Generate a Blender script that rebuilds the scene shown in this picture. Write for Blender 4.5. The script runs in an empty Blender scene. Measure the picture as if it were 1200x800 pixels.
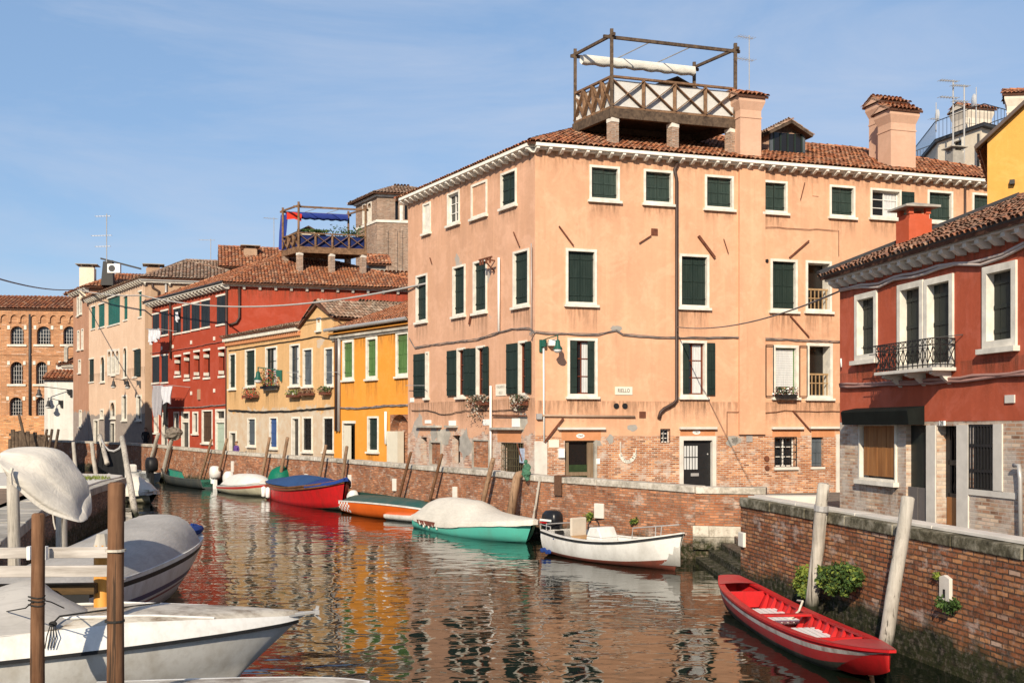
import bpy, math, random
from mathutils import Vector, Matrix
V = Vector
rnd = random.Random(11)
sc = bpy.context.scene
COL = sc.collection
# ---- camera model used to read distances off the street plan -------------
FPX, CX, HY, EYE = 1300.0, 600.0, 500.0, 3.6
def P(px, py, D): return V(((px-CX)/FPX*D, D, EYE-(py-HY)/FPX*D))
def PW(px, py, z=0.0): return P(px, py, (EYE-z)*FPX/(py-HY))
def v2(x, y): return V((x, y))
def U(a): return V(a).normalized()

# ---------------------------------------------------------------- objects
WM = {}
def put(o, world, parent=None):
    COL.objects.link(o)
    if parent is not None:
        o.parent = parent
        o.matrix_local = WM[parent].inverted() @ world
    else:
        o.matrix_world = world
    WM[o] = world.copy()
    return o
def tag(o, label=None, cat=None, group=None, kind=None):
    if label: o['label'] = label
    if cat: o['category'] = cat
    if group: o['group'] = group
    if kind: o['kind'] = kind
    return o
def T(x, y=0, z=0): return Matrix.Translation(V((x, y, z)) if not hasattr(x, 'x') else x)
I4 = Matrix.Identity(4)
def empty(name, world, label, cat, group=None, kind=None, parent=None):
    o = bpy.data.objects.new(name, None); o.empty_display_size = .2
    put(o, world, parent); return tag(o, label, cat, group, kind)
def copy_tree(src, world, label=None, parent=None):
    def cp(s, w, par):
        c = s.copy(); COL.objects.link(c); WM[c] = w
        if par is not None: c.parent = par; c.matrix_local = WM[par].inverted() @ w
        else: c.parent = None; c.matrix_world = w
        for ch in s.children: cp(ch, w @ WM[s].inverted() @ WM[ch], c)
        return c
    c = cp(src, world, parent)
    if label: c['label'] = label
    return c

class MB:
    def __init__(s): s.v=[]; s.f=[]; s.m=[]; s.uv=[]
    def add(s, vs, fs, m=None, uvs=None):
        b=len(s.v); s.v.extend([V(p) for p in vs])
        for i,f in enumerate(fs):
            s.f.append([b+k for k in f]); s.m.append(m); s.uv.append(uvs[i] if uvs else None)
        return s
    def quad(s, a,b,c,d, m=None, uv=None): return s.add([a,b,c,d],[(0,1,2,3)],m,[uv] if uv else None)
    def box(s, x0,x1,y0,y1,z0,z1, m=None, M=None):
        vs=[V(p) for p in ((x0,y0,z0),(x1,y0,z0),(x1,y1,z0),(x0,y1,z0),(x0,y0,z1),(x1,y0,z1),(x1,y1,z1),(x0,y1,z1))]
        if M: vs=[M@p for p in vs]
        return s.add(vs,[(0,1,5,4),(1,2,6,5),(2,3,7,6),(3,0,4,7),(4,5,6,7),(3,2,1,0)],m)
    def bar(s, p, q, w, h=None, m=None, ext=0, up=V((0,0,1))):
        p=V(p); q=V(q); h=h or w; d=(q-p).normalized(); p=p-d*ext; q=q+d*ext
        if abs(d.dot(up))>.98: up=V((0,1,0)) if abs(d.y)<.9 else V((1,0,0))
        a=d.cross(up).normalized(); b=a.cross(d)
        vs=[]
        for c in (p,q):
            for sa,sb in ((-1,-1),(1,-1),(1,1),(-1,1)): vs.append(c+a*sa*w/2+b*sb*h/2)
        return s.add(vs,[(0,1,5,4),(1,2,6,5),(2,3,7,6),(3,0,4,7),(4,5,6,7),(3,2,1,0)],m)
    def tube(s, pts, r, n=8, m=None, cap=True):
        pts=[V(p) for p in pts]; k=len(pts); rs=r if isinstance(r,(list,tuple)) else [r]*k
        vs=[]; a=None
        for i,p in enumerate(pts):
            d=(pts[min(i+1,k-1)]-pts[max(i-1,0)])
            d = d.normalized() if d.length>1e-9 else V((0,0,1))
            if a is None:
                up=V((0,0,1)) if abs(d.z)<.9 else V((1,0,0)); a=d.cross(up).normalized()
            else:
                a=(a-d*a.dot(d)); a = a.normalized() if a.length>1e-6 else d.orthogonal().normalized()
            b=d.cross(a)
            for j in range(n):
                t=2*math.pi*j/n; vs.append(p+(a*math.cos(t)+b*math.sin(t))*rs[i])
        fs=[]
        for i in range(k-1):
            for j in range(n):
                fs.append((i*n+j,i*n+(j+1)%n,(i+1)*n+(j+1)%n,(i+1)*n+j))
        if cap: fs.append(tuple(range(n-1,-1,-1))); fs.append(tuple((k-1)*n+j for j in range(n)))
        return s.add(vs,fs,m)
    def loft(s, rings, m=None, closed=False, mats=None, cap=False):
        n=len(rings[0]); vs=[p for r in rings for p in r]; b=len(s.v); s.v.extend([V(p) for p in vs])
        for i in range(len(rings)-1):
            for j in range(n if closed else n-1):
                s.f.append([b+i*n+j,b+i*n+(j+1)%n,b+(i+1)*n+(j+1)%n,b+(i+1)*n+j])
                s.m.append(mats[j] if mats else m); s.uv.append(None)
        if cap:
            s.f.append([b+j for j in range(n-1,-1,-1)]); s.m.append(m); s.uv.append(None)
            s.f.append([b+(len(rings)-1)*n+j for j in range(n)]); s.m.append(m); s.uv.append(None)
        return s
    def blob(s, c, rx, ry, rz, nu=12, nv=8, m=None, jit=0, zmin=-1):
        rings=[]
        for i in range(nv+1):
            t=-math.pi/2+math.pi*i/nv; rr=[]
            for j in range(nu):
                a=2*math.pi*j/nu; k=1+rnd.uniform(-jit,jit)
                rr.append(V((c[0]+rx*k*math.cos(t)*math.cos(a),c[1]+ry*k*math.cos(t)*math.sin(a),c[2]+rz*k*max(math.sin(t),zmin))))
            rings.append(rr)
        return s.loft(rings,m,closed=True)
    def prism(s, poly, off, m=None):
        n=len(poly); off=V(off); vs=[V(p) for p in poly]+[V(p)+off for p in poly]
        return s.add(vs,[tuple(range(n-1,-1,-1)),tuple(range(n,2*n))]+[(i,(i+1)%n,n+(i+1)%n,n+i) for i in range(n)],m)
    def build(s, name, mat, parent=None, world=None, smooth=False, bevel=0, subsurf=0, flat_uv=True):
        world = world if world is not None else (WM[parent] if parent is not None else I4)
        me=bpy.data.meshes.new(name); me.from_pydata([tuple(p) for p in s.v],[],s.f)
        mats=[mat]; idx=[]
        for m in s.m:
            if m is None: idx.append(0)
            else:
                if m not in mats: mats.append(m)
                idx.append(mats.index(m))
        for m in mats: me.materials.append(m)
        me.polygons.foreach_set('material_index', idx)
        uvl=me.uv_layers.new(name='UVMap').data; k=0
        for f,uv in zip(s.f,s.uv):
            if uv is None:
                a=s.v[f[0]]; b=s.v[f[1]]; c=s.v[f[2]]; n=(b-a).cross(c-a)
                ax,ay,az=abs(n.x),abs(n.y),abs(n.z)
                for i in f:
                    p=s.v[i]
                    uvl[k].uv=(p.x,p.y) if az>=ax and az>=ay else ((p.x,p.z) if ay>=ax else (p.y,p.z)); k+=1
            else:
                for q in uv: uvl[k].uv=q; k+=1
        if smooth: me.polygons.foreach_set('use_smooth',[True]*len(s.f))
        me.update()
        o=bpy.data.objects.new(name,me); put(o,world,parent)
        if bevel:
            b=o.modifiers.new('Bevel','BEVEL'); b.width=bevel; b.segments=2; b.limit_method='ANGLE'
        if subsurf:
            b=o.modifiers.new('Subdivision','SUBSURF'); b.levels=subsurf; b.render_levels=subsurf
        return o

# -------------------------------------------------------------- materials
class N:
    def __init__(s,name,rough=.8,spec=.3):
        s.mat=bpy.data.materials.new(name); s.mat.use_nodes=True; s.nt=s.mat.node_tree
        s.b=s.nt.nodes['Principled BSDF']; s.b.inputs['Roughness'].default_value=rough
        s.b.inputs['Specular IOR Level'].default_value=spec
    def n(s,t,**k):
        o=s.nt.nodes.new(t)
        for a,b in k.items(): setattr(o,a,b)
        return o
    def l(s,a,b): s.nt.links.new(a,b)
    def uv(s): return s.n('ShaderNodeUVMap').outputs[0]
    def obj(s): return s.n('ShaderNodeTexCoord').outputs['Object']
    def pos(s): return s.n('ShaderNodeNewGeometry').outputs['Position']
    def mp(s,v,sc=(1,1,1),loc=(0,0,0)):
        o=s.n('ShaderNodeMapping'); s.l(v,o.inputs[0]); o.inputs['Scale'].default_value=sc; o.inputs['Location'].default_value=loc
        return o.outputs[0]
    def noise(s,v,scale=1,det=3,ro=.55,dist=0):
        o=s.n('ShaderNodeTexNoise'); s.l(v,o.inputs['Vector']); o.inputs['Scale'].default_value=scale
        o.inputs['Detail'].default_value=det; o.inputs['Roughness'].default_value=ro; o.inputs['Distortion'].default_value=dist
        return o.outputs[0]
    def ramp(s,f,st):
        o=s.n('ShaderNodeValToRGB'); s.l(f,o.inputs[0]); e=o.color_ramp.elements
        while len(e)<len(st): e.new(.5)
        for i,(p,c) in enumerate(st):
            e[i].position=p; e[i].color=(c,c,c,1) if isinstance(c,(int,float)) else (*c,1)
        return o.outputs[0]
    def mix(s,f,a,b,mode='MIX'):
        o=s.n('ShaderNodeMix'); o.data_type='RGBA'; o.blend_type=mode
        for i,x in ((0,f),(6,a),(7,b)):
            if hasattr(x,'links'): s.l(x,o.inputs[i])
            else: o.inputs[i].default_value = x if i==0 else (*x,1)
        return o.outputs[2]
    def math(s,op,a,b=0,c=0):
        o=s.n('ShaderNodeMath',operation=op)
        for i,x in enumerate((a,b,c)):
            if hasattr(x,'links'): s.l(x,o.inputs[i])
            else: o.inputs[i].default_value=x
        return o.outputs[0]
    def sep(s,v):
        o=s.n('ShaderNodeSeparateXYZ'); s.l(v,o.inputs[0]); return o.outputs
    def bump(s,h,st=.3,d=.02):
        o=s.n('ShaderNodeBump'); s.l(h,o.inputs['Height']); o.inputs['Strength'].default_value=st; o.inputs['Distance'].default_value=d
        s.l(o.outputs[0],s.b.inputs['Normal']); return s
    def col(s,c):
        if hasattr(c,'links'): s.l(c,s.b.inputs['Base Color'])
        else: s.b.inputs['Base Color'].default_value=(*c,1)
        return s
def sc_(c,k): return tuple(min(1,x*k) for x in c)

def simple(name,c,rough=.7,var=.12,scale=3,spec=.3,metal=0,bump=.15,det=4,stretch=(1,1,1)):
    m=N(name,rough,spec); v=m.mp(m.obj(),stretch); f=m.noise(v,scale,det,.6)
    m.col(m.ramp(f,[(.25,sc_(c,1-var)),(.55,c),(.8,sc_(c,1+var))])); m.b.inputs['Metallic'].default_value=metal
    if bump: m.bump(f,bump,.01)
    return m.mat

def brick_nodes(m,v,c1,c2,mort,bw=.26,bh=.072,ms=.014,tones=1.0):
    o=m.n('ShaderNodeTexBrick'); m.l(v,o.inputs['Vector'])
    o.inputs['Scale'].default_value=1; o.inputs['Brick Width'].default_value=bw; o.inputs['Row Height'].default_value=bh
    o.inputs['Mortar Size'].default_value=ms; o.inputs['Mortar Smooth'].default_value=.25; o.inputs['Bias'].default_value=-.1
    s=m.sep(v); row=m.math('FLOOR',m.math('DIVIDE',s[1],bh)); par=m.math('SUBTRACT',1,m.math('FLOORED_MODULO',row,2))
    colm=m.math('FLOOR',m.math('ADD',m.math('DIVIDE',s[0],bw),m.math('MULTIPLY',par,.5)))
    cb=m.n('ShaderNodeCombineXYZ'); m.l(colm,cb.inputs[0]); m.l(row,cb.inputs[1])
    w=m.n('ShaderNodeTexWhiteNoise',noise_dimensions='2D'); m.l(cb.outputs[0],w.inputs[0]); r=w.outputs[0]
    t=tones; mid=tuple((x+y)/2 for x,y in zip(c1,c2))
    c=m.ramp(r,[(0,sc_(c1,1-.55*t)),(.14,sc_(c1,.9)),(.4,c1),(.6,mid),(.8,c2),(.93,sc_(c2,1+.35*t)),(1,(c2[0]*1.1,c2[0]*.78,c2[0]*.6))])
    return m.mix(o.outputs[1],c,mort),o.outputs[1],r
def brick(name,c1,c2,mort,bw=.26,bh=.072,ms=.014,white=.3,algae=0,wcol=(.55,.48,.42),big=.3,tones=1.0,worn=.4):
    m=N(name,.9,.15); uv=m.uv()
    nn=m.n('ShaderNodeTexNoise'); m.l(uv,nn.inputs['Vector']); nn.inputs['Scale'].default_value=5; nn.inputs['Detail'].default_value=2
    sv=m.n('ShaderNodeVectorMath',operation='MULTIPLY_ADD'); m.l(nn.outputs[1],sv.inputs[0]); sv.inputs[1].default_value=(.03,.034,0); m.l(uv,sv.inputs[2])
    c,f,r=brick_nodes(m,sv.outputs[0],c1,c2,mort,bw,bh,ms,tones)
    big_=m.noise(uv,.7,5,.62); c=m.mix(m.ramp(big_,[(.40,.0),(.72,big)]),c,sc_(c1,.42))
    c=m.mix(m.ramp(m.noise(m.mp(uv,(1,1,1),(11,5,0)),.9,4,.6),[(.45,0),(.7,worn)]),c,sc_(c2,1.25))
    wn=m.noise(m.mp(uv,(1,1.7,1),(3,7,0)),1.3,7,.72)
    c=m.mix(m.ramp(wn,[(.62-white*.25,0),(.70-white*.2,.7)]),c,wcol)
    st=m.noise(m.mp(uv,(2.2,.25,1),(1,9,0)),1,4,.6); c=m.mix(m.ramp(st,[(.56,0),(.78,.5)]),c,(.06,.045,.03))
    if algae:
        z=m.sep(m.pos())[2]; zz=m.math('ADD',z,m.math('MULTIPLY',m.noise(m.pos(),1.4,6,.7),-.9))
        k=m.ramp(m.math('MULTIPLY_ADD',zz,1.2,.5),[(.34+algae*.5,1),(.62+algae*.5,0)])
        gr=m.ramp(m.noise(m.pos(),5,5,.7),[(.35,(.012,.013,.008)),(.55,(.03,.034,.012)),(.7,(.06,.045,.03))])
        c=m.mix(k,c,gr)
    ero=m.noise(uv,4.5,6,.75); c=m.mix(m.ramp(ero,[(.36,.75),(.5,0)]),c,sc_(mort,.8)); c=m.mix(m.ramp(m.noise(m.mp(uv,(1,1,1),(4,2,0)),9,4,.7),[(.5,0),(.75,.4)]),c,sc_(wcol,.8))
    m.col(c); fine=m.math('ADD',m.noise(uv,24,4,.7),m.math('MULTIPLY',ero,1.5))
    hh=m.math('ADD',m.math('MULTIPLY',f,-1.6),m.math('ADD',m.math('MULTIPLY',fine,.6),m.math('MULTIPLY',r,.9)))
    m.bump(hh,.8,.016); return m.mat

def plaster(name,c,tint=None,streak=.12,brickz=None,bc=((.42,.17,.08),(.55,.27,.14),(.5,.42,.36)),amp=.3,patch=0,pcol=(.36,.34,.31),peel=0,seed=0,low=None,bwhite=.35,tone=.5):
    """lime plaster; brickz = height where the render ends and the brick is bare"""
    m=N(name,.92,.12); uv=m.mp(m.uv(),(1,1,1),(seed*7.3,0,0)); tint=tint or sc_(c,.82)
    n1=m.noise(uv,.33,5,.6); col=m.mix(m.ramp(n1,[(.35,0),(.7,tone)]),c,tint)
    n3=m.noise(m.mp(uv,(1.3,.12,1)),1,4,.6); col=m.mix(m.ramp(n3,[(.4,0),(.75,streak)]),col,sc_(c,.5))
    n3b=m.noise(m.mp(uv,(2.6,.1,1),(9,4,0)),1,3,.6); col=m.mix(m.ramp(n3b,[(.52,0),(.8,streak*1.5)]),col,sc_(c,1.35))
    n5=m.noise(m.mp(uv,(1,1,1),(4,1,0)),.9,6,.7,.6); col=m.mix(m.ramp(n5,[(.48,0),(.6,.36*tone+.08),(.75,.12)]),col,tuple(min(1,x*1.12+.05) for x in c))
    n6=m.noise(m.mp(uv,(4.2,.22,1),(2,6,0)),1,5,.7); col=m.mix(m.ramp(n6,[(.58,0),(.8,streak*1.3)]),col,sc_(c,.42))
    n4=m.noise(uv,6,5,.7); col=m.mix(m.ramp(n4,[(.3,.2),(.55,0)]),col,sc_(c,.6))
    n7=m.noise(m.mp(uv,(1,1,1),(8,2,0)),2.2,8,.8); col=m.mix(m.ramp(n7,[(.62,0),(.67,.4)]),col,sc_(c,.6))
    h=n4
    if low:   # a differently coloured lower zone (lowz, colour)
        z=m.sep(m.uv())[1]; k=m.ramp(m.math('ADD',m.math('SUBTRACT',z,low[0]),m.math('MULTIPLY_ADD',m.noise(uv,1.2,5,.7),low[2],.5-low[2]*.5)),[(.47,1),(.53,0)])
        col=m.mix(k,col,m.mix(m.ramp(m.noise(uv,1.7,6,.7),[(.35,0),(.65,1)]),low[1],low[3]))
    if patch:
        pn=m.noise(uv,.42,4,.55,.4); col=m.mix(m.ramp(pn,[(.74-patch*.1,0),(.755-patch*.1,.9)]),col,pcol)
    if brickz is not None or peel:
        b,f,nb=brick_nodes(m,m.uv(),bc[0],bc[1],bc[2],.26,.075,.013)
        b=m.mix(m.ramp(m.noise(m.uv(),.8,5,.65),[(.42,0),(.7,.55)]),b,sc_(bc[0],.5))
        wn=m.noise(m.uv(),1.3,6,.7); b=m.mix(m.ramp(wn,[(.62-bwhite*.2,0),(.75-bwhite*.2,.7)]),b,(.55,.5,.44))
        if brickz is not None:
            z=m.sep(m.uv())[1]
            kk=m.math('ADD',m.math('SUBTRACT',z,brickz),m.math('MULTIPLY_ADD',m.noise(uv,1.0,6,.65),amp,.5-amp*.5))
            k=m.ramp(kk,[(.485,1),(.5,0)])
            if peel: k=m.math('MAXIMUM',k,m.ramp(m.noise(uv,.5,6,.6,.5),[(.70-peel*.2,0),(.71-peel*.2,1)]))
        else: k=m.ramp(m.noise(uv,.5,6,.6,.5),[(.70-peel*.2,0),(.71-peel*.2,1)])
        col=m.mix(k,col,b); h=m.math('ADD',n4,m.math('MULTIPLY',k,m.math('MULTIPLY_ADD',f,-1.0,-1.2)))
    m.col(col); m.bump(h,.45,.015); return m.mat

def tilemat(name,pal,lichen=(.2,.17,.12),lic=.4):
    m=N(name,.85,.2); g=m.n('ShaderNodeNewGeometry'); r=g.outputs['Random Per Island']
    k=len(pal); c=m.ramp(r,[(i/(k-1),p) for i,p in enumerate(pal)])
    n=m.noise(g.outputs['Position'],1.6,6,.7); c=m.mix(m.ramp(n,[(.5-lic*.15,0),(.68,.75)]),c,lichen)
    n2=m.noise(g.outputs['Position'],9,4,.7); c=m.mix(m.ramp(n2,[(.35,.45),(.6,0)]),c,(.07,.045,.03))
    m.col(c); m.bump(n2,.4,.02); return m.mat
def wood(name,c,c2,rough=.75,sx=(9,9,.7),spec=.25):
    m=N(name,rough,spec); v=m.mp(m.obj(),sx); f=m.noise(v,1.5,6,.65,.6)
    g=m.noise(m.obj(),1.1,3); c_=m.mix(m.ramp(f,[(.32,0),(.62,1)]),c,c2); c_=m.mix(m.ramp(g,[(.4,0),(.75,.35)]),c_,sc_(c,.45))
    m.col(c_); m.bump(f,.4,.01); return m.mat
def polewood(name,c,c2,wet=.45):
    m=N(name,.85,.2); v=m.mp(m.obj(),(9,9,.6)); f=m.noise(v,1.5,7,.7,1.0); g=m.noise(m.obj(),1.3,4,.65)
    c_=m.mix(m.ramp(f,[(.3,0),(.6,1)]),c,c2); c_=m.mix(m.ramp(g,[(.4,0),(.7,.5)]),c_,sc_(c,.4)); c_=m.mix(m.ramp(m.noise(m.mp(m.obj(),(14,14,.35),(3,1,0)),1,5,.7),[(.58,0),(.63,.85)]),c_,(.03,.022,.016))
    z=m.math('ADD',m.sep(m.pos())[2],m.math('MULTIPLY',m.noise(m.pos(),4,4,.6),-.35)); c_=m.mix(m.ramp(z,[(wet*.3,1),(wet*.85,0)]),c_,(.02,.022,.012)); m.col(c_); m.bump(f,.35,.01); return m.mat
def cloth(name,c,rough=.85,fold=.5,stain=.15):
    fold*=.5
    m=N(name,rough,.2); v=m.obj(); f=m.noise(m.mp(v,(1,1,1.4)),2.2,3,.5,1.2); g=m.noise(v,.9,5,.65)
    c_=m.mix(m.ramp(g,[(.42,0),(.7,stain*2.4)]),c,sc_(c,.5)); w=m.noise(m.mp(v,(.9,5.5,3.0)),1.3,4,.6,1.6); w2=m.math('ABSOLUTE',m.math('SUBTRACT',w,.5)); c_=m.mix(m.ramp(w2,[(.0,.3),(.05,0)]),c_,sc_(c,.6)); m.col(c_); m.bump(m.math('ADD',m.math('MULTIPLY',f,.6),m.math('MULTIPLY',w2,2.2)),fold,.05); return m.mat
def paint(name,c,rough=.35,dirt=.25,dcol=(.16,.13,.09),spec=.5,bump=.08,dscale=1.6):
    m=N(name,rough,spec); v=m.obj(); g=m.noise(m.mp(v,(1,1,.5)),dscale,6,.68); f=m.noise(v,14,3,.6)
    c_=m.mix(m.ramp(g,[(.45,0),(.78,dirt*1.6)]),c,dcol); c_=m.mix(m.ramp(f,[(.3,dirt*.5),(.5,0)]),c_,sc_(c,.6)); m.col(c_); m.bump(g,bump,.02); return m.mat
# ---------------------------------------------------------------- palette
PEACH=(.66,.38,.235)
m_peach=plaster('peach plaster',PEACH,(.57,.31,.19),brickz=3.25,bc=((.40,.14,.055),(.56,.26,.12),(.5,.42,.34)),amp=.25,patch=.25,seed=1,bwhite=.5,streak=.26,tone=.8)
m_peach_l=plaster('peach plaster side',(.61,.355,.235),(.54,.305,.19),brickz=3.35,bc=((.40,.18,.11),(.5,.30,.2),(.5,.42,.36)),amp=2.2,patch=.55,seed=4,bwhite=.9,streak=.28,tone=.8)
m_peach_up=plaster('peach plaster chimney',(.60,.38,.27),(.55,.34,.23),seed=2,streak=.2)
m_redR=plaster('brick red plaster',(.47,.105,.055),(.40,.085,.042),seed=3,brickz=3.72,amp=.0,bc=((.44,.24,.15),(.56,.42,.3),(.46,.38,.3)),streak=.22,tone=.8,bwhite=.9,patch=.05)
m_redL=plaster('deep red plaster',(.37,.062,.032),(.31,.052,.028),seed=5,streak=.12,patch=.0)
m_yellow=plaster('saffron plaster',(.70,.29,.045),(.66,.25,.04),seed=6,streak=.1,low=(1.75,(.35,.3,.25),.5,(.42,.38,.32)),tone=.4)
m_ochre=plaster('ochre plaster',(.60,.36,.165),(.58,.41,.22),seed=7,streak=.3,patch=.75,pcol=(.5,.42,.34),low=(4.6,(.50,.36,.24),2.4,(.55,.48,.38)),peel=.12,bc=((.5,.25,.14),(.6,.38,.24),(.55,.48,.4)))
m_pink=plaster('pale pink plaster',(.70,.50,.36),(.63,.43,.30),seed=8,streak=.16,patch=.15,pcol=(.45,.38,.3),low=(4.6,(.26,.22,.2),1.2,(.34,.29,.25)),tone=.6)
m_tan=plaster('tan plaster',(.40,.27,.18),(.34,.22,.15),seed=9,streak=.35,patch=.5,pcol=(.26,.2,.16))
m_brickpink=plaster('rosy plaster',(.44,.235,.15),(.36,.2,.13),seed=10,streak=.25,patch=.4,pcol=(.45,.3,.24),low=(5,(.28,.22,.2),1.5,(.33,.28,.24)))
m_gable=plaster('yellow gable plaster',(.66,.345,.085),(.60,.30,.075),seed=11,streak=.14,tone=.7)
m_cream=plaster('cream plaster',(.72,.63,.50),(.66,.57,.45),seed=12,streak=.2)
m_white=plaster('old whitewash',(.66,.64,.6),(.5,.48,.45),seed=13,streak=.5,patch=.4,pcol=(.4,.38,.35))
m_arsen=brick('factory brick',(.46,.21,.10),(.55,.28,.14),(.45,.27,.16),white=.0,big=.2,bw=.5,bh=.14,ms=.012,tones=.35)
m_tower=brick('tower brick',(.30,.17,.11),(.42,.27,.19),(.4,.33,.27),white=.25,big=.5,wcol=(.4,.33,.27))
m_quay=brick('quay brick',(.34,.115,.05),(.48,.20,.095),(.27,.19,.14),white=.30,algae=.2,big=.7,ms=.012,wcol=(.52,.43,.36))
m_quayR=brick('old quay brick',(.36,.125,.055),(.50,.23,.10),(.07,.05,.038),white=.30,algae=.3,big=.75,bw=.27,bh=.078,ms=.014,wcol=(.47,.38,.33),tones=.7,worn=.2)
m_quayL=brick('dark quay brick',(.2,.11,.08),(.3,.18,.13),(.2,.17,.14),white=.1,algae=.3,big=.6)
m_pier=brick('pier brick',(.33,.19,.12),(.45,.29,.2),(.42,.36,.3),bw=.22,bh=.07,white=.1)
m_stone=simple('istrian stone',(.62,.58,.52),.8,.2,2.2,bump=.25,det=6)
m_stone_old=simple('weathered stone',(.40,.37,.32),.85,.55,1.6,bump=.4,det=8)
m_cap=N('parapet stone',.85,.2)
_n=m_cap.noise(m_cap.pos(),.8,8,.72); _n2=m_cap.noise(m_cap.pos(),6,6,.7)
m_cap.col(m_cap.mix(m_cap.ramp(_n2,[(.4,.5),(.6,0)]),m_cap.ramp(_n,[(.34,(.22,.2,.17)),(.47,(.55,.50,.43)),(.7,(.66,.61,.54))]),(.16,.14,.1))); m_cap.bump(_n2,.5,.02); m_cap=m_cap.mat
m_foot=brick('pale footing stone',(.55,.50,.42),(.62,.57,.48),(.3,.26,.2),bw=.9,bh=.32,ms=.012,white=0,algae=.3,big=.3,tones=.2)
m_mosscap=N('lichened coping',.95,.1)
_n=m_mosscap.noise(m_mosscap.pos(),3.2,8,.75)
m_mosscap.col(m_mosscap.ramp(_n,[(.33,(.03,.027,.02)),(.47,(.10,.09,.06)),(.57,(.22,.2,.15)),(.7,(.40,.37,.3))])); m_mosscap.bump(_n,.8,.03); m_mosscap=m_mosscap.mat
m_trim=simple('white window stone',(.70,.66,.58),.8,.28,3.2,bump=.3,det=9)
m_trim_w=simple('white painted wood',(.7,.68,.64),.6,.15,3)
m_green=wood('dark green shutter paint',(.010,.022,.018),(.02,.034,.028),.6,(3,3,.5))
m_green2=wood('blue green shutter paint',(.014,.10,.085),(.02,.13,.105),.6,(3,3,.5))
m_greenf=wood('grey green shutter paint',(.018,.034,.028),(.035,.055,.046),.7,(5,5,.4))  # lighter grey green, used on the top row of palace shutters
m_greenl=wood('faded green shutter paint',(.055,.13,.035),(.10,.19,.06),.7,(5,5,.5))
m_black=simple('black iron',(.012,.012,.013),.5,.3,5,spec=.4)
m_rust=simple('rusty iron',(.14,.05,.028),.9,.4,8)
m_glass=N('window glass',.06,.6).col((.012,.016,.02)).mat
m_glassd=N('dark interior glass',.25,.5).col((.012,.010,.009)).mat
m_curtain=simple('pale curtain',(.55,.56,.56),.9,.2,6,stretch=(4,4,.3))
m_brownf=wood('red brown window wood',(.13,.03,.014),(.2,.05,.022),.5)
m_blueg=wood('blue shutter',(.03,.07,.2),(.05,.1,.26),.6,(3,3,.5))
m_greyg=wood('slate shutter',(.06,.075,.09),(.1,.12,.14),.6,(3,3,.5))
m_palegreen=simple('pale green door',(.36,.44,.36),.6,.1,3)
m_beech=wood('varnished plank',(.22,.085,.025),(.34,.15,.05),.55,(6,6,.5))
m_doorw=wood('oiled door panel',(.28,.11,.035),(.36,.16,.055),.45,(3,3,.4))
m_greydoor=simple('grey door paint',(.13,.115,.11),.6,.15,2)
m_pole=polewood('wooden mooring pole',(.20,.115,.065),(.34,.22,.14))
m_polegrey=polewood('silvered mooring pole',(.30,.27,.23),(.50,.46,.40))
m_polebrown=polewood('brown mooring pole',(.10,.045,.022),(.22,.115,.062))
m_plank=wood('bleached plank',(.28,.25,.22),(.52,.48,.44),.85,(.6,9,9))
m_dkwood=wood('dark altana wood',(.045,.03,.022),(.13,.09,.06),.85,(4,4,4))
m_bkwood=wood('brown altana wood',(.10,.055,.03),(.24,.14,.08),.85,(3,3,3))
TC=[(.30,.09,.045),(.46,.16,.07),(.55,.22,.10),(.38,.13,.06),(.62,.34,.2),(.24,.10,.06),(.5,.17,.065)]
m_tile=tilemat('terracotta tiles',TC,(.17,.10,.07),.3)
m_tile_old=tilemat('old clay tiles',[(.25,.13,.085),(.42,.24,.16),(.5,.34,.25),(.3,.17,.11),(.55,.42,.32),(.2,.12,.08),(.38,.2,.12)],(.2,.17,.13),.7)
m_tile_R=tilemat('sun bleached tiles',[(.24,.10,.06),(.42,.19,.11),(.46,.28,.19),(.28,.13,.08),(.44,.16,.08),(.15,.08,.06),(.36,.2,.13)],(.12,.095,.075),.9)
m_tilebase=simple('roof underlay clay',(.12,.055,.035),.95,.4,3)
m_zinc=simple('gutter metal',(.42,.41,.4),.45,.15,3,metal=.3)
m_gut=simple('dark gutter',(.045,.045,.048),.5,.2,3)
m_pipeb=simple('brown downpipe',(.055,.032,.026),.5,.25,3)
m_cable=simple('grey cable sheath',(.22,.19,.18),.7,.5,4)
m_cabled=simple('black cable',(.02,.02,.02),.7,.3,4)
m_cement=simple('cement patch',(.33,.31,.28),.95,.25,3)
m_wht=simple('bright white enamel',(.8,.79,.76),.4,.06,4)
m_leaf=simple('leaf green',(.05,.095,.02),.7,.6,6)
m_leaf2=simple('yellow green leaf',(.16,.2,.03),.7,.5,6)
m_leafd=simple('dark leaf',(.02,.04,.012),.7,.5,6)
m_flower=simple('red flower',(.5,.06,.03),.7,.3,9)
m_dry=simple('dry brown stems',(.22,.14,.09),.9,.4,9)
m_pave=simple('grey trachyte paving',(.16,.145,.13),.85,.3,.9,bump=.3,det=8)
m_bare=simple('dusty gravel bank',(.24,.17,.12),.95,.45,1.8,bump=.8,det=9)

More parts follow.
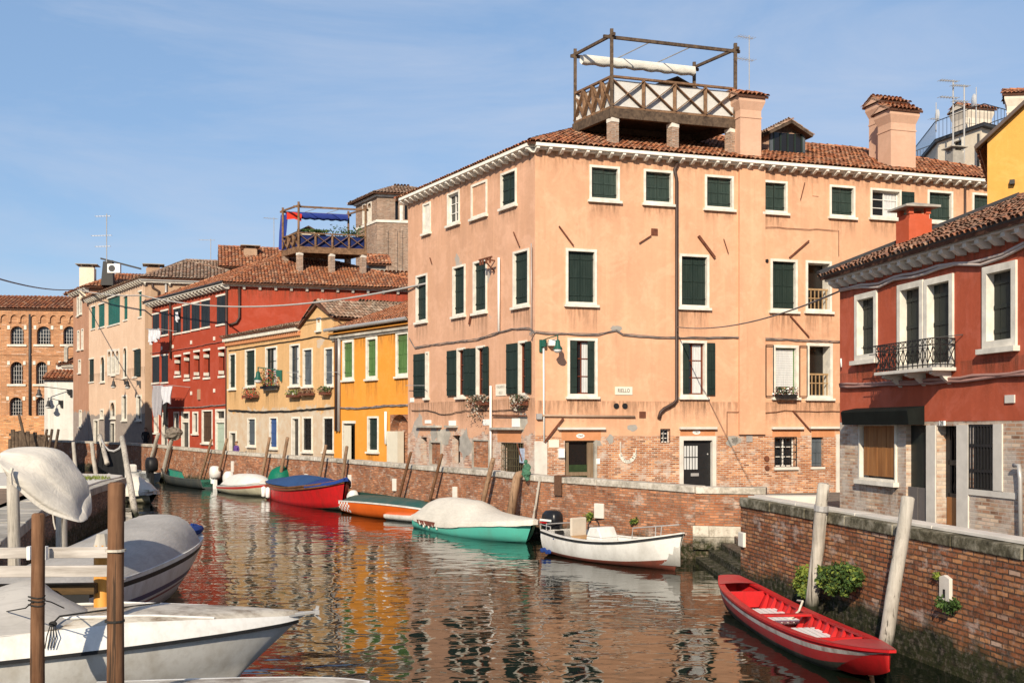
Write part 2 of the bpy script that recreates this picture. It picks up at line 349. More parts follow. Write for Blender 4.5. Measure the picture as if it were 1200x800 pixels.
# ---------------------------------------------------------------- facades
class Fac:
    """vertical wall from A (left as seen) to B (right); local x along it, y into the building, z up"""
    def __init__(s,A,B,dz=0):
        s.A=V((A[0],A[1])); s.B=V((B[0],B[1])); d=s.B-s.A; s.L=d.length; s.d=d/s.L; s.n=V((-s.d.y,s.d.x))
        s.M=Matrix(((s.d.x,s.n.x,0,s.A.x),(s.d.y,s.n.y,0,s.A.y),(0,0,1,0),(0,0,0,1))); s.op=[]
    def uz(s,px,py,off=0.0):
        A=s.A+s.n*off; r=(px-CX)/FPX; u=(r*A.y-A.x)/(s.d.x-r*s.d.y); D=A.y+u*s.d.y
        return u,EYE-(py-HY)/FPX*D
    def rect(s,x0,x1,y0,y1,off=0):
        xc=(x0+x1)/2; u0=s.uz(x0,0,off)[0]; u1=s.uz(x1,0,off)[0]; z1=s.uz(xc,y0,off)[1]; z0=s.uz(xc,y1,off)[1]
        return u0,u1,z0,z1
    def w(s,u,y,z): return s.M@V((u,y,z))

def wall(root,fac,z0,z1,mat,u0=0,u1=None,name='wall',reveal=.3,ztop=None):
    u1=fac.L if u1 is None else u1; mb=MB()
    ops=[o for o in fac.op]
    us=sorted({u0,u1,*[min(max(o[0],u0),u1) for o in ops],*[min(max(o[1],u0),u1) for o in ops]})
    zs=sorted({z0,z1,*[min(max(o[2],z0),z1) for o in ops],*[min(max(o[3],z0),z1) for o in ops]})
    for a,b in zip(us,us[1:]):
        run=None
        for c,d in zip(zs,zs[1:]):
            um=(a+b)/2; zm=(c+d)/2
            hole=any(o[0]<um<o[1] and o[2]<zm<o[3] for o in ops)
            if not hole:
                if run is None: run=[c,d]
                else: run[1]=d
            if hole or d==zs[-1]:
                if run: mb.quad((a,0,run[0]),(b,0,run[0]),(b,0,run[1]),(a,0,run[1])); run=None
    for o in ops:
        a,b,c,d=o[:4]; r=reveal
        mb.quad((a,0,c),(a,r,c),(a,r,d),(a,0,d)); mb.quad((b,0,d),(b,r,d),(b,r,c),(b,0,c))
        mb.quad((a,0,d),(a,r,d),(b,r,d),(b,0,d)); mb.quad((a,0,c),(b,0,c),(b,r,c),(a,r,c))
    return mb.build(name,mat,root,fac.M)

def planks(mb,x0,x1,y0,y1,z0,z1,n,m=None,gap=.008,ledge=True,lm=None):
    w=(x1-x0)/n
    for i in range(n): mb.box(x0+i*w+gap/2,x0+(i+1)*w-gap/2,y0+(.004 if i%2 else 0),y1,z0,z1,m)
    if ledge:
        for k in (.14,.5,.86):
            z=z0+(z1-z0)*k; mb.box(x0+.02,x1-.02,y0-.02,y0-.001,z-.035,z+.035,lm or m)

_s=N('rain streaks',.95,.1); _u=_s.sep(_s.uv()); _v=_s.mp(_s.uv(),(7,.9,1)); _nn=_s.noise(_v,1,5,.7)
_al=_s.math('MULTIPLY',_s.ramp(_nn,[(.42,0),(.68,.55)]),_s.math('POWER',_s.math('SUBTRACT',1,_s.math('FRACT',_u[1])),1.6)); _s.l(_al,_s.b.inputs['Alpha']); _s.col((.13,.085,.055)); m_stain=_s.mat
def stain(root,fac,u0,u1,zt,h,seed,off=-.0045):
    n=0
    MB().quad((u0,off,zt-h),(u1,off,zt-h),(u1,off,zt),(u0,off,zt),None,[(u0+seed,.999),(u1+seed,.999),(u1+seed,.001),(u0+seed,.001)]).build('rain_stain',m_stain,root,fac.M)
def window(root,fac,x0,x1,y0,y1,style='closed',fw=.09,sm=None,far=False,deep=None,arch=False,sill=True,trim=None,name='window',wallm=None,rect=None,frame=True,leafL=0,leafR=0,cols=2,rows=3,lm=None,ls=False):
    if ls: frame=False
    u0,u1,z0,z1 = rect or fac.rect(x0,x1,y0,y1)
    sm=sm or m_green; trim=trim or m_trim; deep=deep or (.15 if (far or abs(fac.d.y)>.5) else .2); fw=min(fw,(u1-u0)*.22)
    if not frame: fw=0
    e=fw*.5
    fac.op.append((u0+e,u1-e,z0+e,z1-e))
    mb=MB(); pr=-.045
    a,b,c,d=u0+fw,u1-fw,z0+fw,z1-fw
    if frame:
        mb.box(u0,a,pr,deep,z0,z1); mb.box(b,u1,pr,deep,z0,z1); mb.box(a,b,pr,deep,d,z1); mb.box(a,b,pr,deep,z0,c)
    else: mb.box(a,b,deep-.02,deep,c,c+.03); a,b,c,d=u0,u1,z0,z1
    if arch:
        n=10; cx=(a+b)/2; r=(b-a)/2; zs=d-r
        for sgn in (-1,1):
            pts=[V((cx+sgn*r*math.cos(t*math.pi/2/n),pr+.001,zs+r*math.sin(t*math.pi/2/n))) for t in range(n+1)]+[V((cx+sgn*r,pr+.001,d+.001))]
            pts=pts[:-1]
            for p,q in zip(pts,pts[1:]):
                P1=V((p.x,pr,d)); Q1=V((q.x,pr,d)); mm=wallm
                mb.add([p,q,Q1,P1,p+V((0,deep,0)),q+V((0,deep,0))],[(0,1,2,3) if sgn<0 else (3,2,1,0),(0,1,5,4)],mm)
    w=mb.build(name,trim,root,fac.M)
    if sill and frame:
        MB().box(u0-.07,u1+.07,pr-.09,.0,z0-.10,z0-.002).build('sill',trim,w,fac.M)
    if ls:
        e2=.07; MB().box(u0-e2,u1+e2,-.05,.05,z1+.003,z1+.12).build('lintel',trim,w,fac.M)
        MB().box(u0-e2,u1+e2,-.08,.05,z0-.12,z0-.003).build('sill',trim,w,fac.M)
    if frame and sill and not far and not arch: stain(w,fac,u0-.02,u1+.02,z0-.103,(z1-z0)*rnd.uniform(.35,.8),rnd.uniform(0,50))
    yy=deep-.08
    if style in('closed','ajar'):
        n=3 if far else 5; um=(a+b)/2
        for p,q in ((a+.004,um-.006),(um+.006,b-.004)):
            s=MB(); dy=rnd.choice((0,0,0,.012,.03)); planks(s,p,q,yy-dy,yy+.04-dy,c+.01+rnd.uniform(0,.01),d-.004,n,ledge=not far)
            if not far:
                for z_ in (.14,.86): s.box(p if p<um else q-.10,p+.10 if p<um else q,yy-dy-.03,yy-dy-.021,c+(d-c)*z_-.02,c+(d-c)*z_+.02,m_black)
            s.build('shutter',sm,w,fac.M)
        MB().quad((a,deep-.004,c),(b,deep-.004,c),(b,deep-.004,d),(a,deep-.004,d)).build('pane',m_glassd,w,fac.M)
    elif style=='single':
        s=MB(); planks(s,a+.004,b-.004,yy,yy+.04,c+.01,d-.004,4); s.build('shutter',sm,w,fac.M)
    elif style=='blind':
        MB().quad((a,deep-.14,c),(b,deep-.14,c),(b,deep-.14,d),(a,deep-.14,d)).build('infill',wallm or m_trim,w,fac.M)
    elif style in('glass','curtain','dark','sash'):
        MB().quad((a,deep-.004,c),(b,deep-.004,c),(b,deep-.004,d),(a,deep-.004,d)).build('pane',m_glassd if style=='dark' else m_glass,w,fac.M)
        if style!='dark':
            s=MB(); t=.05; fm=sm if style=='curtain' or style=='sash' else m_trim_w
            s.box(a,a+t,yy+.02,deep-.01,c,d); s.box(b-t,b,yy+.02,deep-.01,c,d); s.box(a+t,b-t,yy+.02,deep-.01,d-t,d); s.box(a+t,b-t,yy+.02,deep-.01,c,c+t)
            for i in range(1,cols): x=a+(b-a)*i/cols; s.box(x-t*.4,x+t*.4,yy+.02,deep-.012,c+t,d-t)
            for i in range(1,rows): z=c+(d-c)*i/rows; s.box(a+t,b-t,yy+.024,deep-.014,z-.015,z+.015)
            s.build('sash',fm,w,fac.M)
        if style=='curtain':
            q=MB(); k=9; xm=a+(b-a)*.48
            pts=[(xm+(b-.06-xm)*i/k,deep-.03+.012*(i%2)) for i in range(k+1)]
            for (p,y),(p2,y2) in zip(pts,pts[1:]): q.quad((p,y,c+.06),(p2,y2,c+.06),(p2,y2,d-.06),(p,y,d-.06))
            q.build('curtain',m_curtain,w,fac.M)
    for sgn,lf in ((-1,leafL),(1,leafR)):
        if lf:
            p,q=(u0+.02-lf,u0+.02) if sgn<0 else (u1-.02,u1-.02+lf)
            s=MB(); planks(s,p,q,pr-.055,pr-.015,c-.02,d+.02,3 if far else 4); s.build('shutter',lm or m_green,w,fac.M)
    return w
def grille(root,fac,u0,u1,z0,z1,nx,nz,y=.05,m=None,name='window_grille',r=.012,parent=None):
    s=MB()
    for i in range(nx+1): x=u0+(u1-u0)*i/nx; s.box(x-r,x+r,y-r,y+r,z0,z1)
    for i in range(nz+1): z=z0+(z1-z0)*i/nz; s.box(u0,u1,y-r*1.3,y-r*.2-r,z-r,z+r)
    return s.build(name,m or m_black,parent or root,fac.M)

# ------------------------------------------------------------------ roofs
def inpoly(p,poly):
    c=False; n=len(poly)
    for i in range(n):
        a=poly[i]; b=poly[i-1]
        if (a[1]>p[1])!=(b[1]>p[1]) and p[0]<(b[0]-a[0])*(p[1]-a[1])/(b[1]-a[1])+a[0]: c=not c
    return c
def tile_plane(mb,poly,m,base,pitch=.22,course=.36,seg=5,thick=.10):
    """poly: 3D points, first edge = eave (left to right as seen from outside)"""
    p0=V(poly[0]); a=(V(poly[1])-p0).normalized(); nn=V((0,0,0))
    for i in range(1,len(poly)-1): nn+= (V(poly[i])-p0).cross(V(poly[i+1])-p0)
    nn.normalize()
    if nn.z<0: nn=-nn
    s=nn.cross(a).normalized()
    if s.z<0: s=-s
    q=[((V(p)-p0).dot(a),(V(p)-p0).dot(s)) for p in poly]
    lo=[V(p)-nn*thick for p in poly]; up=[V(p)-nn*.015 for p in poly]; n=len(poly)
    mb.add(lo+up,[tuple(range(n,2*n)),tuple(range(n-1,-1,-1))]+[(i,(i+1)%n,n+(i+1)%n,n+i) for i in range(n)],base)
    amin=min(x for x,_ in q); amax=max(x for x,_ in q); smax=max(y for _,y in q)
    r=pitch*.5; i=0; x=amin+pitch/2
    while x<amax:
        y=-.04
        while y<smax:
            if inpoly((x,y+course*.5),q):
                dx=rnd.uniform(-.018,.018); r0=r*rnd.uniform(.94,1.06); r1=r0*.82; L=course*1.12
                o0=p0+a*(x+dx)+s*(y+rnd.uniform(-.025,.025)); o1=p0+a*(x+dx*.4+rnd.uniform(-.01,.01))+s*(y+L)
                h0=.035+rnd.uniform(-.008,.012)
                v0=[o0+a*(math.cos(t)*-r0)+nn*(math.sin(t)*r0*.8+h0-.02) for t in [math.pi*k/seg for k in range(seg+1)]]
                v1=[o1+a*(math.cos(t)*-r1)+nn*(math.sin(t)*r1*.8) for t in [math.pi*k/seg for k in range(seg+1)]]
                b=seg+1
                mb.add(v0+v1,[(k,k+1,b+k+1,b+k) for k in range(seg)],m)
            y+=course
        x+=pitch; i+=1
def ridge_tiles(mb,p,q,m,r=.12,L=.4):
    p=V(p); q=V(q); d=q-p; n=max(1,int(d.length/L)); u=d.normalized(); a=u.cross(V((0,0,1))).normalized(); up=a.cross(u)
    for i in range(n):
        c0=p+d*(i/n); c1=p+d*((i+1.12)/n); r0=r*rnd.uniform(.95,1.08); r1=r0*.85; seg=5
        v0=[c0+a*math.cos(t)*r0+up*(math.sin(t)*r0*.9+.02) for t in [math.pi*k/seg for k in range(seg+1)]]
        v1=[c1+a*math.cos(t)*r1+up*math.sin(t)*r1*.9 for t in [math.pi*k/seg for k in range(seg+1)]]
        mb.add(v0+v1,[(k,k+1,seg+2+k,seg+1+k) for k in range(seg)],m)
def isect(p,d,q,e):
    c=d.x*e.y-d.y*e.x; t=((q.x-p.x)*e.y-(q.y-p.y)*e.x)/c; return p+d*t
def hip_roof(root,C,df,L1,dl,L2,z,tan,ov=.35,m=None,name='roof',pitch=.22,course=.36,faces='flbr'):
    C=V(C); df=V(df); dl=V(dl); m=m or m_tile
    nf=V((-df.y,df.x)); nl=V((dl.y,-dl.x))
    if nf.dot(dl)<0: nf=-nf
    if nl.dot(df)<0: nl=-nl
    def off(f,l,b,r):   # distances inward from each side
        lf=(C+nf*f,df); ll=(C+nl*l,dl); lb=(C+dl*L2-nf*b,df); lr=(C+df*L1-nl*r,dl)
        return lf,ll,lb,lr
    def corners(k):
        lf,ll,lb,lr=off(k,k,k,k); return [isect(*lf,*ll),isect(*lf,*lr),isect(*lb,*lr),isect(*lb,*ll)]
    e=corners(-ov); w2=L2*nf.dot(dl); w1=L1*nl.dot(df); h=min(w1,w2)/2-1e-4
    g=corners(h); ze=z; zr=z+(h+ov)*tan
    E=[V((p.x,p.y,ze)) for p in e]
    if w2<=w1: R0=(g[0]+g[3])/2; R1=(g[1]+g[2])/2
    else: R0=(g[0]+g[1])/2; R1=(g[2]+g[3])/2
    R0=V((R0.x,R0.y,zr)); R1=V((R1.x,R1.y,zr)); mb=MB()
    if w2<=w1: pl={'f':[E[0],E[1],R1,R0],'l':[E[3],E[0],R0],'b':[E[2],E[3],R0,R1],'r':[E[1],E[2],R1]}
    else: pl={'f':[E[0],E[1],R0],'l':[E[3],E[0],R0,R1],'b':[E[2],E[3],R1],'r':[E[1],E[2],R1,R0]}
    for k,p in pl.items():
        if k in faces: tile_plane(mb,p,m,m_tilebase,pitch,course)
        else: mb.add(p,[tuple(range(len(p)))],m_tilebase)
    ridge_tiles(mb,R0,R1,m)
    for a,b in (((E[0],R0),(E[1],R1),(E[2],R1),(E[3],R0)) if w2<=w1 else ((E[0],R0),(E[1],R0),(E[2],R1),(E[3],R1))): ridge_tiles(mb,a,b,m)
    o=mb.build(name,m,root,I4); return o,E,R0,R1
def quad_roof(root,poly,m,name='roof',pitch=.22,course=.36,ridges=(),base=None):
    mb=MB(); tile_plane(mb,poly,m,base or m_tilebase,pitch,course)
    for i,j in ridges: ridge_tiles(mb,poly[i],poly[j],m)
    return mb.build(name,m,root,I4)
def cornice(root,fac,z,u0=0,u1=None,step=.52,proj=.34,bw=.13,name='cornice',m=None,gut=None,ext=.3,bh=1.0):
    u1=fac.L if u1 is None else u1; mb=MB(); m=m or m_trim
    mb.box(u0-ext,u1+ext,-proj,-.003,z-.13,z-.01,m)
    mb.box(u0-ext*.6,u1+ext*.6,-proj*.55,-.003,z-.19,z-.132,m)
    if gut: mb.tube([(u0-ext,-proj-.05,z+.03),(u1+ext,-proj-.05,z+.03)],.07,8,gut)
    n=int((u1-u0)/step)
    for i in range(n+1):
        x=u0+(u1-u0)*(i+.0)/n
        mb.add([(x-bw/2,-.004,z-.13-.25*bh),(x+bw/2,-.004,z-.13-.25*bh),(x+bw/2,-proj*.45,z-.13-.24*bh),(x-bw/2,-proj*.45,z-.13-.24*bh),
                (x-bw/2,-.004,z-.131),(x+bw/2,-.004,z-.131),(x+bw/2,-proj*.93,z-.131),(x-bw/2,-proj*.93,z-.131),
                (x-bw/2,-proj*.9,z-.13-.11*bh),(x+bw/2,-proj*.9,z-.13-.11*bh)],
               [(0,1,2,3),(3,2,9,8),(8,9,6,7),(0,3,8,7,4),(1,5,6,9,2),(4,7,6,5)],m)
    return mb.build(name,m,root,fac.M)
def closing(root,pts,z0,z1,mat,name='rear_wall'):
    mb=MB()
    for a,b in zip(pts,pts[1:]): mb.quad((a[0],a[1],z0),(b[0],b[1],z0),(b[0],b[1],z1),(a[0],a[1],z1))
    return mb.build(name,mat,root,I4)
def pipe(root,fac,pts,r,m,name='downpipe',off=-.09):
    q=[]
    for p in pts:
        u,z=fac.uz(*p,off); q.append((u,off,z))
    return MB().tube(q,r,8,m).build(name,m,root,fac.M,smooth=True)
def wobble(fac,pts,off=-.05,amp=.02,step=.35):
    """cable line: pixel knots on a facade, sampled with small sags"""
    k=[fac.uz(*p,off) for p in pts]; out=[]
    for (u,z),(u2,z2) in zip(k,k[1:]):
        n=max(1,int(abs(u2-u)/step))
        for i in range(n): t=i/n; out.append((u+(u2-u)*t,off+rnd.uniform(-.01,.01),z+(z2-z)*t+rnd.uniform(-amp,amp)))
    out.append((k[-1][0],off,k[-1][1])); return out
def cable(fac,pts,r,label,group='cables along the walls',m=None,off=-.05,amp=.02,strands=1,step=.35):
    mb=MB()
    for s in range(strands):
        q=wobble(fac,pts,off,amp,step); q=[(a,b-s*.01,c+s*r*1.6) for a,b,c in q]; mb.tube(q,r,6)
    w=fac.M
    o=mb.build('cable',m or m_cable,None,w,smooth=True); tag(o,label,'cable',group); return o
def text(name,body,size,world,mat,parent,extr=.002,sx=1):
    cu=bpy.data.curves.new(name,'FONT'); cu.body=body; cu.size=size; cu.extrude=extr; cu.align_x='CENTER'; cu.align_y='CENTER'; cu.resolution_u=3
    t=bpy.data.objects.new(name+'_tmp',cu); COL.objects.link(t); bpy.context.view_layer.update()
    me=bpy.data.meshes.new_from_object(t.evaluated_get(bpy.context.evaluated_depsgraph_get())); me.materials.clear(); me.materials.append(mat); bpy.data.objects.remove(t)
    o=bpy.data.objects.new(name,me); put(o,world@Matrix.Rotation(math.pi/2,4,'X')@Matrix.Diagonal((sx,1,1,1)),parent); return o
# ============================================================ THE SETTING
def water():
    m=N('canal water',.025,.5); m.b.inputs['IOR'].default_value=1.36
    m.col((.004,.007,.004)); p=m.pos()
    a=m.noise(m.mp(p,(.85,1.25,1)),1.55,2,.45,.35); b=m.noise(m.mp(p,(1,1,1),(5,3,0)),.55,2,.5); c=m.noise(m.mp(p,(1,1.4,1)),5.5,2,.5)
    h=m.math('ADD',m.math('ADD',m.math('MULTIPLY',a,.6),m.math('MULTIPLY',b,.9)),m.math('MULTIPLY',c,.03))
    pt=m.ramp(m.noise(m.mp(p,(1,1,1),(2,8,0)),.11,3,.6),[(.35,.5),(.65,1.0)]); h=m.math('MULTIPLY',h,pt); m.bump(h,1.0,.046)
    MB().quad((-260,-60,0),(260,-60,0),(260,400,0),(-260,400,0)).build('water',m.mat)
    bpy.data.objects['water']['kind']='structure'
water()
# right-hand quay: (X, D, parapet top)
QW=[(-75,150,2.5),(-44.7,105,2.42),(-31.1,88,2.38),(-25,77,2.39),(-16.5,64,2.2),(-8.36,53,2.09),(-3.42,44.5,2.04),(-.61,39.5,2.02),(.775,36,2.03),(2.57,33.4,2.02),(3.89,31.6,2.01),(4.99,30.2,1.985)]
def dense(pts,step=1.5):
    out=[]
    for a,b in zip(pts,pts[1:]):
        a=V(a); b=V(b); n=max(1,int((b-a).length/step))
        for i in range(n): out.append(a+(b-a)*(i/n))
    out.append(V(pts[-1])); return out
def strip_wall(pts,thick,zb,capz,caph,over,name,mat,capm,label,cat,group=None,side=1,capname='coping',mossy=None,zoff=0):
    """wall following a line (seen face on the line), parapet stones as a part"""
    pts=dense(pts); mb=MB(); nn=[]
    for i,p in enumerate(pts):
        d=(pts[min(i+1,len(pts)-1)]-pts[max(i-1,0)]); d=V((d.x,d.y,0)).normalized(); nn.append(V((-d.y,d.x,0))*side)
    u=0
    for i in range(len(pts)-1):
        a,b=pts[i],pts[i+1]; L=(V((b.x-a.x,b.y-a.y,0))).length
        A0=V((a.x,a.y,zb)); B0=V((b.x,b.y,zb)); A1=V((a.x,a.y,a.z-caph)); B1=V((b.x,b.y,b.z-caph))
        mb.quad(A0,B0,B1,A1,None,[(u,zb),(u+L,zb),(u+L,B1.z),(u,A1.z)])
        a2=A0+nn[i]*thick; b2=B0+nn[i+1]*thick
        mb.quad(V((b2.x,b2.y,zb)),V((a2.x,a2.y,zb)),V((a2.x,a2.y,A1.z)),V((b2.x,b2.y,B1.z)),None,[(u,zb),(u+L,zb),(u+L,B1.z),(u,A1.z)])
        u+=L
    for i in (0,len(pts)-1):
        a=pts[i]; q=V((a.x,a.y,0))+nn[i]*thick
        vs=[V((a.x,a.y,zb)),V((q.x,q.y,zb)),V((q.x,q.y,a.z-caph)),V((a.x,a.y,a.z-caph))]
        mb.add(vs,[(0,1,2,3) if i else (3,2,1,0)],None,[[(0,zb),(thick,zb),(thick,a.z),(0,a.z)] if i else [(0,a.z),(thick,a.z),(thick,zb),(0,zb)]])
    w=mb.build(name,mat,None,I4); tag(w,label,cat,group)
    cm=MB(); k=[]
    for p,n_ in zip(pts,nn): k.append((p-n_*over,p+n_*(thick+over)))
    for i in range(len(pts)-1):
        g=.012; a,b=pts[i],pts[i+1]; t=g/max(.1,(b-a).length); dz=rnd.uniform(-.012,.012); do=rnd.uniform(-.015,.015)
        q0=k[i][0].lerp(k[i+1][0],t)-nn[i]*do; q1=k[i+1][0].lerp(k[i][0],t)-nn[i]*do; r0=k[i][1].lerp(k[i+1][1],t); r1=k[i+1][1].lerp(k[i][1],t)
        up=V((0,0,dz)); dn=V((0,0,-caph+.004))
        cm.add([q0+dn,q1+dn,r1+dn,r0+dn,q0+up,q1+up,r1+up,r0+up],[(0,1,5,4),(1,2,6,5),(2,3,7,6),(3,0,4,7),(4,5,6,7),(3,2,1,0)])
    cm.build(capname,capm,w,I4,bevel=.02)
    return w
quayL=strip_wall([(x,y,z) for x,y,z in QW],.4,-1.2,0,.19,.05,'canal_wall',m_quay,m_cap,'long red brick canal wall with pale stone coping curving in front of the peach palace','wall')
strip_wall([(4.995,30.2,1.98),(6.8,29.65,1.99)],.4,-1.2,0,.2,.05,'canal_wall',m_quay,m_cap,'short end of brick canal wall above the mossy water stairs','wall')
MB().box(0,1.9,-.09,-.004,.28,.92).build('white_footing',m_foot,None,Fac((4.93,30.2),(6.8,29.65)).M,bevel=.01)
tag(bpy.data.objects['white_footing'],'pale stone footing blocks at the base of the wall beside the water stairs','footing')
RW=[(4.93,25.0,2.04),(5.03,24.4,2.04),(6.69,14.5,2.04),(8.1,6.0,2.04)]
quayR=strip_wall(RW[1:],.42,-1.2,0,.19,.03,'canal_wall',m_quayR,m_mosscap,'rough brick canal wall with mossy coping in front of the red house','wall')
# thin white stone edge lying on the inner side of the mossy coping
def edge_line():
    pts=dense(RW[1:],2.1); cm=MB()
    for i in range(len(pts)-1):
        a,b=pts[i],pts[i+1]; d=(b-a).normalized(); n=V((-d.y,d.x,0)); a2=a+d*.01; b2=b-d*.01
        cm.add([a2+n*.16,b2+n*.16,b2+n*.48,a2+n*.48]+[p+V((0,0,.05)) for p in (a2+n*.16,b2+n*.16,b2+n*.48,a2+n*.48)],[(0,1,5,4),(1,2,6,5),(2,3,7,6),(3,0,4,7),(4,5,6,7)])
    cm.build('edge_stone',m_stone,quayR,I4,bevel=.01)
edge_line()
# white stone bench-like parapet behind the end of that wall
b=MB(); b.box(0,1.65,0,.5,.85,1.62,m_stone_old); b.box(-.05,1.7,-.06,.56,1.62,1.83,m_stone)
fb=Fac((6.35,28.55),(8.05,28.4)); o=b.build('stone_parapet',m_stone,None,fb.M,bevel=.015); tag(o,'low white stone parapet at the head of the water stairs','parapet')
b=MB(); b.box(0,1.2,0,.4,.85,1.58); o=b.build('stone_block',m_stone_old,None,Fac((7.2,27.4),(8.2,27.2)).M,bevel=.02); tag(o,'weathered stone block just in front of the white parapet by the alley','stone block')
# water stairs
for i,(z1,y0) in enumerate(((.62,28.6),(.42,27.5),(.22,26.4),(.04,25.3))):
    pass
b=MB()
for i in range(5):
    b.box(4.95+i*.34,6.9,25.0-.2,29.9,-.6,.10+i*.19)
o=b.build('water_stairs',m_quayL,None,I4,bevel=.02); tag(o,'dark mossy stone stairs going down to the water beside the white boat','stairs')
# ground of the right bank: follows the inner side of the parapet
def ground_right():
    mb=MB(); q=[(x+.3,y+.15,z-1.12) for x,y,z in QW]; q[-1]=(5.3,30.5,.86)
    q=q[:-1]+[(5.3,30.5,.86),(6.9,29.9,.86),(6.95,24.9,.85),(5.4,24.5,.85),(7.0,14.6,.85),(8.4,6,.85),(9,-30,.85)]
    far=[(x+70+60*(i/len(q)),y+70-i*3,z) for i,(x,y,z) in enumerate(q)]; far[-1]=(200,-30,.85)
    for i in range(len(q)-1): mb.quad(q[i],q[i+1],far[i+1],far[i])
    mb.quad(far[0],far[-1],(260,400,.85),(-75,400,1.4)); mb.quad(q[0],far[0],(-75,400,1.4),(-260,400,1.4)); mb.quad((-260,160,1.4),q[0],(-260,400,1.4),(-260,399,1.4))
    o=mb.build('pavement',m_pave); o['kind']='structure'
    g=MB().quad((-1500,-1500,-3),(1500,-1500,-3),(1500,3000,-3),(-1500,3000,-3)).build('ground',m_bare); g['kind']='structure'
ground_right()
# left bank
LE=[(-9.6,-30),(-9.6,14),(-9.5,20.5),(-12.3,29),(-14.7,39),(-16.2,46.5)]
def left_bank():
    z=1.45; mb=MB(); w=1.1
    inn=[(-10.8,-30),(-10.8,14),(-10.75,20.5),(-13.7,29),(-16.6,39)]
    poly=[V((x,y,z-.01)) for x,y in inn]+[V((-19,41,z-.01)),V((-60,36,z-.01)),V((-60,-30,z-.01))]
    mb.add(poly,[tuple(range(len(poly)))]); o=mb.build('ground',m_bare); o['kind']='structure'
    # quay wall face
    f=MB(); u=0
    e=[V((x,y,0)) for x,y in LE]+[V((-17.2,48.3,0)),V((-19.5,49.2,0)),V((-40,52,0))]
    for a,b in zip(e,e[1:]):
        L=(b-a).length; f.quad((a.x,a.y,-1.2),(b.x,b.y,-1.2),(b.x,b.y,z-.2),(a.x,a.y,z-.2),None,[(u,-1.2),(u+L,-1.2),(u+L,z-.2),(u,z-.2)]); u+=L
    o=f.build('quay_wall',m_quayL); tag(o,'dark shaded quay wall of the left bank below the stone edge','wall')  # brick coloured dark, standing for the shadow on this face
    c=MB(); d=dense([V((x,y,0)) for x,y in LE],1.3)
    innp=[V((x-1.15,y,0)) for x,y,_ in d]
    for i in range(len(d)-1):
        dz=rnd.uniform(-.015,.015); a,b=d[i],d[i+1]; t=.012/1.3; a2=a.lerp(b,t)+V((.05,0,0)); b2=b.lerp(a,t)+V((.05,0,0)); p2=innp[i].lerp(innp[i+1],t); q2=innp[i+1].lerp(innp[i],t)
        vs=[a2,b2,q2,p2]; c.add([p+V((0,0,z-.22)) for p in vs]+[p+V((0,0,z+.02+dz)) for p in vs],[(0,1,5,4),(1,2,6,5),(2,3,7,6),(3,0,4,7),(4,5,6,7)])
    c.build('edge_stone',m_stone_old,o,I4,bevel=.02)
    # round-cornered stone landing at the far end
    pts=[V((-14.9,38.6,0)),V((-15.9,43,0)),V((-16.3,46,0)),V((-16.7,47.6,0)),V((-17.6,48.7,0)),V((-19.2,49.4,0)),V((-23,50.4,0)),V((-33,52,0)),V((-36,46,0)),V((-22,39.5,0))]
    mb=MB(); mb.prism([p+V((0,0,z-.28)) for p in pts],(0,0,.36)); o2=mb.build('stone_landing',m_stone,None,I4,bevel=.03); tag(o2,'pale stone landing with a rounded corner at the end of the left bank','landing')
left_bank()
# grass tuft on the landing
def tuft(name,c,rx,ry,h,n,m,label,cat='plant',kind=None,lean=0,group=None,ws=.012,parent=None):
    mb=MB()
    for i in range(n):
        a=rnd.uniform(0,6.28); r=math.sqrt(rnd.random()); p=V((c[0]+rx*r*math.cos(a),c[1]+ry*r*math.sin(a),c[2])); k=rnd.uniform(.5,1)*h
        d=V((rnd.uniform(-.5,.5),rnd.uniform(-.5,.5),1)).normalized()*k; s=V((math.cos(a*3),math.sin(a*3),0))*ws
        mb.add([p-s,p+s,p+d*.6+s*.7,p+d+V((d.x,d.y,0))*.3],[(0,1,2,3)])
    o=mb.build(name,m); tag(o,label,cat,group,kind); return o
tuft('grass_tuft',(*P(103,552,1)[:2],0) if 0 else (-17.3,44.0,1.53),1.3,1.5,.16,900,m_leaf2,'yellow green grass growing on the pale stone landing','grass',kind='stuff')

# ============================================================== BUILDINGS
C0=V((.87,41.9)); DF=V((.953,.302)).normalized(); DL=V((-.5,.866)).normalized()
def Bld(name,label,cat,base): return empty(name,T(V((base[0],base[1],.85))),label,cat)
# ---- peach palace -------------------------------------------------------
pal=Bld('palace','four storey peach palace on the corner with dark green shutters and white cornice','building',C0)
fF=Fac(C0,C0+DF*25); fL=Fac(C0+DL*11.46,C0); ZE=14.28
R=lambda *a,**k: window(pal,fF,*a,**k)
for q_ in ((690.5,726,194.5,235),(754,788.3,199.4,239),(825.7,859.5,205.7,245),(893.8,922.5,212,249.5)): R(*q_,sm=m_greenf)
R(971.8,1001.8,217.5,254.5,sm=m_greenf); w=R(1019.5,1056,221.5,256,'curtain',sm=m_trim_w,leafR=.62); R(1086.6,1116.4,223.7,260.6,sm=m_greenf); R(1139,1163,226.6,265,sm=m_greenf)
R(662.7,699.2,291.7,357,fw=.10); R(795.8,830.8,298,360.5,fw=.10); R(902.5,934.3,303.8,364.5,fw=.10)
w=R(943.8,974.3,305.8,365,'dark',fw=.10,deep=.5)
def balustrade(fac,rect,parent,m):
    u0,u1,z0,z1=rect; s=MB(); zt=z0+.12+(z1-z0)*.40; s.box(u0+.1,u1-.1,.10,.17,zt-.07,zt)
    s.box(u0+.1,u1-.1,.11,.16,zt-.42,zt-.38)
    n=6
    for i in range(n): x=u0+.16+(u1-u0-.32)*i/(n-1); s.box(x-.02,x+.02,.12,.155,z0+.12,zt-.07)
    return s.build('balustrade',m,parent,fac.M)
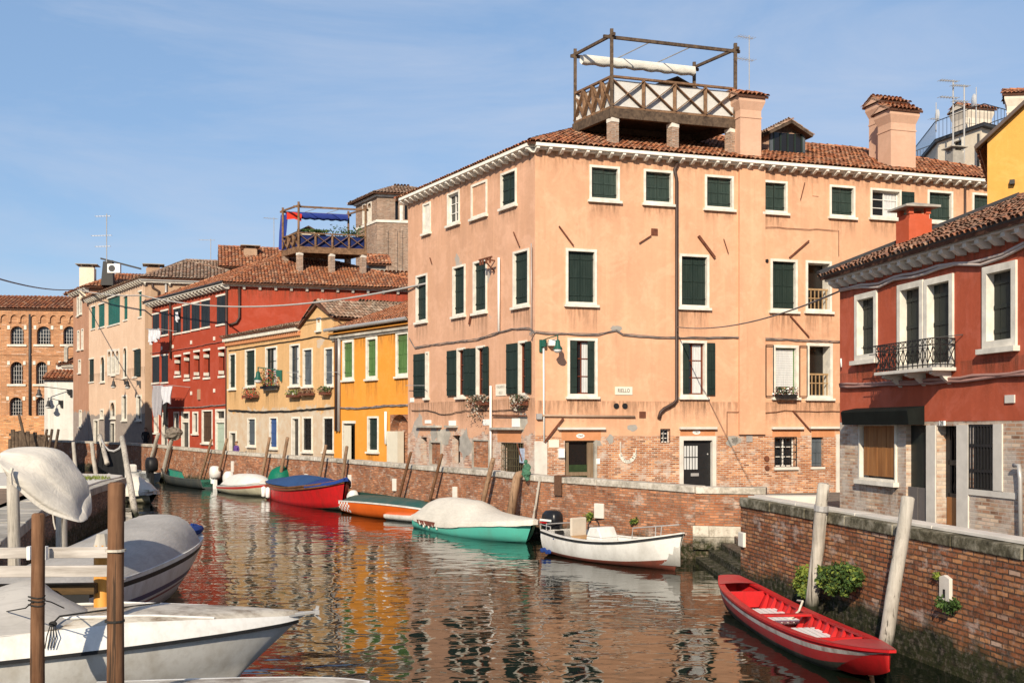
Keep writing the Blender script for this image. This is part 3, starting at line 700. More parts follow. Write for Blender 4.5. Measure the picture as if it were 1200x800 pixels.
m_tanw=wood('tan balustrade wood',(.3,.19,.09),(.42,.28,.15),.7)
balustrade(fF,fF.rect(943.8,974.3,305.8,365),w,m_tanw)
w=R(664.7,700,396,464.4,'curtain',sm=m_brownf,fw=.10)
# half folded shutters of that window
u0,u1,z0,z1=fF.rect(664.7,700,396,464.4)
for x in (u0+.14,u1-.40):
    s=MB(); planks(s,x,x+.26,-.02,.03,z0+.12,z1-.12,2); s.build('shutter',m_green,w,fF.M)
w=R(797,828,399,465,'curtain',sm=m_brownf,fw=.10,leafR=.36)
u0,u1,z0,z1=fF.rect(797,828,399,465)
s=MB(); planks(s,u0+.14,u0+.38,-.02,.03,z0+.12,z1-.12,2); s.build('shutter',m_green,w,fF.M)
# window with blind, flower box and folded louvre frames
w=R(905.5,935.4,404.4,465.6,'sash',sm=m_greenl,fw=.11,cols=2,rows=1)
u0,u1,z0,z1=fF.rect(905.5,935.4,404.4,465.6)
s=MB()
for i in range(16):
    z=z1-.2-(z1-z0-.6)*i/16; s.box(u0+.14,u1-.16,.135,.15,z-.05,z+.04)
s.build('blind',m_curtain,w,fF.M)
s=MB()
for a,b in ((u0-.36,u0-.02),(u1+.02,u1+.36)):
    for p,q in (((a,z0+.05),(a,z1-.02)),((b,z0+.05),(b,z1-.02)),((a,z0+.05),(b,z0+.05)),((a,z1-.02),(b,z1-.02))): s.bar((p[0],-.09,p[1]),(q[0],-.09,q[1]),.03)
s.build('awning_frame',m_black,w,fF.M)
w=R(945,975.3,402,466.5,'dark',fw=.12,deep=.5); balustrade(fF,fF.rect(945,975.3,402,466.5),w,m_tanw)
# ground floor openings
def door(root,fac,rect,name='door',fw=.0,deep=.28,frame=None,leafm=None,fr_m=None):
    u0,u1,z0,z1=rect; fac.op.append((u0+.0,u1-.0,z0,z1)); return u0,u1,z0,z1
zg=.85
u0,u1,z0,z1=fF.rect(662,697,515.7,570); z0=zg+.0
fF.op.append((u0,u1,z0,z1)); s=MB(); s.box(u0,u1,.25,.30,z0,z1)
d1=s.build('door',m_glassd,pal,fF.M)
s=MB(); t=.15; zm=z0+.95
for a,b,c,d in ((u0+.02,u0+.2,z0,z1),(u1-.26,u1-.02,z0,z1),(u0+.2,u1-.26,zm-.07,zm+.07),(u0+.2,u1-.26,z1-.06,z1)): s.box(a,b,.12,.2,c,d)
s.build('door_frame',wood('brown grey door frame',(.15,.10,.06),(.24,.17,.11)),d1,fF.M)
MB().box(u0+.2,u1-.26,.16,.19,z0,zm+.35).build('net_curtain',m_leafd,d1,fF.M)
s=MB(); s.box(u1-.02,u1+.09,-.03,.1,z0,z1-.02); s.build('jamb',m_stone_old,d1,fF.M)
def framed_door(fac,root,x0,x1,y0,fwd,leafm,z0=.85,deep=.22):
    u0,u1,_,z1=fac.rect(x0,x1,y0,570); fac.op.append((u0+.06,u1-.06,z0,z1-.06)); s=MB()
    s.box(u0,u0+fwd,-.04,deep,z0,z1); s.box(u1-fwd,u1,-.04,deep,z0,z1); s.box(u0+fwd,u1-fwd,-.04,deep,z1-fwd,z1); s.box(u0+fwd,u1-fwd,-.06,deep,z0-.1,z0+.14)
    f=s.build('door',m_stone,root,fac.M); MB().box(u0+fwd,u1-fwd,deep-.08,deep-.03,z0+.14,z1-fwd).build('door_leaf',leafm,f,fac.M); return f,(u0+fwd,u1-fwd,z0+.14,z1-fwd)
d2,(a,b,c,d)=framed_door(fF,pal,796,839,510.7,.17,m_black)
s=MB(); s.box(a+.08,a+(b-a)*.55,.12,.138,d-1.15,d-.22,m_curtain); x0=a+.08; x1=a+(b-a)*.55
for i in range(6): x=x0+(x1-x0)*i/5; s.box(x-.01,x+.01,.10,.12,d-1.15,d-.22,m_black)
s.box(x0,x1,.098,.118,d-.68,d-.65,m_black); s.box(a+.4,a+.75,.125,.14,d-1.42,d-1.3,m_zinc); s.blob((b-.14,.11,d-.55),.035,.02,.035,8,5,m_zinc)
s.build('door_window',m_curtain,d2,fF.M)
u0,u1,z0,z1=fF.rect(908.5,932,512,546.5)
w=window(pal,fF,0,0,0,0,'glass',rect=(u0,u1,z0,z1),frame=False,deep=.25,sm=m_trim_w)
grille(w,fF,u0-.03,u1+.03,z0,z1,4,4,y=-.03,r=.016); MB().box(u0-.08,u1+.1,-.1,0,z0-.13,z0-.01).build('sill',m_stone,w,fF.M)
u0,u1,z0,z1=fF.rect(951,965,512,546.5); w=window(pal,fF,0,0,0,0,'single',rect=(u0,u1,z0,z1),frame=False,deep=.22,sm=m_greyg); MB().box(u0-.05,u1+.05,-.06,0,z0-.1,z0-.01).build('sill',m_stone,w,fF.M)
u0,u1,z0,z1=fF.rect(979.5,992,508.5,578); framed_door(fF,pal,979.5,997,508.5,.16,m_black)
u0,u1,z0,z1=fF.rect(774,785,502.5,518.5); w=window(pal,fF,0,0,0,0,'glass',rect=(u0,u1,z0,z1),frame=False,deep=.2); grille(w,fF,u0,u1,z0,z1,3,1,y=0,r=.01)
for n_,r_,m__ in (('vent',(749,756.5,482,489.5),m_rust),('vent',(763,770.5,268,276),m_rust),('vent',(874.5,881.5,509,517.5),m_zinc),('vent_niche',(952,958.8,215.5,230),m_peach)):
    u0,u1,z0,z1=fF.rect(*r_); MB().box(u0,u1,-.03,-.003,z0,z1).build(n_,m__,pal,fF.M)
s=MB()
for px,py,r in ((722,475.5,.11),(732,475.5,.11)): 
    u,z=fF.uz(px,py); s=MB(); s.tube([(u,-.04,z),(u,-.003,z)],r,14); s.build('vent',m_black,pal,fF.M)
for px,py,r,m__ in ((883.5,470,.12,m_rust),(898,537,.11,m_rust),(898.5,548,.10,m_rust),(898.2,305.7,.07,m_black)):
    u,z=fF.uz(px,py); s=MB(); s.tube([(u,-.06,z),(u,-.003,z)],r,12); s.build('vent',m__,pal,fF.M)
for x0,x1,y in ((653,708,502),(795.5,838.5,501.5),(903.5,940,501.5),(948,992,501)):
    u0,u1,z0,z1=fF.rect(x0,x1,y-1.5,y+1.2); MB().box(u0,u1,-.16,-.003,z0,z1,m_stone).build('drip_ledge',m_stone,pal,fF.M)
# painted repair below that ledge, proud cement scars, brick arch scar
m_orp=plaster('orange repair plaster',(.56,.25,.12),seed=14)
for x0,x1,y0,y1 in ((658,704,503.5,516),(797,838,503.3,511),(905,938,503,512),(869,896,499,509),(951,978,502,512)):
    u0,u1,z0,z1=fF.rect(x0,x1,y0,y1); MB().quad((u0,-.004,z0),(u1,-.004,z0),(u1,-.004,z1),(u0,-.004,z1)).build('repair_patch',m_orp,pal,fF.M)
def scar(root,fac,px,py,w,h,seed,m=None):
    r=random.Random(seed); u,z=fac.uz(px,py); n=14; pts=[]
    for i in range(n):
        a=2*math.pi*i/n; k=r.uniform(.65,1.1); pts.append((u+w/2*k*math.cos(a),-.006,z+h/2*k*math.sin(a)))
    MB().add(pts,[tuple(range(n))]).build('plaster_scar',m or m_cement,root,fac.M)
for a in ((885,265,.45,1.0,1),(889,322,.35,1.3,2),(884,256,.5,.5,12),(715,514,.35,.4,3),(742,501,.5,.35,4),(858,517,.6,.45,5),(722,385,.5,.32,6),(700,519,.4,.3,7),(863,516,.5,.35,8)): scar(pal,fF,*a)
scar(pal,fF,731,536,.0001,.0001,9)
u0,u1,z0,z1=fF.rect(725,746,524,542); s=MB(); n=10; m_=.11
for i in range(n+1):
    t=math.pi*(1+i/n); 
pts=[((u0+u1)/2+math.cos(math.pi*(1+i/12))*(u1-u0)/2*.86,z0+.45+math.sin(math.pi*(1+i/12))*.4) for i in range(13)]
pts=[(pts[0][0],z1+.2)]+pts+[(pts[-1][0],z1-.05)]
for p,q in zip(pts,pts[1:]): s.bar((p[0],-.012,p[1]),(q[0],-.012,q[1]),.02,.14,m_trim,ext=.02)
s.build('plaster_scar',m_trim,pal,fF.M)
# corner stones
u,z=fF.uz(641,517); MB().box(-.03,u,-.03,.02,.85,z).build('corner_stone',m_stone,pal,fF.M)
# chimney breast bump in the wall
a,_=fF.uz(865,300); b,_=fF.uz(895,300); fF.op=[o for o in fF.op]
s=MB(); s.box(a,b,-.13,-.003,3.3,ZE-.12); s.build('chimney_breast',m_peach,pal,fF.M)
# left face
Lw=lambda *a,**k: window(pal,fL,*a,**k)
Lw(496,505.1,237.7,273,'blind',wallm=m_trim); Lw(524.7,539,224.7,262.7,'glass',sm=m_brownf); Lw(552.6,571.2,213.8,254,'blind',wallm=m_peach_l); Lw(587.3,605.7,200.3,242)
Lw(487.9,501,321.6,377); Lw(531,545.7,311,370); Lw(554.9,571,305,366); Lw(601.7,620.4,292.9,358.7)
Lw(499,503,412,466,'sash',sm=m_brownf,leafL=1.15); Lw(536,545.5,407.5,465,'sash',sm=m_brownf,leafL=.85,leafR=.5,cols=1); Lw(558.5,568.5,405,465,'sash',sm=m_brownf,leafL=.5,leafR=.42,cols=1); Lw(608,618,399,463,'sash',sm=m_brownf,leafL=.85,leafR=.4,cols=1)
for x0,x1,y0,y1,st in ((493,500,512,543,'dark'),(530,539,510,543,'dark')):
    r=fL.rect(x0,x1,y0,y1); window(pal,fL,0,0,0,0,st,rect=r,frame=False,deep=.35)
r=fL.rect(504,518,516,546); w=window(pal,fL,0,0,0,0,'blind',rect=r,fw=.09,deep=.2,wallm=m_quay,trim=m_stone_old)
r=fL.rect(554,574,514.5,549); w=window(pal,fL,0,0,0,0,'blind',rect=r,fw=.06,deep=.16,wallm=m_quay,trim=m_stone_old,sill=False)
r=fL.rect(586.5,613.5,518.5,565); r=(r[0],r[1],.85,r[3]); w=window(pal,fL,0,0,0,0,'dark',rect=r,frame=False,deep=.3,name='shop_door'); grille(w,fL,r[0],r[1],r[2],r[3],11,7,y=.06,r=.012,m=simple('old grille iron',(.09,.075,.04),.8,.4,5))
for x0,x1,y in ((490,518,499.5),(525,537,499.5),(578,614,502)):
    u0,u1,z0,z1=fL.rect(x0,x1,y-1.3,y+1.3); MB().box(u0,u1,-.2,-.003,z0,z1).build('drip_ledge',m_stone_old,pal,fL.M)
r=fL.rect(583,611,504,518); MB().quad((r[0],-.004,r[2]),(r[1],-.004,r[2]),(r[1],-.004,r[3]),(r[0],-.004,r[3])).build('repair_patch',m_orp,pal,fL.M)
for a in ((520,512,1.6,.9,21),(545,520,1.2,1.3,22),(612,495,.8,.9,23),(508,507,.7,.8,24)): scar(pal,fL,*a,m=m_stone_old if a[4]%2 else m_cement)
m_cor=simple('bright cornice stone',(.80,.77,.70),.7,.1,3)
wall(pal,fF,-.2,ZE,m_peach,name='front_wall'); wall(pal,fL,-.2,ZE,m_peach_l,name='side_wall')
q=[C0+DF*25,C0+DF*25+DL*11.46,C0+DL*11.46]; closing(pal,q,-.2,ZE,m_peach)
cornice(pal,fF,ZE-.03,0,25,.5,.43,.12,bh=.75,m=m_cor,ext=.1); cornice(pal,fL,ZE-.03,0,None,.5,.43,.12,bh=.75,m=m_cor,ext=.1)
stain(pal,fF,0,25,ZE-.16,1.1,3); stain(pal,fL,0,fL.L,ZE-.16,1.1,9); stain(pal,fF,0,25,4.6,1.2,31); stain(pal,fL,0,fL.L,4.7,1.3,37)
roofP,E_,R0_,R1_=hip_roof(pal,C0,DF,25,DL,11.46,ZE-.02,.42,ov=.42,m=m_tile,pitch=.21,course=.36)
# drain pipes
pipe(pal,fF,[(794.5,191),(790.5,199),(793,210),(793,468),(789,473),(778,479),(774,483),(772,490)],.07,m_pipeb)
pipe(pal,fF,[(1131,215),(1131,300)],.05,m_pipeb)
pipe(pal,fL,[(584.5,302),(584.5,388)],.05,m_wht,name='white_conduit'); pipe(pal,fL,[(575,452),(575,556)],.05,m_wht,name='white_conduit')
pipe(pal,fF,[(622.5,285),(622.5,395)],.018,m_zinc,name='wire_conduit',off=-.03); pipe(pal,fF,[(637,400),(637.5,517)],.035,m_wht,name='white_conduit',off=-.05)
pipe(pal,fL,[(577,486.5),(617,487)],.03,m_rust,name='gas_pipe',off=-.1); pipe(pal,fF,[(629,486.6),(744,488)],.045,simple('buff conduit',(.4,.28,.2),.7),name='gas_pipe',off=-.07)
r=fF.rect(628,634,484.5,491); MB().box(r[0],r[1],-.14,-.003,r[2],r[3]).build('junction_box',m_zinc,pal,fF.M)
# iron wall ties
def ties(root,fac,L,w=.05):
    for x0,y0,x1,y1,k in L:
        a=fac.uz(x0,y0,-.05); b=fac.uz(x1,y1,-.05); MB().bar((a[0],-.06,a[1]),(b[0],-.06,b[1]),w*k,w*k*.8,up=V((0,1,0))).build('wall_tie',m_rust,root,fac.M)
ties(pal,fF,[(655,265,672,288,1),(749,285,763,276,.8),(818.5,276.5,837.5,302,2),(848,280,853.5,297,.6),(925,302,948,282,1.1),(938,234,943,214,.5),(926,370,948,395,1.1),(929,481,950,505,1.2),(638,518,660,490,1.4),(912,305,925,303,.01)])
ties(pal,fL,[(602,272,609,289,.8),(504,302,506,309,.8),(550,380,552,368,1.6),(606,519,612,540,.8)])
# ---- roof furniture: chimneys and dormer (parts of the roof) ------------
def shaft(root,C,dx,dy,w,d,z0,z1,m,flare=.12,capm=None,name='chimney',neck=.55):
    """Venetian shaft: plain stem, moulding line, flared head, small tiled roof"""
    mb=MB(); C=V(C); dx=V((*dx,0)) if len(dx)==2 else dx; dy=V((*dy,0)) if len(dy)==2 else dy
    def ring(z,e): 
        o=V((C.x,C.y,z)); return [o-dx*e-dy*e,o+dx*(w+e)-dy*e,o+dx*(w+e)+dy*(d+e),o-dx*e+dy*(d+e)]
    zs=[(z0,0),(z1-neck-.32,0),(z1-neck-.32,.025),(z1-neck-.26,.025),(z1-neck-.26,.0),(z1-neck,0),(z1-.22,flare),(z1-.02,flare)]
    mb.loft([ring(z,e) for z,e in zs],m,closed=True,cap=True)
    o=mb.build(name,m,root,I4)
    e=flare+.1; zt=z1; A=ring(zt,e); t=MB(); rz=zt+(d+2*e)*.22
    mA=(A[0]+A[3])/2+V((0,0,rz-zt)); mB=(A[1]+A[2])/2+V((0,0,rz-zt))
    tile_plane(t,[A[0],A[1],mB,mA],capm or m_tile,m_tilebase,.2,.3); tile_plane(t,[A[2],A[3],mA,mB],capm or m_tile,m_tilebase,.2,.3)
    t.add([A[0],A[3],mA],[(0,1,2)],m); t.add([A[1],mB,A[2]],[(0,1,2)],m); ridge_tiles(t,mA,mB,capm or m_tile,.1,.3)
    t.build('chimney_cap',capm or m_tile,o,I4); return o
df3=V((DF.x,DF.y,0)); dl3=V((DL.x,DL.y,0))
def onF(px,y): u,_=fF.uz(px,300,y); return fF.M@V((u,y,0))
c=onF(867.5,.04); shaft(roofP,c,df3,V((-DF.y,DF.x,0)),.95,.75,14.2,EYE+ (500-112)/FPX*c.y,m_peach_up)
c=onF(1044,.35); shaft(roofP,c,df3,V((-DF.y,DF.x,0)),1.25,.9,14.3,EYE+(500-128)/FPX*c.y,m_peach_up)
c=onF(1033,1.7); shaft(roofP,c,df3,V((-DF.y,DF.x,0)),1.1,.9,14.6,EYE+(500-119)/FPX*(c.y),m_peach_up)
def dormer():
    a=onF(903,1.9); b=onF(944,1.9); z0=EYE+(500-181)/FPX*a.y-.25; zt=EYE+(500-153)/FPX*a.y; n=V((-DF.y,DF.x,0)); w=(b-a).length
    M=Matrix(((DF.x,n.x,0,a.x),(DF.y,n.y,0,a.y),(0,0,1,0),(0,0,0,1))); mb=MB()
    mb.box(0,w,.12,3,z0-.5,zt,m_peach_up); mb.prism([(0,.12,zt),(w,.12,zt),(w/2,.12,zt+.38)],(0,2.8,0),m_dkwood); mb.box(-.05,w+.05,.0,.13,z0-.05,z0+.12,m_trim)
    mb.box(0,.14,.02,.13,z0+.12,zt,m_greyg); mb.box(w-.14,w,.02,.13,z0+.12,zt,m_greyg)
    o=mb.build('dormer',m_peach_up,roofP,M); MB().box(.16,w-.16,.05,.11,z0+.13,zt-.04).build('dormer_window',m_glassd,o,M)
    s=MB()
    for i in range(5): x=.16+(w-.32)*i/4; s.box(x-.03,x+.03,.01,.05,z0+.13,zt-.04)
    s.box(.16,w-.16,.012,.048,z0+.35,z0+.4); s.build('dormer_window_frame',m_green,o,M)
    t=MB(); e=.22
    for s_ in (-1,1):
        p=[(w/2+s_*(w/2+e),-.3,zt-.1),(w/2+s_*(w/2+e),3,zt-.1),(w/2,3,zt+.45),(w/2,-.3,zt+.45)]
        if s_>0: p=[p[0],p[1],p[2],p[3]]
        tile_plane(t,[M@V(x) for x in p],m_tile_old,m_dkwood,.2,.34,thick=.12)
    t.build('dormer_roof',m_tile_old,o,I4)
dormer()
def hatch(root,c,dx,dy,w,d,z0,z1,wm,rm,name='roof_hatch',gable=.3,ov=.28):
    dx=V((*dx,0)).normalized(); dy=V((*dy,0)).normalized(); M=Matrix(((dx.x,dy.x,0,c[0]),(dx.y,dy.y,0,c[1]),(0,0,1,0),(0,0,0,1))); s=MB(); s.box(0,w,0,d,z0,z1)
    s.add([(0,0,z1),(w,0,z1),(w/2,0,z1+gable)],[(0,1,2)]); o=s.build(name,wm,root,M); t=MB()
    for k in (-1,1): t.prism([V((w/2,-ov,z1+gable+.04)),V((w/2+k*(w/2+ov),-ov,z1-.1)),V((w/2+k*(w/2+ov),-ov,z1-.02)),V((w/2,-ov,z1+gable+.13))],(0,d+2*ov,0))
    t.build('hatch_roof',rm,o,M); MB().box(w*.2,w*.8,-.03,-.004,z1-.5,z1-.15).build('hatch_window',m_glassd,o,M)
_c=onF(772,3.6); hatch(roofP,_c,DF,(-DF.y,DF.x),1.5,1.4,14.5,18.15,m_bkwood,m_dkwood,gable=.28)
# ---- rooftop terraces ---------------------------------------------------
def terrace(label,Cn,dx,W_,dy,D_,zd,zr,zp,zbeam,zpier,nfront,nside,panel,awn,awncol,group,dark=True,nr=2,zbx=None,rolled=True):
    Cn=V((Cn[0],Cn[1],0)); dx=V((*dx,0)).normalized(); dy=V((*dy,0)).normalized(); root=empty('roof_terrace',T(V((Cn.x,Cn.y,zbeam))),label,'terrace',group)
    pt=lambda a,b,z: V((Cn.x,Cn.y,z))+dx*a+dy*b
    wd=m_dkwood if dark else m_bkwood; wl=m_bkwood
    s=MB(); s.bar(pt(-.1,0,(zd+zbeam)/2),pt(W_+.1,0,(zd+zbeam)/2),.16,zd-zbeam); s.bar(pt(0,.09,(zd+zbeam)/2),pt(0,D_,(zd+zbeam)/2),.16,zd-zbeam-.01)
    s.bar(pt(W_,.09,(zd+zbeam)/2),pt(W_,D_,(zd+zbeam)/2),.16,zd-zbeam-.01); s.bar(pt(-.1,D_,(zd+zbeam)/2),pt(W_+.1,D_,(zd+zbeam)/2),.16,zd-zbeam)
    s.add([pt(.05,.05,zd-.03),pt(W_-.05,.05,zd-.03),pt(W_-.05,D_-.05,zd-.03),pt(.05,D_-.05,zd-.03)],[(0,1,2,3)])
    s.build('deck',wd,root,I4)
    for a,b,z in ((0,0,zp),(W_,0,zp),(0,D_,zp-.02),(W_,D_,zp-.02)):
        MB().bar(pt(a,b,zd+.01),pt(a,b,z),.13).build('post',wd,root,I4)
    s=MB(); s.bar(pt(-.35,0,zp-.32),pt(W_+.2,0,zp-.32),.09,.12); s.bar(pt(-.2,D_,zp-.32),pt(W_+.2,D_,zp-.32),.09,.12)
    s.bar(pt(0,-.2,zp-.24),pt(0,D_+.2,zp-.24),.09,.11); s.bar(pt(W_,-.2,zp-.24),pt(W_,D_+.2,zp-.24),.09,.11); s.build('pergola_beam',wd,root,I4)
    s=MB()
    for k in range(1,nr+1): s.tube([pt(W_*k/(nr+1),0,zp-.25),pt(W_*k/(nr+1),D_,zp-.25)],.022,6)
    s.build('awning_rod',m_zinc,root,I4)
    def side(p,q,n,zr,nm):
        r=MB(); r.bar(p+V((0,0,zr-zd-.05)),q+V((0,0,zr-zd-.05)),.12,.08); r.bar(p+V((0,0,.06)),q+V((0,0,.06)),.07,.09)
        d=(q-p)/n; nx=d.cross(V((0,0,1))).normalized()
        for i in range(n+1):
            o=p+d*i; r.bar(o+V((0,0,.02)),o+V((0,0,zr-zd-.09)),.13,.1)
        for i in range(n):
            a=p+d*i; b=a+d; h=zr-zd-.12; o1=nx*.03
            r.bar(a+V((0,0,.1))+o1,b+V((0,0,h))+o1,.035,.14,up=nx); r.bar(b+V((0,0,.1))-o1*.5,a+V((0,0,h))-o1*.5,.035,.14,up=nx)
        r.build('railing',wl,root,I4)
        c=MB(); o=-nx*.11
        m=10
        for i in range(m):
            a=p+(q-p)*(i/m)+o+nx*(.015*(i%2)); b=p+(q-p)*((i+1)/m)+o+nx*(.015*((i+1)%2))
            c.quad(a+V((0,0,.12)),b+V((0,0,.12)),b+V((0,0,zr-zd-.14)),a+V((0,0,zr-zd-.14)))
        c.build('railing_cloth',panel,root,I4)
    side(pt(0,0,zd),pt(W_,0,zd),nfront,zr,'f'); side(pt(0,D_,zd),pt(0,0,zd),nside,zr,'l')
    side(pt(W_,0,zd),pt(W_,D_,zd),nside,zr,'r'); side(pt(W_,D_,zd),pt(0,D_,zd),nfront,zr,'b')
    for k,a in enumerate((.12,W_*.5,W_-.12)):
        z1=zbeam-.004; o=MB(); b=.02; o.bar(pt(a,b+.1,zpier[k]-.6),pt(a,b+.1,z1-.16),.34,.34,m_pier,up=dy); o.bar(pt(a,b+.1,z1-.155),pt(a,b+.1,z1),.36,.36,m_trim,up=dy)
        o.build('brick_pier',m_pier,root,I4)
    # rear piers in the shade
    for a in (.12,W_-.12): MB().bar(pt(a,D_-.15,zpier[0]-.2),pt(a,D_-.15,zbeam-.004),.34,.34,up=dy).build('brick_pier',m_pier,root,I4)
    # gathered awning
    s=MB(); n=26; rings=[]
    for i in range(n+1):
        x=.12+(W_-.35)*i/n; a=D_-.25; sag=awn*(.9+.07*math.sin(i*1.7)); o=pt(x,a,zp-.34)
        rings.append([o+dy*-.15,o+dy*-.2+V((0,0,-sag*.7)),o+dy*-.02+V((0,0,-sag)),o+dy*.12+V((0,0,-sag*.6)),o+dy*.1])
    s.loft(rings,None); s.build('awning',awncol,root,I4,smooth=True)
    return root,pt
m_awn=cloth('cream awning canvas',(.72,.7,.64),.9,.4); m_blue=cloth('blue canvas',(.025,.05,.26),.8,.6)
m_whitecl=cloth('white canvas panels',(.56,.55,.53),.9,.3,.05); m_navycl=cloth('navy canvas panels',(.012,.022,.10),.9,.3,.05)
t1,p1=terrace('dark timber roof terrace with white panels above the peach palace',(3.9,43.4),DF,5.42,DL,2.6,16.05,17.35,19.15,15.68,(14.5,14.5,14.5),4,4,m_whitecl,.42,m_awn,'rooftop terraces')
t2,p2=terrace('brown timber roof terrace hung with blue canvas above the long red house',(-14.33,74.5),V((.964,.267)),4.5,V((-.606,.796)),2.4,15.62,16.67,18.7,15.3,(13.2,13.2,13.2),4,3,m_navycl,.5,m_blue,'rooftop terraces',dark=False)
# ---- right hand red house ----------------------------------------------
A=V((7.98,27.0)); dR=V((.174,-.985)).normalized(); fR=Fac(A,A+dR*13); nR=fR.n
rh=Bld('red_house','two storey terracotta red house on the right with stone balcony and brick ground floor','building',A)
ZR=7.27
Q=lambda *a,**k: window(rh,fR,*a,**k)
m_dkg=wood('black green shutter paint',(.010,.014,.012),(.02,.026,.022),.5,(3,3,.5))
Q(1003,1028.7,343,421.5,'single',sm=m_dkg,fw=.13,deep=.2)
w1=Q(1053,1083,331,433.5,'single',sm=m_dkg,fw=.13,deep=.2,sill=False,name='french_window')
w2=Q(1084.3,1118.3,324,432.5,'single',sm=m_dkg,fw=.13,deep=.2,sill=False,name='french_window')
Q(1153,1192.5,309,407,'single',sm=m_dkg,fw=.14,deep=.2)
w=Q(1008,1051.5,496,563,'dark',fw=.05,deep=.2,sill=True,trim=m_trim); r=fR.rect(1010,1050,497,561); s=MB(); planks(s,r[0]+.05,r[1]-.05,.02,.06,r[2]+.06,r[3]-.02,7,ledge=False,gap=.012); s.build('shutter',m_beech,w,fR.M)
w=window(rh,fR,0,0,0,0,'blind',rect=fR.rect(1141,1163,498,573),fw=.0,frame=False,deep=.3,wallm=m_glassd)
r=fR.rect(1136,1165,498,573); grille(w,fR,r[0],r[1],r[2],r[3],8,1,y=.0,r=.018); s=MB(); s.box(r[0],r[1],-.02,.03,r[3]-.42,r[3]-.36,m_black); s.box(r[0],r[1],-.02,.03,r[2]+.32,r[2]+.38,m_black); s.build('grille_rail',m_black,w,fR.M)
r=fR.rect(1061.7,1086.5,498,612); r=(r[0],r[1],.85,r[3]); fR.op.append(r)
s=MB(); s.box(r[0],r[1],.12,.16,r[2],r[3]); dd=s.build('door',m_dkg,rh,fR.M)
s=MB(); zm=fR.uz(1074,571)[1]; s.box(r[0]+.02,(r[0]+r[1])/2-.02,.04,.115,r[2],zm); s.box((r[0]+r[1])/2+.02,r[1]-.02,.04,.115,r[2],zm); s.build('door_panel',m_greydoor,dd,fR.M)
r=fR.rect(1097.5,1122,498.7,612); r=(r[0],r[1],.85,r[3]); fR.op.append(r); zm=fR.uz(1110,583)[1]
s=MB(); s.box(r[0],r[1],.32,.36,r[2],r[3]); dd=s.build('door',m_glassd,rh,fR.M)
MB().box(r[0]+.05,r[1]-.02,.2,.25,r[2]+.05,zm).build('door_panel',m_doorw,dd,fR.M)
s=MB(); s.box(r[0]+.02,r[0]+.16,.2,.28,zm,r[3]); s.box(r[1]-.1,r[1],.2,.28,zm,r[3]); s.box(r[0]+.1,r[1]-.1,.2,.28,zm+.0,zm+.08); s.box(r[0]+.1,r[1]-.1,.2,.28,zm+(r[3]-zm)*.45,zm+(r[3]-zm)*.52)
for i in range(5):
    x=r[0]+.2+(r[1]-r[0]-.34)*i/4; s.bar((x,.24,zm+.05),(r[1]-.14-(r[1]-r[0]-.34)*i/4,.24,r[3]),.018)
    s.bar((x,.22,zm+.05),(x,.22,r[3]),.014)
s.build('door_grille',m_black,dd,fR.M)
for a0,a1,y in ((r[0]+.25,r[0]+.38,.3),(r[0]+.5,r[0]+.6,.3)): MB().box(a0,a1,y,y+.01,zm+.5,r[3]-.1).build('net_curtain',m_curtain,dd,fR.M)
def strip(x0,x1,y0,y1,pr=.03,m=m_stone,nm='jamb',z0=None,dp=.0):
    r=fR.rect(x0,x1,y0,y1); o=MB().box(r[0],r[1],-pr,-.003+dp,r[2] if z0 is None else z0,r[3]).build(nm,m,rh,fR.M); return o
strip(1086.7,1097.3,498,612,z0=.85); strip(1122.3,1135.8,497.5,580,z0=.85); strip(1165.2,1175.7,496.5,575); strip(1136,1192,575,582,nm='stone_band')
strip(1102.5,1108.5,493,498.5,.04,m_wht,'number_plate'); strip(1179,1190,462.6,472,.03,m_stone,'wall_plaque')
sgn=fR.rect(1102.5,1108.5,493,498.5); text('house_number','28',.12,fR.M@T((sgn[0]+sgn[1])/2,-.043,(sgn[2]+sgn[3])/2),m_gut,rh)
stain(rh,fR,0,13,ZR-.15,1.0,55); stain(rh,fR,0,13,4.9,.9,57)
wall(rh,fR,-.2,ZR,m_redR,name='front_wall',reveal=.37)
nv=V((nR.x,nR.y)); B_=fR.B
closing(rh,[B_,B_+nv*9,A+nv*9,A],-.2,ZR,m_redR)
MB().prism([V((A.x,A.y,ZR))+V((nR.x,nR.y,0))*.02,V((A.x,A.y,ZR))+V((nR.x*9,nR.y*9,0)),V((A.x,A.y,ZR))+V((nR.x*4.9,nR.y*4.9,1.92))],V((dR.x,dR.y,0))*.3).build('gable_wall',m_redR,rh,I4)
_b=V((dR.x,dR.y,0))*12.7
MB().prism([V((A.x,A.y,ZR))+_b,V((A.x,A.y,ZR))+V((nR.x*9,nR.y*9,0))+_b,V((A.x,A.y,ZR))+V((nR.x*4.9,nR.y*4.9,1.92))+_b],V((dR.x,dR.y,0))*.3).build('gable_wall',m_redR,rh,I4)
cornice(rh,fR,ZR,0,13,.40,.30,.13,gut=m_gut,ext=.2,bh=.72,m=m_stone)
e0=V((A.x,A.y,ZR))-V((nR.x,nR.y,0))*.40-V((dR.x,dR.y,0))*.3; e1=e0+V((dR.x,dR.y,0))*13.6; up=V((nR.x,nR.y,0))*5.4+V((0,0,2.12)); dn=V((nR.x,nR.y,0))*10.3
roofR=quad_roof(rh,[e0,e1,e1+up,e0+up],m_tile_R,pitch=.17,course=.3,ridges=((3,2),)); quad_roof(rh,[e1+dn,e0+dn,e0+up,e1+up],m_tile_R,name='rear_roof')
s=MB(); s.bar(e0+V((0,0,.07)),e0+up+V((0,0,.07)),.16,.16,m_gut); s.build('verge',m_gut,roofR,I4)
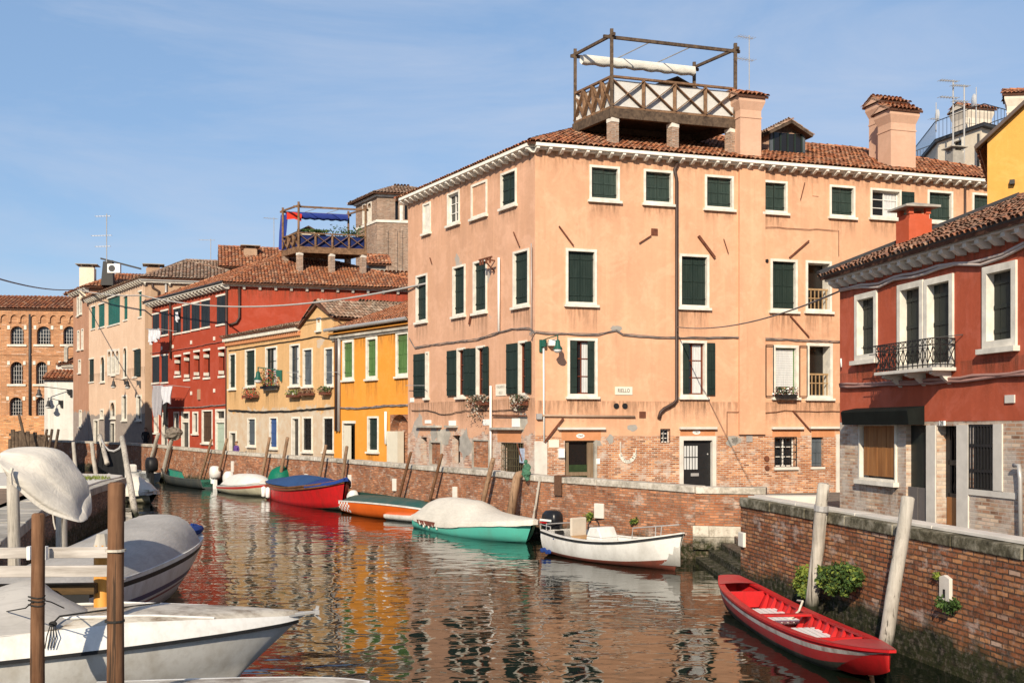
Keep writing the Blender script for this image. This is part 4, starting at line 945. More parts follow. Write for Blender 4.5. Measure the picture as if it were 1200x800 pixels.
# little chimney
def chim(root,C,w,z0,z1,m,capm,ang=0,name='chimney',slab=True):
    M=T(V((C[0],C[1],0)))@Matrix.Rotation(ang,4,'Z'); s=MB(); h=w/2
    s.loft([[V((a*k,b*k,z)) for a,b in ((-h,-h),(h,-h),(h,h),(-h,h))] for z,k in ((z0,1),(z1-.28,1),(z1-.28,.86),(z1-.16,.86))],m,closed=True,cap=True)
    for a,b in ((-1,-1),(1,-1),(1,1),(-1,1)): s.box(a*h*.75-.06,a*h*.75+.06,b*h*.75-.06,b*h*.75+.06,z1-.159,z1-.02,m)
    o=s.build(name,m,root,M)
    c=MB(); 
    c.add([(-h*1.5,-h*1.5,z1-.019),(h*1.5,-h*1.5,z1-.019),(h*1.5,h*1.5,z1-.019),(-h*1.5,h*1.5,z1-.019),(-h*1.5,-h*1.5,z1+.03),(h*1.5,-h*1.5,z1+.03),(h*1.5,h*1.5,z1+.03),(-h*1.5,h*1.5,z1+.03),(0,0,z1+.16)],[(3,2,1,0),(0,1,5,4),(1,2,6,5),(2,3,7,6),(3,0,4,7),(4,5,8),(5,6,8),(6,7,8),(7,4,8)])
    c.build('chimney_cap',capm,o,M); return o
c=V((A.x,A.y))+nv*1.75+V((dR.x,dR.y))*.35; chim(roofR,c,.6,7.3,EYE+(500-245)/FPX*c.y,m_redR if 0 else plaster('chimney red',(.5,.10,.045),seed=17),m_stone_old,math.atan2(dR.y,dR.x))
# balcony
def balcony():
    ua=fR.uz(1053,430)[0]-.12; ub=fR.uz(1121,430)[0]; zt=fR.uz(1085,433.5)[1]; pj=.52
    root=empty('balcony',fR.M@T((ua+ub)/2,0,zt),None,None,parent=rh); 
    s=MB(); s.box(ua,ub,-pj,-.003,zt-.07,zt,m_stone); s.build('slab',m_stone,root,fR.M,bevel=.01)
    for k in (.06,.5,.94):
        x=ua+(ub-ua)*k-(.09 if k>.5 else -.09 if k<.5 else 0); pr=[(0,zt-.071),(-pj*.8,zt-.071),(-pj*.8,zt-.12),(-pj*.55,zt-.17),(-pj*.4,zt-.15),(-pj*.28,zt-.22),(0,zt-.33)]
        MB().prism([V((x-.07,y-.003,z)) for y,z in pr],(.12,0,0)).build('bracket',m_stone,root,fR.M)
    s=MB(); zr=zt+.58; y=-pj+.03; x0,x1=ua+.04,ub-.04
    def rail(p,q,n):
        for z in (zr,zr-.13,zt+.06): s.bar(V((*p,z)),V((*q,z)),.022)
        p=V(p); q=V(q)
        for i in range(n+1):
            a=p.lerp(q,i/n); s.bar(V((a.x,a.y,zt)),V((a.x,a.y,zr)),.014)
            if i<n:
                b=p.lerp(q,(i+1)/n); s.bar(V((a.x,a.y,zt+.08)),V((b.x,b.y,zr-.15)),.012); s.bar(V((b.x,b.y,zt+.08)),V((a.x,a.y,zr-.15)),.012)
                m_=(a+b)/2; s.tube([V((m_.x,m_.y,zr-.065))+V(((b-a).x*.3*math.cos(t),(b-a).y*.3*math.cos(t),.05*math.sin(t))) for t in [k*math.pi/4 for k in range(9)]],.008,5)
    rail((x0,y),(x1,y),12); rail((x0,-.01),(x0,y),3); rail((x1,-.01),(x1,y),3)
    # window box carriers sticking out past both ends
    for z in (zr-.02,zr-.2): s.bar((x0,y-.16,z),(x1,y-.16,z),.014)
    for x in (x0-.35,x0): s.bar((x,y,zr-.02),(x,y-.16,zr-.02),.014)
    s.bar((x0-.4,y,zr),(x0,y,zr),.016); s.bar((x1,y,zr),(x1+.28,-.01,zr+.05),.016)
    s.build('railing',m_black,root,fR.M)
balcony()
r=fR.rect(1003.6,1083.5,480,497.5); s=MB(); s.prism([V((r[0],-.002,r[2])),V((r[0],-.36,r[2])),V((r[0],-.40,r[3]-.04)),V((r[0],-.36,r[3])),V((r[0],-.002,r[3]+.06))],(r[1]-r[0],0,0)); s.build('roller_awning_box',simple('black green awning box',(.010,.012,.011),.8,.3,3,spec=.08),rh,fR.M)
pipe(rh,fR,[(1188,545),(1194,545),(1195.5,560),(1196,640)],.04,m_zinc,off=-.1)
pipe(rh,fR,[(985.5,420),(986,430)],.02,m_wht,off=-.06,name='wire_clip')
cable(fR,[(985,453),(1030,451.5),(1080,449),(1140,444.5),(1170,441.5),(1215,438)],.035,'thick grey cable bundle low across the red house under the balcony',strands=2,m=simple('pinkish cable',(.36,.2,.17)))
cable(fR,[(984,341),(1000,337.5),(1030,336),(1048,327),(1070,324),(1100,314),(1120,310),(1150,309),(1175,300),(1200,289),(1215,284)],.032,'pale cable bundle sagging under the eaves of the red house',strands=2,m=simple('pale cable',(.5,.42,.38)),amp=.03)
# ---- yellow gable wall behind ------------------------------------------
fY=Fac(P(1157,0,36).xy,(P(1157,0,36)+V((8,-4,0))).xy); gy=Bld('yellow_house','bright yellow gable wall rising behind the red house roof','building',fY.A)
z0=fY.uz(1157,165)[1]; z1=fY.uz(1200,125)[1]; uu=fY.uz(1200,125)[0]; sl=(z1-z0)/uu
s=MB(); s.add([(0,0,-.2),(8,0,-.2),(8,0,z0+sl*4),(4,0,z0+sl*4),(0,0,z0),(0,8,-.2),(0,8,z0),(4,8,z0+sl*4),(8,8,z0),(8,8,-.2)],[(0,1,8,3,4) if 0 else (0,1,2,3,4),(0,4,6,5),(5,6,7,8,9)]); s.build('gable_wall',m_gable,gy,fY.M)
s=MB(); s.bar((-.35,-.05,z0-sl*.35+.06),(4.1,-.05,z0+sl*4.1+.06),.5,.1,m_pipeb); s.build('verge',m_pipeb,gy,fY.M)
quad_roof(gy,[fY.w(-.3,8,z0-sl*.3+.1),fY.w(-.3,.2,z0-sl*.3+.1),fY.w(4,.2,z0+sl*4+.1),fY.w(4,8,z0+sl*4+.1)],m_tile)
MB().box(*([fY.uz(1184,214)[0]-.02,fY.uz(1187,214)[0]+.06,-.2,-.003]),fY.uz(1184,217)[1],fY.uz(1184,212)[1]).build('wall_hook',m_black,gy,fY.M)
# ---- cream roof-terrace house far right --------------------------------
fK=Fac(P(1099,0,60).xy,P(1150,0,57).xy); fK2=Fac(fK.B,P(1185,0,58.5).xy)
ck=Bld('cream_house','cream house with an iron railed roof platform, aerials and two chimneys','building',fK.A); zk=fK.uz(1125,158)[1]
r=fK.rect(1116,1129,163,190); window(ck,fK,0,0,0,0,'dark',rect=r,fw=.1)
wall(ck,fK,-.2,zk,m_cream,name='front_wall'); wall(ck,fK2,-.2,zk,m_cream,name='side_wall'); closing(ck,[fK2.B,fK2.B+V((1,6)),fK.A+V((1,6)),fK.A],-.2,zk,m_cream)
s=MB(); q=[V((*fK.A,zk)),V((*fK.B,zk)),V((*fK2.B,zk)),V((*(fK.A+V((1,6))),zk))]; cc=sum(q,V())/4; q=[cc+(p-cc)*1.12 for p in q]; q=[V((p.x,p.y,zk)) for p in q]; s.prism(q,(0,0,.16)); s.build('platform',m_gut,ck,I4)
s=MB()
for a,b in zip(q,q[1:]+q[:1]):
    n=int((b-a).length/.28)
    for z in (1.1,.15): s.bar(a+V((0,0,z)),b+V((0,0,z)),.035)
    for i in range(n): p=a.lerp(b,i/n); s.bar(p+V((0,0,.15)),p+V((0,0,1.1)),.018)
s.build('railing',m_gut,ck,I4)
pipe(ck,fK2,[(1146.5,157),(1146.5,195)],.06,m_gut)
m_chw=plaster('weathered pale chimney',(.68,.60,.50),(.56,.49,.40),seed=18,streak=.35,patch=.3,pcol=(.4,.37,.33))
cd=V((.9,.25,0)).normalized(); cn=V((-.25,.9,0)).normalized()
c=P(1132,0,62); shaft(ck,c,cd,cn,1.7,1.2,zk-.5,EYE+(500-126)/FPX*62,m_chw,.1)
c=P(1180,0,52); k2=Bld('pale_chimney_house','weathered pale chimney stack with a tiled cap at the right edge of the photo','chimney',c.xy); shaft(k2,c,V((.97,-.1,0)),V((.42,.9,0)),1.9,1.2,10,EYE+(500-111)/FPX*52,m_chw,.12,name='shaft')
c=P(1112,0,56); k3=empty('flue_pot',T(V((c.x,c.y,14))),'small grey flue with a flat slab cap before the cream house','chimney'); chim(k3,(c.x+.3,c.y),.62,12.5,EYE+(500-174)/FPX*56,m_cement,m_stone_old,.2,name='shaft')
# aerials
def aerial(base,h,els,label,dish=None,ang=.4,r=.018,group='roof aerials'):
    root=empty('television_aerial',T(base),label,'aerial',group); s=MB(); s.tube([(0,0,0),(0,0,h)],r*1.3,6); s.build('mast',m_zinc,root)
    for z,L,n in els:
        s=MB(); d=V((math.cos(ang),math.sin(ang),.04)); p=V((-math.sin(ang),math.cos(ang),0))
        s.bar(V((0,0,z))-d*L*.75,V((0,0,z))+d*L*.25,r*1.4)
        for i in range(n): c=V((0,0,z))+d*(L*(-.75+i/(n-1))); s.bar(c-p*.22*(1-.03*i),c+p*.22*(1-.03*i),r*.7)
        s.build('antenna',m_zinc,root)
    if dish: 
        s=MB(); s.loft([[V((dish[0],dish[1],dish[2]))+V((.06*k*k,math.cos(t)*.34*k,math.sin(t)*.34*k)) for t in [i*math.pi/8 for i in range(16)]] for k in (0.01,.5,1)],m_wht,closed=True); s.bar((0,0,dish[2]),dish,.03); s.build('dish',m_wht,root)
    return root
c=P(1117,190,57); aerial(c,4.2,[(4.15,1.1,8),(3.3,1.1,7)],'tallest aerial with two combs in front of the cream house',ang=.35,r=.03)
c=P(1130,190,57); aerial(c,3.95,[(3.9,1.0,8),(3.1,.9,6)],'aerial mast to the right of the tallest one by the cream house',ang=.35,r=.03)
c=P(1097,155,60); aerial(c,1.6,[(.7,.5,4)],'white satellite dish on the left corner of the iron railing',dish=(0,0,.9),r=.02)
c=P(1144,150,60); aerial(c,2.2,[(1.2,.4,4)],'white satellite dish standing above the cream house chimney',dish=(-.2,0,1.5),r=.02)
c=P(878,105,45.3); aerial(c,2.2,[(2.1,.8,7),(1.2,.9,7)],'two armed aerial on the chimney beside the timber terrace',ang=.5,r=.016)
c=P(125,307,92); aerial(c,4.0,[(3.8,1.2,6),(2.2,1.6,8),(1.3,1.2,6)],'tall thin aerial above the pink houses at the far left',ang=.1,r=.03)
c=P(321,292,80); aerial(c,2.3,[(2.2,1,6)],'thin aerial left of the blue draped terrace',ang=.6,r=.02)
c=P(247,305,88); aerial(c,1.7,[(1.6,1.2,5)],'faint small aerial over the brown roof ridge',ang=.3,r=.02)

# ================================================ THE ROW ALONG THE CANAL
# saffron house
S0=V((-4.81,53.0)); S1=V((-9.5,59.2)); fS=Fac(S1,S0); sh=Bld('saffron_house','low bright saffron yellow house with green shutters and an arched passage','house',S0)
Sw=lambda *a,**k: window(sh,fS,*a,**k)
Sw(402,415,398,445,sm=m_greenl,fw=.14); Sw(429.3,442.6,394.4,443.7,sm=m_greenl,fw=.14); Sw(464.3,480,388,440.7,sm=m_greenl,fw=.14)
Sw(431,444,487.5,529,'single',sm=m_green,fw=.1)
r=fS.rect(402.5,416,496,540); r=(r[0],r[1],1.0,r[3]); fS.op.append(r); s=MB(); s.box(r[0]-.08,r[1]+.08,-.03,-.003,r[3],r[3]+.14); s.box(r[0]-.1,r[0]-.0,-.03,.3,r[2],r[3]); o=s.build('door',m_trim,sh,fS.M)
m_creamd=simple('cream door leaf',(.6,.56,.46),.6,.08); MB().box(r[0]+.02,r[0]+(r[1]-r[0])*.6,.02,.06,r[2],r[3]-.1).build('door_leaf',m_creamd,o,fS.M); MB().box(r[0],r[1],.29,.3,r[2],r[3]).build('dark_passage',m_glassd,o,fS.M)
r=fS.rect(457.5,484,484.5,545); r=(r[0],min(r[1],fS.L-.05),.9,r[3]); window(sh,fS,0,0,0,0,'blind',rect=r,fw=.04,deep=.55,arch=True,trim=m_yellow,wallm=m_pier if 0 else m_quay,sill=False,name='archway')
r2=fS.rect(454.5,467,505,545); MB().box(r2[0],r2[1],-.06,.3,.9,r2[3]).build('cream_pillar',m_creamd,sh,fS.M)
stain(sh,fS,0,fS.L,8.15,1.0,25)
wall(sh,fS,-.2,8.82,m_yellow,name='front_wall',reveal=.55); nS=V((fS.n.x,fS.n.y))
closing(sh,[fS.B,fS.B+nS*8,fS.A+nS*8,fS.A],-.2,8.82,m_yellow)
s=MB(); s.box(-.2,fS.L+.1,-.28,-.003,8.5,8.56,m_yellow); s.box(-.1,fS.L+.1,-.2,-.003,8.28,8.4,m_stone_old); s.box(-.1,fS.L+.1,-.1,-.003,8.18,8.279,m_stone_old); s.tube([(-.3,-.42,8.74),(fS.L+.2,-.42,8.74)],.09,8,m_zinc); s.build('cornice',m_stone_old,sh,fS.M)
up=V((*nS*4.9,1.8)); e0=V((*fS.A,8.72))-V((*nS*.36,0)); e1=V((*fS.B,8.72))-V((*nS*.36,0))+V((fS.d.x,fS.d.y,0))*1.2
quad_roof(sh,[e0,e1,e1+up,e0+up],m_tile,ridges=((3,2),)); quad_roof(sh,[e1+V((*nS*9.8,0)),e0+V((*nS*9.8,0)),e0+up,e1+up],m_tile,name='rear_roof')
pipe(sh,fS,[(392.5,388),(394,398),(394,505)],.1,m_pipeb); pipe(sh,fS,[(397.5,396),(397.5,420),(397,505)],.09,m_zinc); pipe(sh,fS,[(452,482),(452,520)],.07,m_wht,name='white_conduit')
# ochre house with a small gable
O1=V((-9.5,59.25)); O0=V((-18.3,71.15)); fO=Fac(O0,O1); oh=Bld('ochre_house','peeling ochre house with a little gable, flower boxes and blue shutters','house',O1)
Ow=lambda *a,**k: window(oh,fO,*a,**k)
Ow(268.8,276.7,414,455.5); Ow(287.6,299.7,409,453); Ow(311.4,325,406,455,'curtain',sm=m_green); Ow(340,351.7,403,452,'curtain',sm=m_greyg); Ow(355.4,366.7,408,452.5,sm=m_greyg); Ow(380.5,391,407,452,sm=m_greyg); Ow(371.5,376.5,372,387,'blind',wallm=m_trim)
Ow(290.5,300,489.5,522.5,sm=m_greyg,fw=.08); Ow(316,325.5,488.5,525,sm=m_blueg,fw=.08)
for x0,x1,y0,y1 in ((355,366.5,488,529),(379,391.5,488,529)):
    w=Ow(x0,x1,y0,y1,'dark',fw=.1); r=fO.rect(x0+1.5,x1-1.5,y0+2,y1-2); grille(w,fO,*r,5,6,y=.02,r=.018)
for x0,x1,y0,y1,st,smx in ((269,277.5,505,533,'dark',None),(342,351.5,488,536,'dark',None)):
    r=fO.rect(x0,x1,y0,y1); window(oh,fO,0,0,0,0,st,rect=(r[0],r[1],1.0,r[3]),name='door',fw=.12)
ug=fO.uz(352.5,400)[0]; zc=9.32; zg_=9.3; Lf=fO.L
wall(oh,fO,-.2,zc,m_ochre,name='front_wall'); nO=V((fO.n.x,fO.n.y)); closing(oh,[fO.B,fO.B+nO*7,fO.A+nO*7,fO.A],-.2,zc,m_ochre)
uk,zk_=fO.uz(373.5,356.5); MB().prism([V((ug,.0,zc-.001)),V((Lf,.0,zc-.001)),V((Lf,0,8.9+.5)),V((uk,0,zk_)),V((ug,0,fO.uz(353,383)[1]))],(0,.3,0)).build('gable_wall',m_ochre,oh,fO.M)
s=MB(); n=46
s.box(-.15,ug,-.2,-.003,zc-.12,zc-.02,m_stone_old)
for i in range(n): x=ug*i/n; s.box(x,x+ug/n*.5,-.3,-.003,zc-.3,zc-.125,m_trim); s.box(x+ug/n*.25,x+ug/n*.8,-.16,-.003,zc-.56,zc-.36,m_orp)
s.box(-.1,ug,-.10,-.003,zc-.36,zc-.31,m_orp); s.build('dentil_cornice',m_trim,oh,fO.M)
a=V((*fO.A,zc)); d=V((fO.d.x,fO.d.y,0)); n3=V((*nO,0)); quad_roof(oh,[a-n3*.35-d*.2,a+d*(ug+.02)-n3*.35,a+d*(ug+.02)+n3*3.6+V((0,0,.95)),a-d*.2+n3*3.6+V((0,0,.95))],m_tile_old)
pk=fO.w(uk,-.2,zk_+.08); pe=fO.w(Lf+.2,-.2,8.85+.6); pl=fO.w(ug-.1,-.2,fO.uz(353,383)[1]+.0); bk=V((*nO*9,.55))
quad_roof(oh,[pe,pe+n3*9,pk+n3*9+V((0,0,.5)),pk],m_tile_old,name='roof',ridges=((3,2),)); quad_roof(oh,[pl+n3*9,pl,pk,pk+n3*9+V((0,0,.5))],m_tile_old,name='roof')
# backing roofs between the ochre gable and the palace
# long red house
K=V((-18.24,71.25)); dRed=V((-.606,.796)).normalized(); dRs=V((.964,.267)).normalized()
rl=Bld('long_red_house','long deep red house facing the canal with rows of black shutters','building',K)
fA=Fac(K+dRed*14.0,K); fB=Fac(K,K+dRs*14); Z2=12.82
Aw=lambda *a,**k: window(rl,fA,*a,far=True,**k)
m_blk=wood('black shutter paint',(.008,.010,.012),(.02,.024,.026),.5,(3,3,.5))
for x0,x1,y0,y1 in ((179,186.5,368.5,394),(189,197,364.5,392),(204,212,361.5,390),(214.5,222.7,358,388),(225,234,355.5,385.5),(236,246,352.5,383),(254,264,347,379.5)): Aw(x0,x1,y0,y1,sm=m_blk,ls=True,deep=.08)
for x0,x1,y0,y1 in ((178.6,186.7,418,448),(189.5,197,416.6,447.5)): Aw(x0,x1,y0,y1,sm=m_blk,ls=True,deep=.08)
def keyed(fac,root,x0,x1,y0,y1):
    r=fac.rect(x0,x1,y0,y1); w=window(root,fac,0,0,0,0,'dark',rect=r,frame=False,deep=.32)
    s=MB(); e=.06
    for q in ((r[0]-e,r[1]+e,-.05,.06,r[3]+.002,r[3]+.14),(r[0]-e,r[1]+e,-.07,.06,r[2]-.14,r[2]-.002),(r[0]+.004,r[0]+.12,-.03,.3,r[3]-.42,r[3]-.2),(r[0]+.004,r[0]+.12,-.03,.3,r[2]+.12,r[2]+.34)):
        MB().box(*q).build('stone_block',m_trim,w,fac.M)
for a in ((205,212,418,440),(216,222.5,415,444),(227.5,234,412.5,441.5),(239,246,411,442),(256.5,263.3,409,440)): keyed(fA,rl,*a)
for a in ((181,186,483,507),(204,210,482,508),(226,232.5,482,508)): Aw(*a,'dark',fw=.12)
Aw(237,249.3,480,519,'single',sm=wood('brown door wood',(.05,.03,.02),(.09,.05,.03)),fw=.1,name='door')
for a,smx in (((190,197,483,530),None),((213,222.3,482,530),None),((252.8,264.5,479,534),m_palegreen)):
    r=fA.rect(*a); zb=1.35
    if smx: window(rl,fA,0,0,0,0,'single',rect=(r[0],r[1],zb,r[3]-.75),fw=.14,sm=smx,name='door',sill=False,far=True); window(rl,fA,0,0,0,0,'dark',rect=(r[0],r[1],r[3]-.74,r[3]),fw=.14,name='fanlight',sill=False)
    else: window(rl,fA,0,0,0,0,'dark',rect=(r[0],r[1],zb,r[3]-.62),fw=.14,name='door',sill=False); window(rl,fA,0,0,0,0,'dark',rect=(r[0],r[1],r[3]-.61,r[3]),fw=.12,name='fanlight',sill=False)
for px,py in ((190,408),(203,406),(224.5,401),(251.5,396.5),(224.5,460.5),(251.5,457.5)):
    u,z=fA.uz(px,py); MB().box(u-.12,u+.12,-.06,-.003,z-.12,z+.12).build('tie_plate',m_trim,rl,fA.M)
stain(rl,fA,0,14,Z2-.3,1.4,5); stain(rl,fB,0,14,Z2-.3,1.2,15)
wall(rl,fA,-.2,Z2,m_redL,name='front_wall'); wall(rl,fB,-.2,Z2,m_redL,name='side_wall'); closing(rl,[fB.B,fB.B+dRed*14,fA.A],-.2,Z2,m_redL)
cornice(rl,fA,Z2,0,None,.62,.5,.22,gut=m_gut,m=m_trim); cornice(rl,fB,Z2,0,None,1.0,.22,.16,gut=m_zinc,m=m_trim)
roofA,_,_,_=hip_roof(rl,K,dRs,14,dRed,14,Z2,.46,ov=.5,m=m_tile,pitch=.21,course=.38)
pipe(rl,fA,[(199.5,356),(200,420)],.09,m_pipeb); pipe(rl,fA,[(265.5,335),(265.5,530)],.08,m_pipeb); pipe(rl,fB,[(280.5,337),(280.5,372),(277,378),(268,381)],.08,m_pipeb)
u,z=fA.uz(234,462); MB().box(u-.15,u+.15,-.12,-.003,z-.35,z+.35).build('meter_box',m_tan,rl,fA.M)
# pink gothic house
G0=V((-27.8,84.0)); dG=V((-.568,.823)).normalized(); gh=Bld('pink_gothic_house','pale pink gothic house with teal shutters and slender stone columns','building',G0)
fG=Fac(G0+dG*16.7,G0); fG2=Fac(G0,G0+dRs*9); Z3=14.85
Gw=lambda *a,**k: window(gh,fG,*a,far=True,**({'ls':True} if not k.get('arch') and 'fw' not in k else {}),**k)
Gw(107,111.5,359.5,385,sm=m_green2); Gw(115.5,122.5,356.5,383,sm=m_green2); Gw(126,140.5,348,380,sm=m_green2); Gw(145,149.3,347.5,374.5,sm=m_green2); Gw(162.5,166,342,371,sm=m_green2)
Gw(104.5,110,421,447,sm=m_green); Gw(118,123,417,447.5,sm=m_green,arch=True,wallm=m_pink)
for i in range(3): x=126.3+i*4.7; Gw(x,x+4.4,409.5-i*.4,440-i*.6,'dark',arch=True,fw=.16,wallm=m_pink,sill=(i==1))
Gw(144.7,149,406.5,442.5,sm=m_green,arch=True,wallm=m_pink); Gw(156,161,410,441,sm=m_green,leafR=1.0); 
for a in ((129,135.5,469,490),): Gw(*a,'dark',arch=True,wallm=m_pink,fw=.18)
for a in ((143,149,462.5,492.5),(160,166,462.5,492.5),(117.5,121.5,479,490)): Gw(*a,'dark',fw=.14)
for a in ((110,115.5,491,518),(129,135,494,518)): r=fG.rect(*a); window(gh,fG,0,0,0,0,'dark',rect=(r[0],r[1],1.3,r[3]),name='door',fw=.14,sill=False)
stain(gh,fG,0,fG.L,Z3-.2,1.6,45); stain(gh,fG,0,fG.L,8.2,1.5,47)
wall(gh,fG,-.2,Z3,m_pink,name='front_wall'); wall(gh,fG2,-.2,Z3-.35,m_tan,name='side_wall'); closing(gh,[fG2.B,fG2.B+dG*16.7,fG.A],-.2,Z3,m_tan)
cornice(gh,fG,Z3,0,None,.62,.45,.2,m=m_trim); cornice(gh,fG2,Z3-.2,0,None,1.6,.3,.14,gut=m_zinc,m=m_trim)
roofG,_,_,_=hip_roof(gh,G0,dRs,9,dG,16.7,Z3,.42,ov=.5,m=m_tile_old,pitch=.26,course=.45)
pipe(gh,fG2,[(178,330),(179,337),(186,341),(186,356)],.09,m_pipeb); pipe(gh,fG2,[(194.5,330),(194.5,366)],.09,m_zinc)
c=P(180,0,88); chim(roofG,(c.x,c.y),1.1,15,EYE+(500-311)/FPX*88,m_tan,m_stone_old,.3)
# narrow rosy house
N0=V((-37.6,98.5)); dN=V((-.568,.823)).normalized(); nh=Bld('narrow_rosy_house','tall narrow rosy brown house at the canal bend under a white chimney','building',N0)
fN=Fac(N0+dN*5.6,N0); fN2=Fac(N0,N0+dRs*10); Z4=16.0
for a,sx in (((90.5,93,348,370),m_blk),((93.3,96.2,346,368),m_blk),((90.8,93.4,387,410),None),((95.5,98,385,409),None),((92,95,421,437),None),((93,96,480,500),None)): window(nh,fN,*a,'closed' if sx else 'dark',far=True,sm=sx,fw=.1)
wall(nh,fN,-.2,Z4,m_brickpink,name='front_wall'); wall(nh,fN2,-.2,Z4,m_brickpink,name='side_wall'); closing(nh,[fN2.B,fN2.B+dN*6,fN.A],-.2,Z4,m_brickpink)
cornice(nh,fN,Z4,0,None,.9,.45,.2,m=m_trim); roofN,_,_,_=hip_roof(nh,N0,dRs,10,dN,6.5,Z4,.45,ov=.5,m=m_tile,pitch=.28,course=.45)
c=P(103,0,100); s=chim(roofN,(c.x,c.y),1.25,15,EYE+(500-311)/FPX*100,m_cream,m_stone_old,.2)
cu=P(134,0,97); o=MB(); o.box(-.55,.55,-.2,.2,0,.78,m_wht); o.tube([(-.15,-.23,.39),(-.15,-.21,.39)],.29,16,m_gut); o=o.build('air_conditioner',m_wht,None,T(P(134,320,97)),bevel=.03); tag(o,'white air conditioner box with round dark fan on the far left rooftop','air conditioner')
s=MB(); q=P(118,326,98); s.prism([q+V((0,0,-.6)),q+V((.2,0,1.5)),q+V((1.0,0,1.6)),q+V((1.1,0,-.6))],(0,.5,0)); s.bar(q+V((.0,0,1.75)),q+V((3.4,.5,.9)),.3,.12); o=s.build('roof_shelter',m_black,None,I4); tag(o,'black lean-to shelter on the roof beside the white air conditioner','shelter')
# brick factory
fW=Fac(P(-60,0,116).xy,P(110,0,118).xy); wa=Bld('brick_factory','large orange brick factory building with arched windows across the end of the canal','building',(-44,117))
for y0,y1,xs in ((382,403.5,((12,28),(43,59.5),(74,89))),(423.5,450,((12,27),(42,55.5),(72,86))),(465,487,((11,26.5),(42,53),(72,86)))):
    for x0,x1 in xs:
        w=window(wa,fW,x0,x1,y0,y1,'sash',sm=m_zinc,fw=.02,deep=.45,arch=True,cols=5 ,rows=5,trim=m_arsen,wallm=m_arsen,sill=False)
        r=fW.rect(x0,x1,y0,y1); MB().box(r[0]-.3,r[1]+.3,-.15,-.003,r[2]-.2,r[2]).build('sill',m_trim,w,fW.M)
        for q in ((r[0]-.28,r[0]-.02),(r[1]+.02,r[1]+.28)): MB().box(*q,-.08,-.003,r[3]-.35,r[3]+.05).build('impost_stone',m_trim,w,fW.M)
Z5=fW.uz(40,363)[1]; wall(wa,fW,-.2,Z5,m_arsen,name='front_wall',reveal=.45)
s=MB(); u0=fW.uz(0,0)[0]-2; 
for i in range(20):
    u=u0+i*.99
    if u>fW.L: break
    pts=[V((u+.12+.37+.37*math.cos(t),-.16,Z5-1.0+.45*math.sin(t))) for t in [math.pi*k/8 for k in range(9)]]
    for p,q in zip(pts,pts[1:]): s.add([p,q,V((q.x,-.16,Z5-.05)),V((p.x,-.16,Z5-.05)),p+V((0,.157,0)),q+V((0,.157,0))],[(1,0,3,2),(0,1,5,4)])
    s.box(u-.13,u+.12,-.16,-.003,Z5-1.35,Z5-.05)
s.box(u0,fW.L,-.3,-.003,Z5-.05,Z5+.06,m_trim); s.box(u0,fW.L,-.06,-.003,fW.uz(20,415)[1]-.1,fW.uz(20,415)[1]+.08); s.build('arcaded_frieze',m_arsen,wa,fW.M)
pipe(wa,fW,[(35,368),(35,486)],.14,m_gut)
quad_roof(wa,[fW.w(-1,-.4,Z5+.07),fW.w(fW.L+1,-.4,Z5+.07),fW.w(fW.L+1,5,Z5+1.9),fW.w(-1,5,Z5+1.9)],m_tile,pitch=.4,course=.6,ridges=((3,2),)); MB().quad(fW.w(-1,10,Z5),fW.w(fW.L+1,10,Z5),fW.w(fW.L+1,5,Z5+1.85),fW.w(-1,5,Z5+1.85)).build('rear_roof',m_tilebase,wa,I4); closing(wa,[fW.w(fW.L,0,0),fW.w(fW.L,10,0),fW.w(0,10,0),fW.w(0,0,0)],-.2,Z5,m_arsen)
fV=Fac(P(-40,0,110).xy,P(53,0,110).xy); o=MB().box(0,fV.L,0,.5,.5,fV.uz(20,487)[1]).build('garden_wall',brick('garden brick',(.55,.22,.08),(.62,.3,.13),(.5,.33,.2),white=0,big=.1,bw=.5,bh=.14,ms=.02),None,fV.M); tag(o,'low orange brick garden wall in front of the factory','wall')
# white shed with bell arch
fH=Fac(P(52,0,107).xy,P(90,0,107.5).xy); hs=Bld('white_shed','small whitewashed house with a tiled lean-to roof and a stone bell arch','house',fH.A)
zh=fH.uz(70,444)[1]; wall(hs,fH,-.2,zh,m_white,name='front_wall'); closing(hs,[fH.B,fH.B+V((0,5)),fH.A+V((0,5)),fH.A],-.2,zh,m_white); fH3=Fac(fH.A+V((.3,2.0)),fH.B+V((0,2.0))); z6=fH.uz(70,430)[1]
wall(hs,fH3,zh-.3,z6+.35,m_white,name='upper_wall'); quad_roof(hs,[fH.w(-.15,-.4,zh),fH.w(fH.L,-.4,zh),fH.w(fH.L,2.0,zh+1.0),fH.w(.2,2.0,zh+1.0)],m_tile,pitch=.34,course=.5)
quad_roof(hs,[fH3.w(0,-.3,z6+.35),fH3.w(fH3.L,-.3,z6+.7),fH3.w(fH3.L,2.6,z6+2.0),fH3.w(1.8,2.6,z6+1.0)],m_tile,name='upper_roof',pitch=.34,course=.5)
s=MB(); q=fH3.M; x=.75
s.box(x,x+.32,-.1,.4,z6+.3,z6+1.9); s.box(x+1.0,x+1.32,-.1,.4,z6+.3,z6+1.9); s.box(x-.25,x+1.6,-.15,.45,z6+.05,z6+.35)
pts=[V((x+.66+.66*math.cos(t),-.1,z6+1.9+.5*math.sin(t))) for t in [math.pi*k/8 for k in range(9)]]; pi=[V((x+.66+.34*math.cos(t),-.1,z6+1.9+.28*math.sin(t))) for t in [math.pi*k/8 for k in range(9)]]
for i in range(8): s.prism([pts[i],pts[i+1],pi[i+1],pi[i]],(0,.5,0))
s.build('bell_arch',m_stone_old,hs,q)
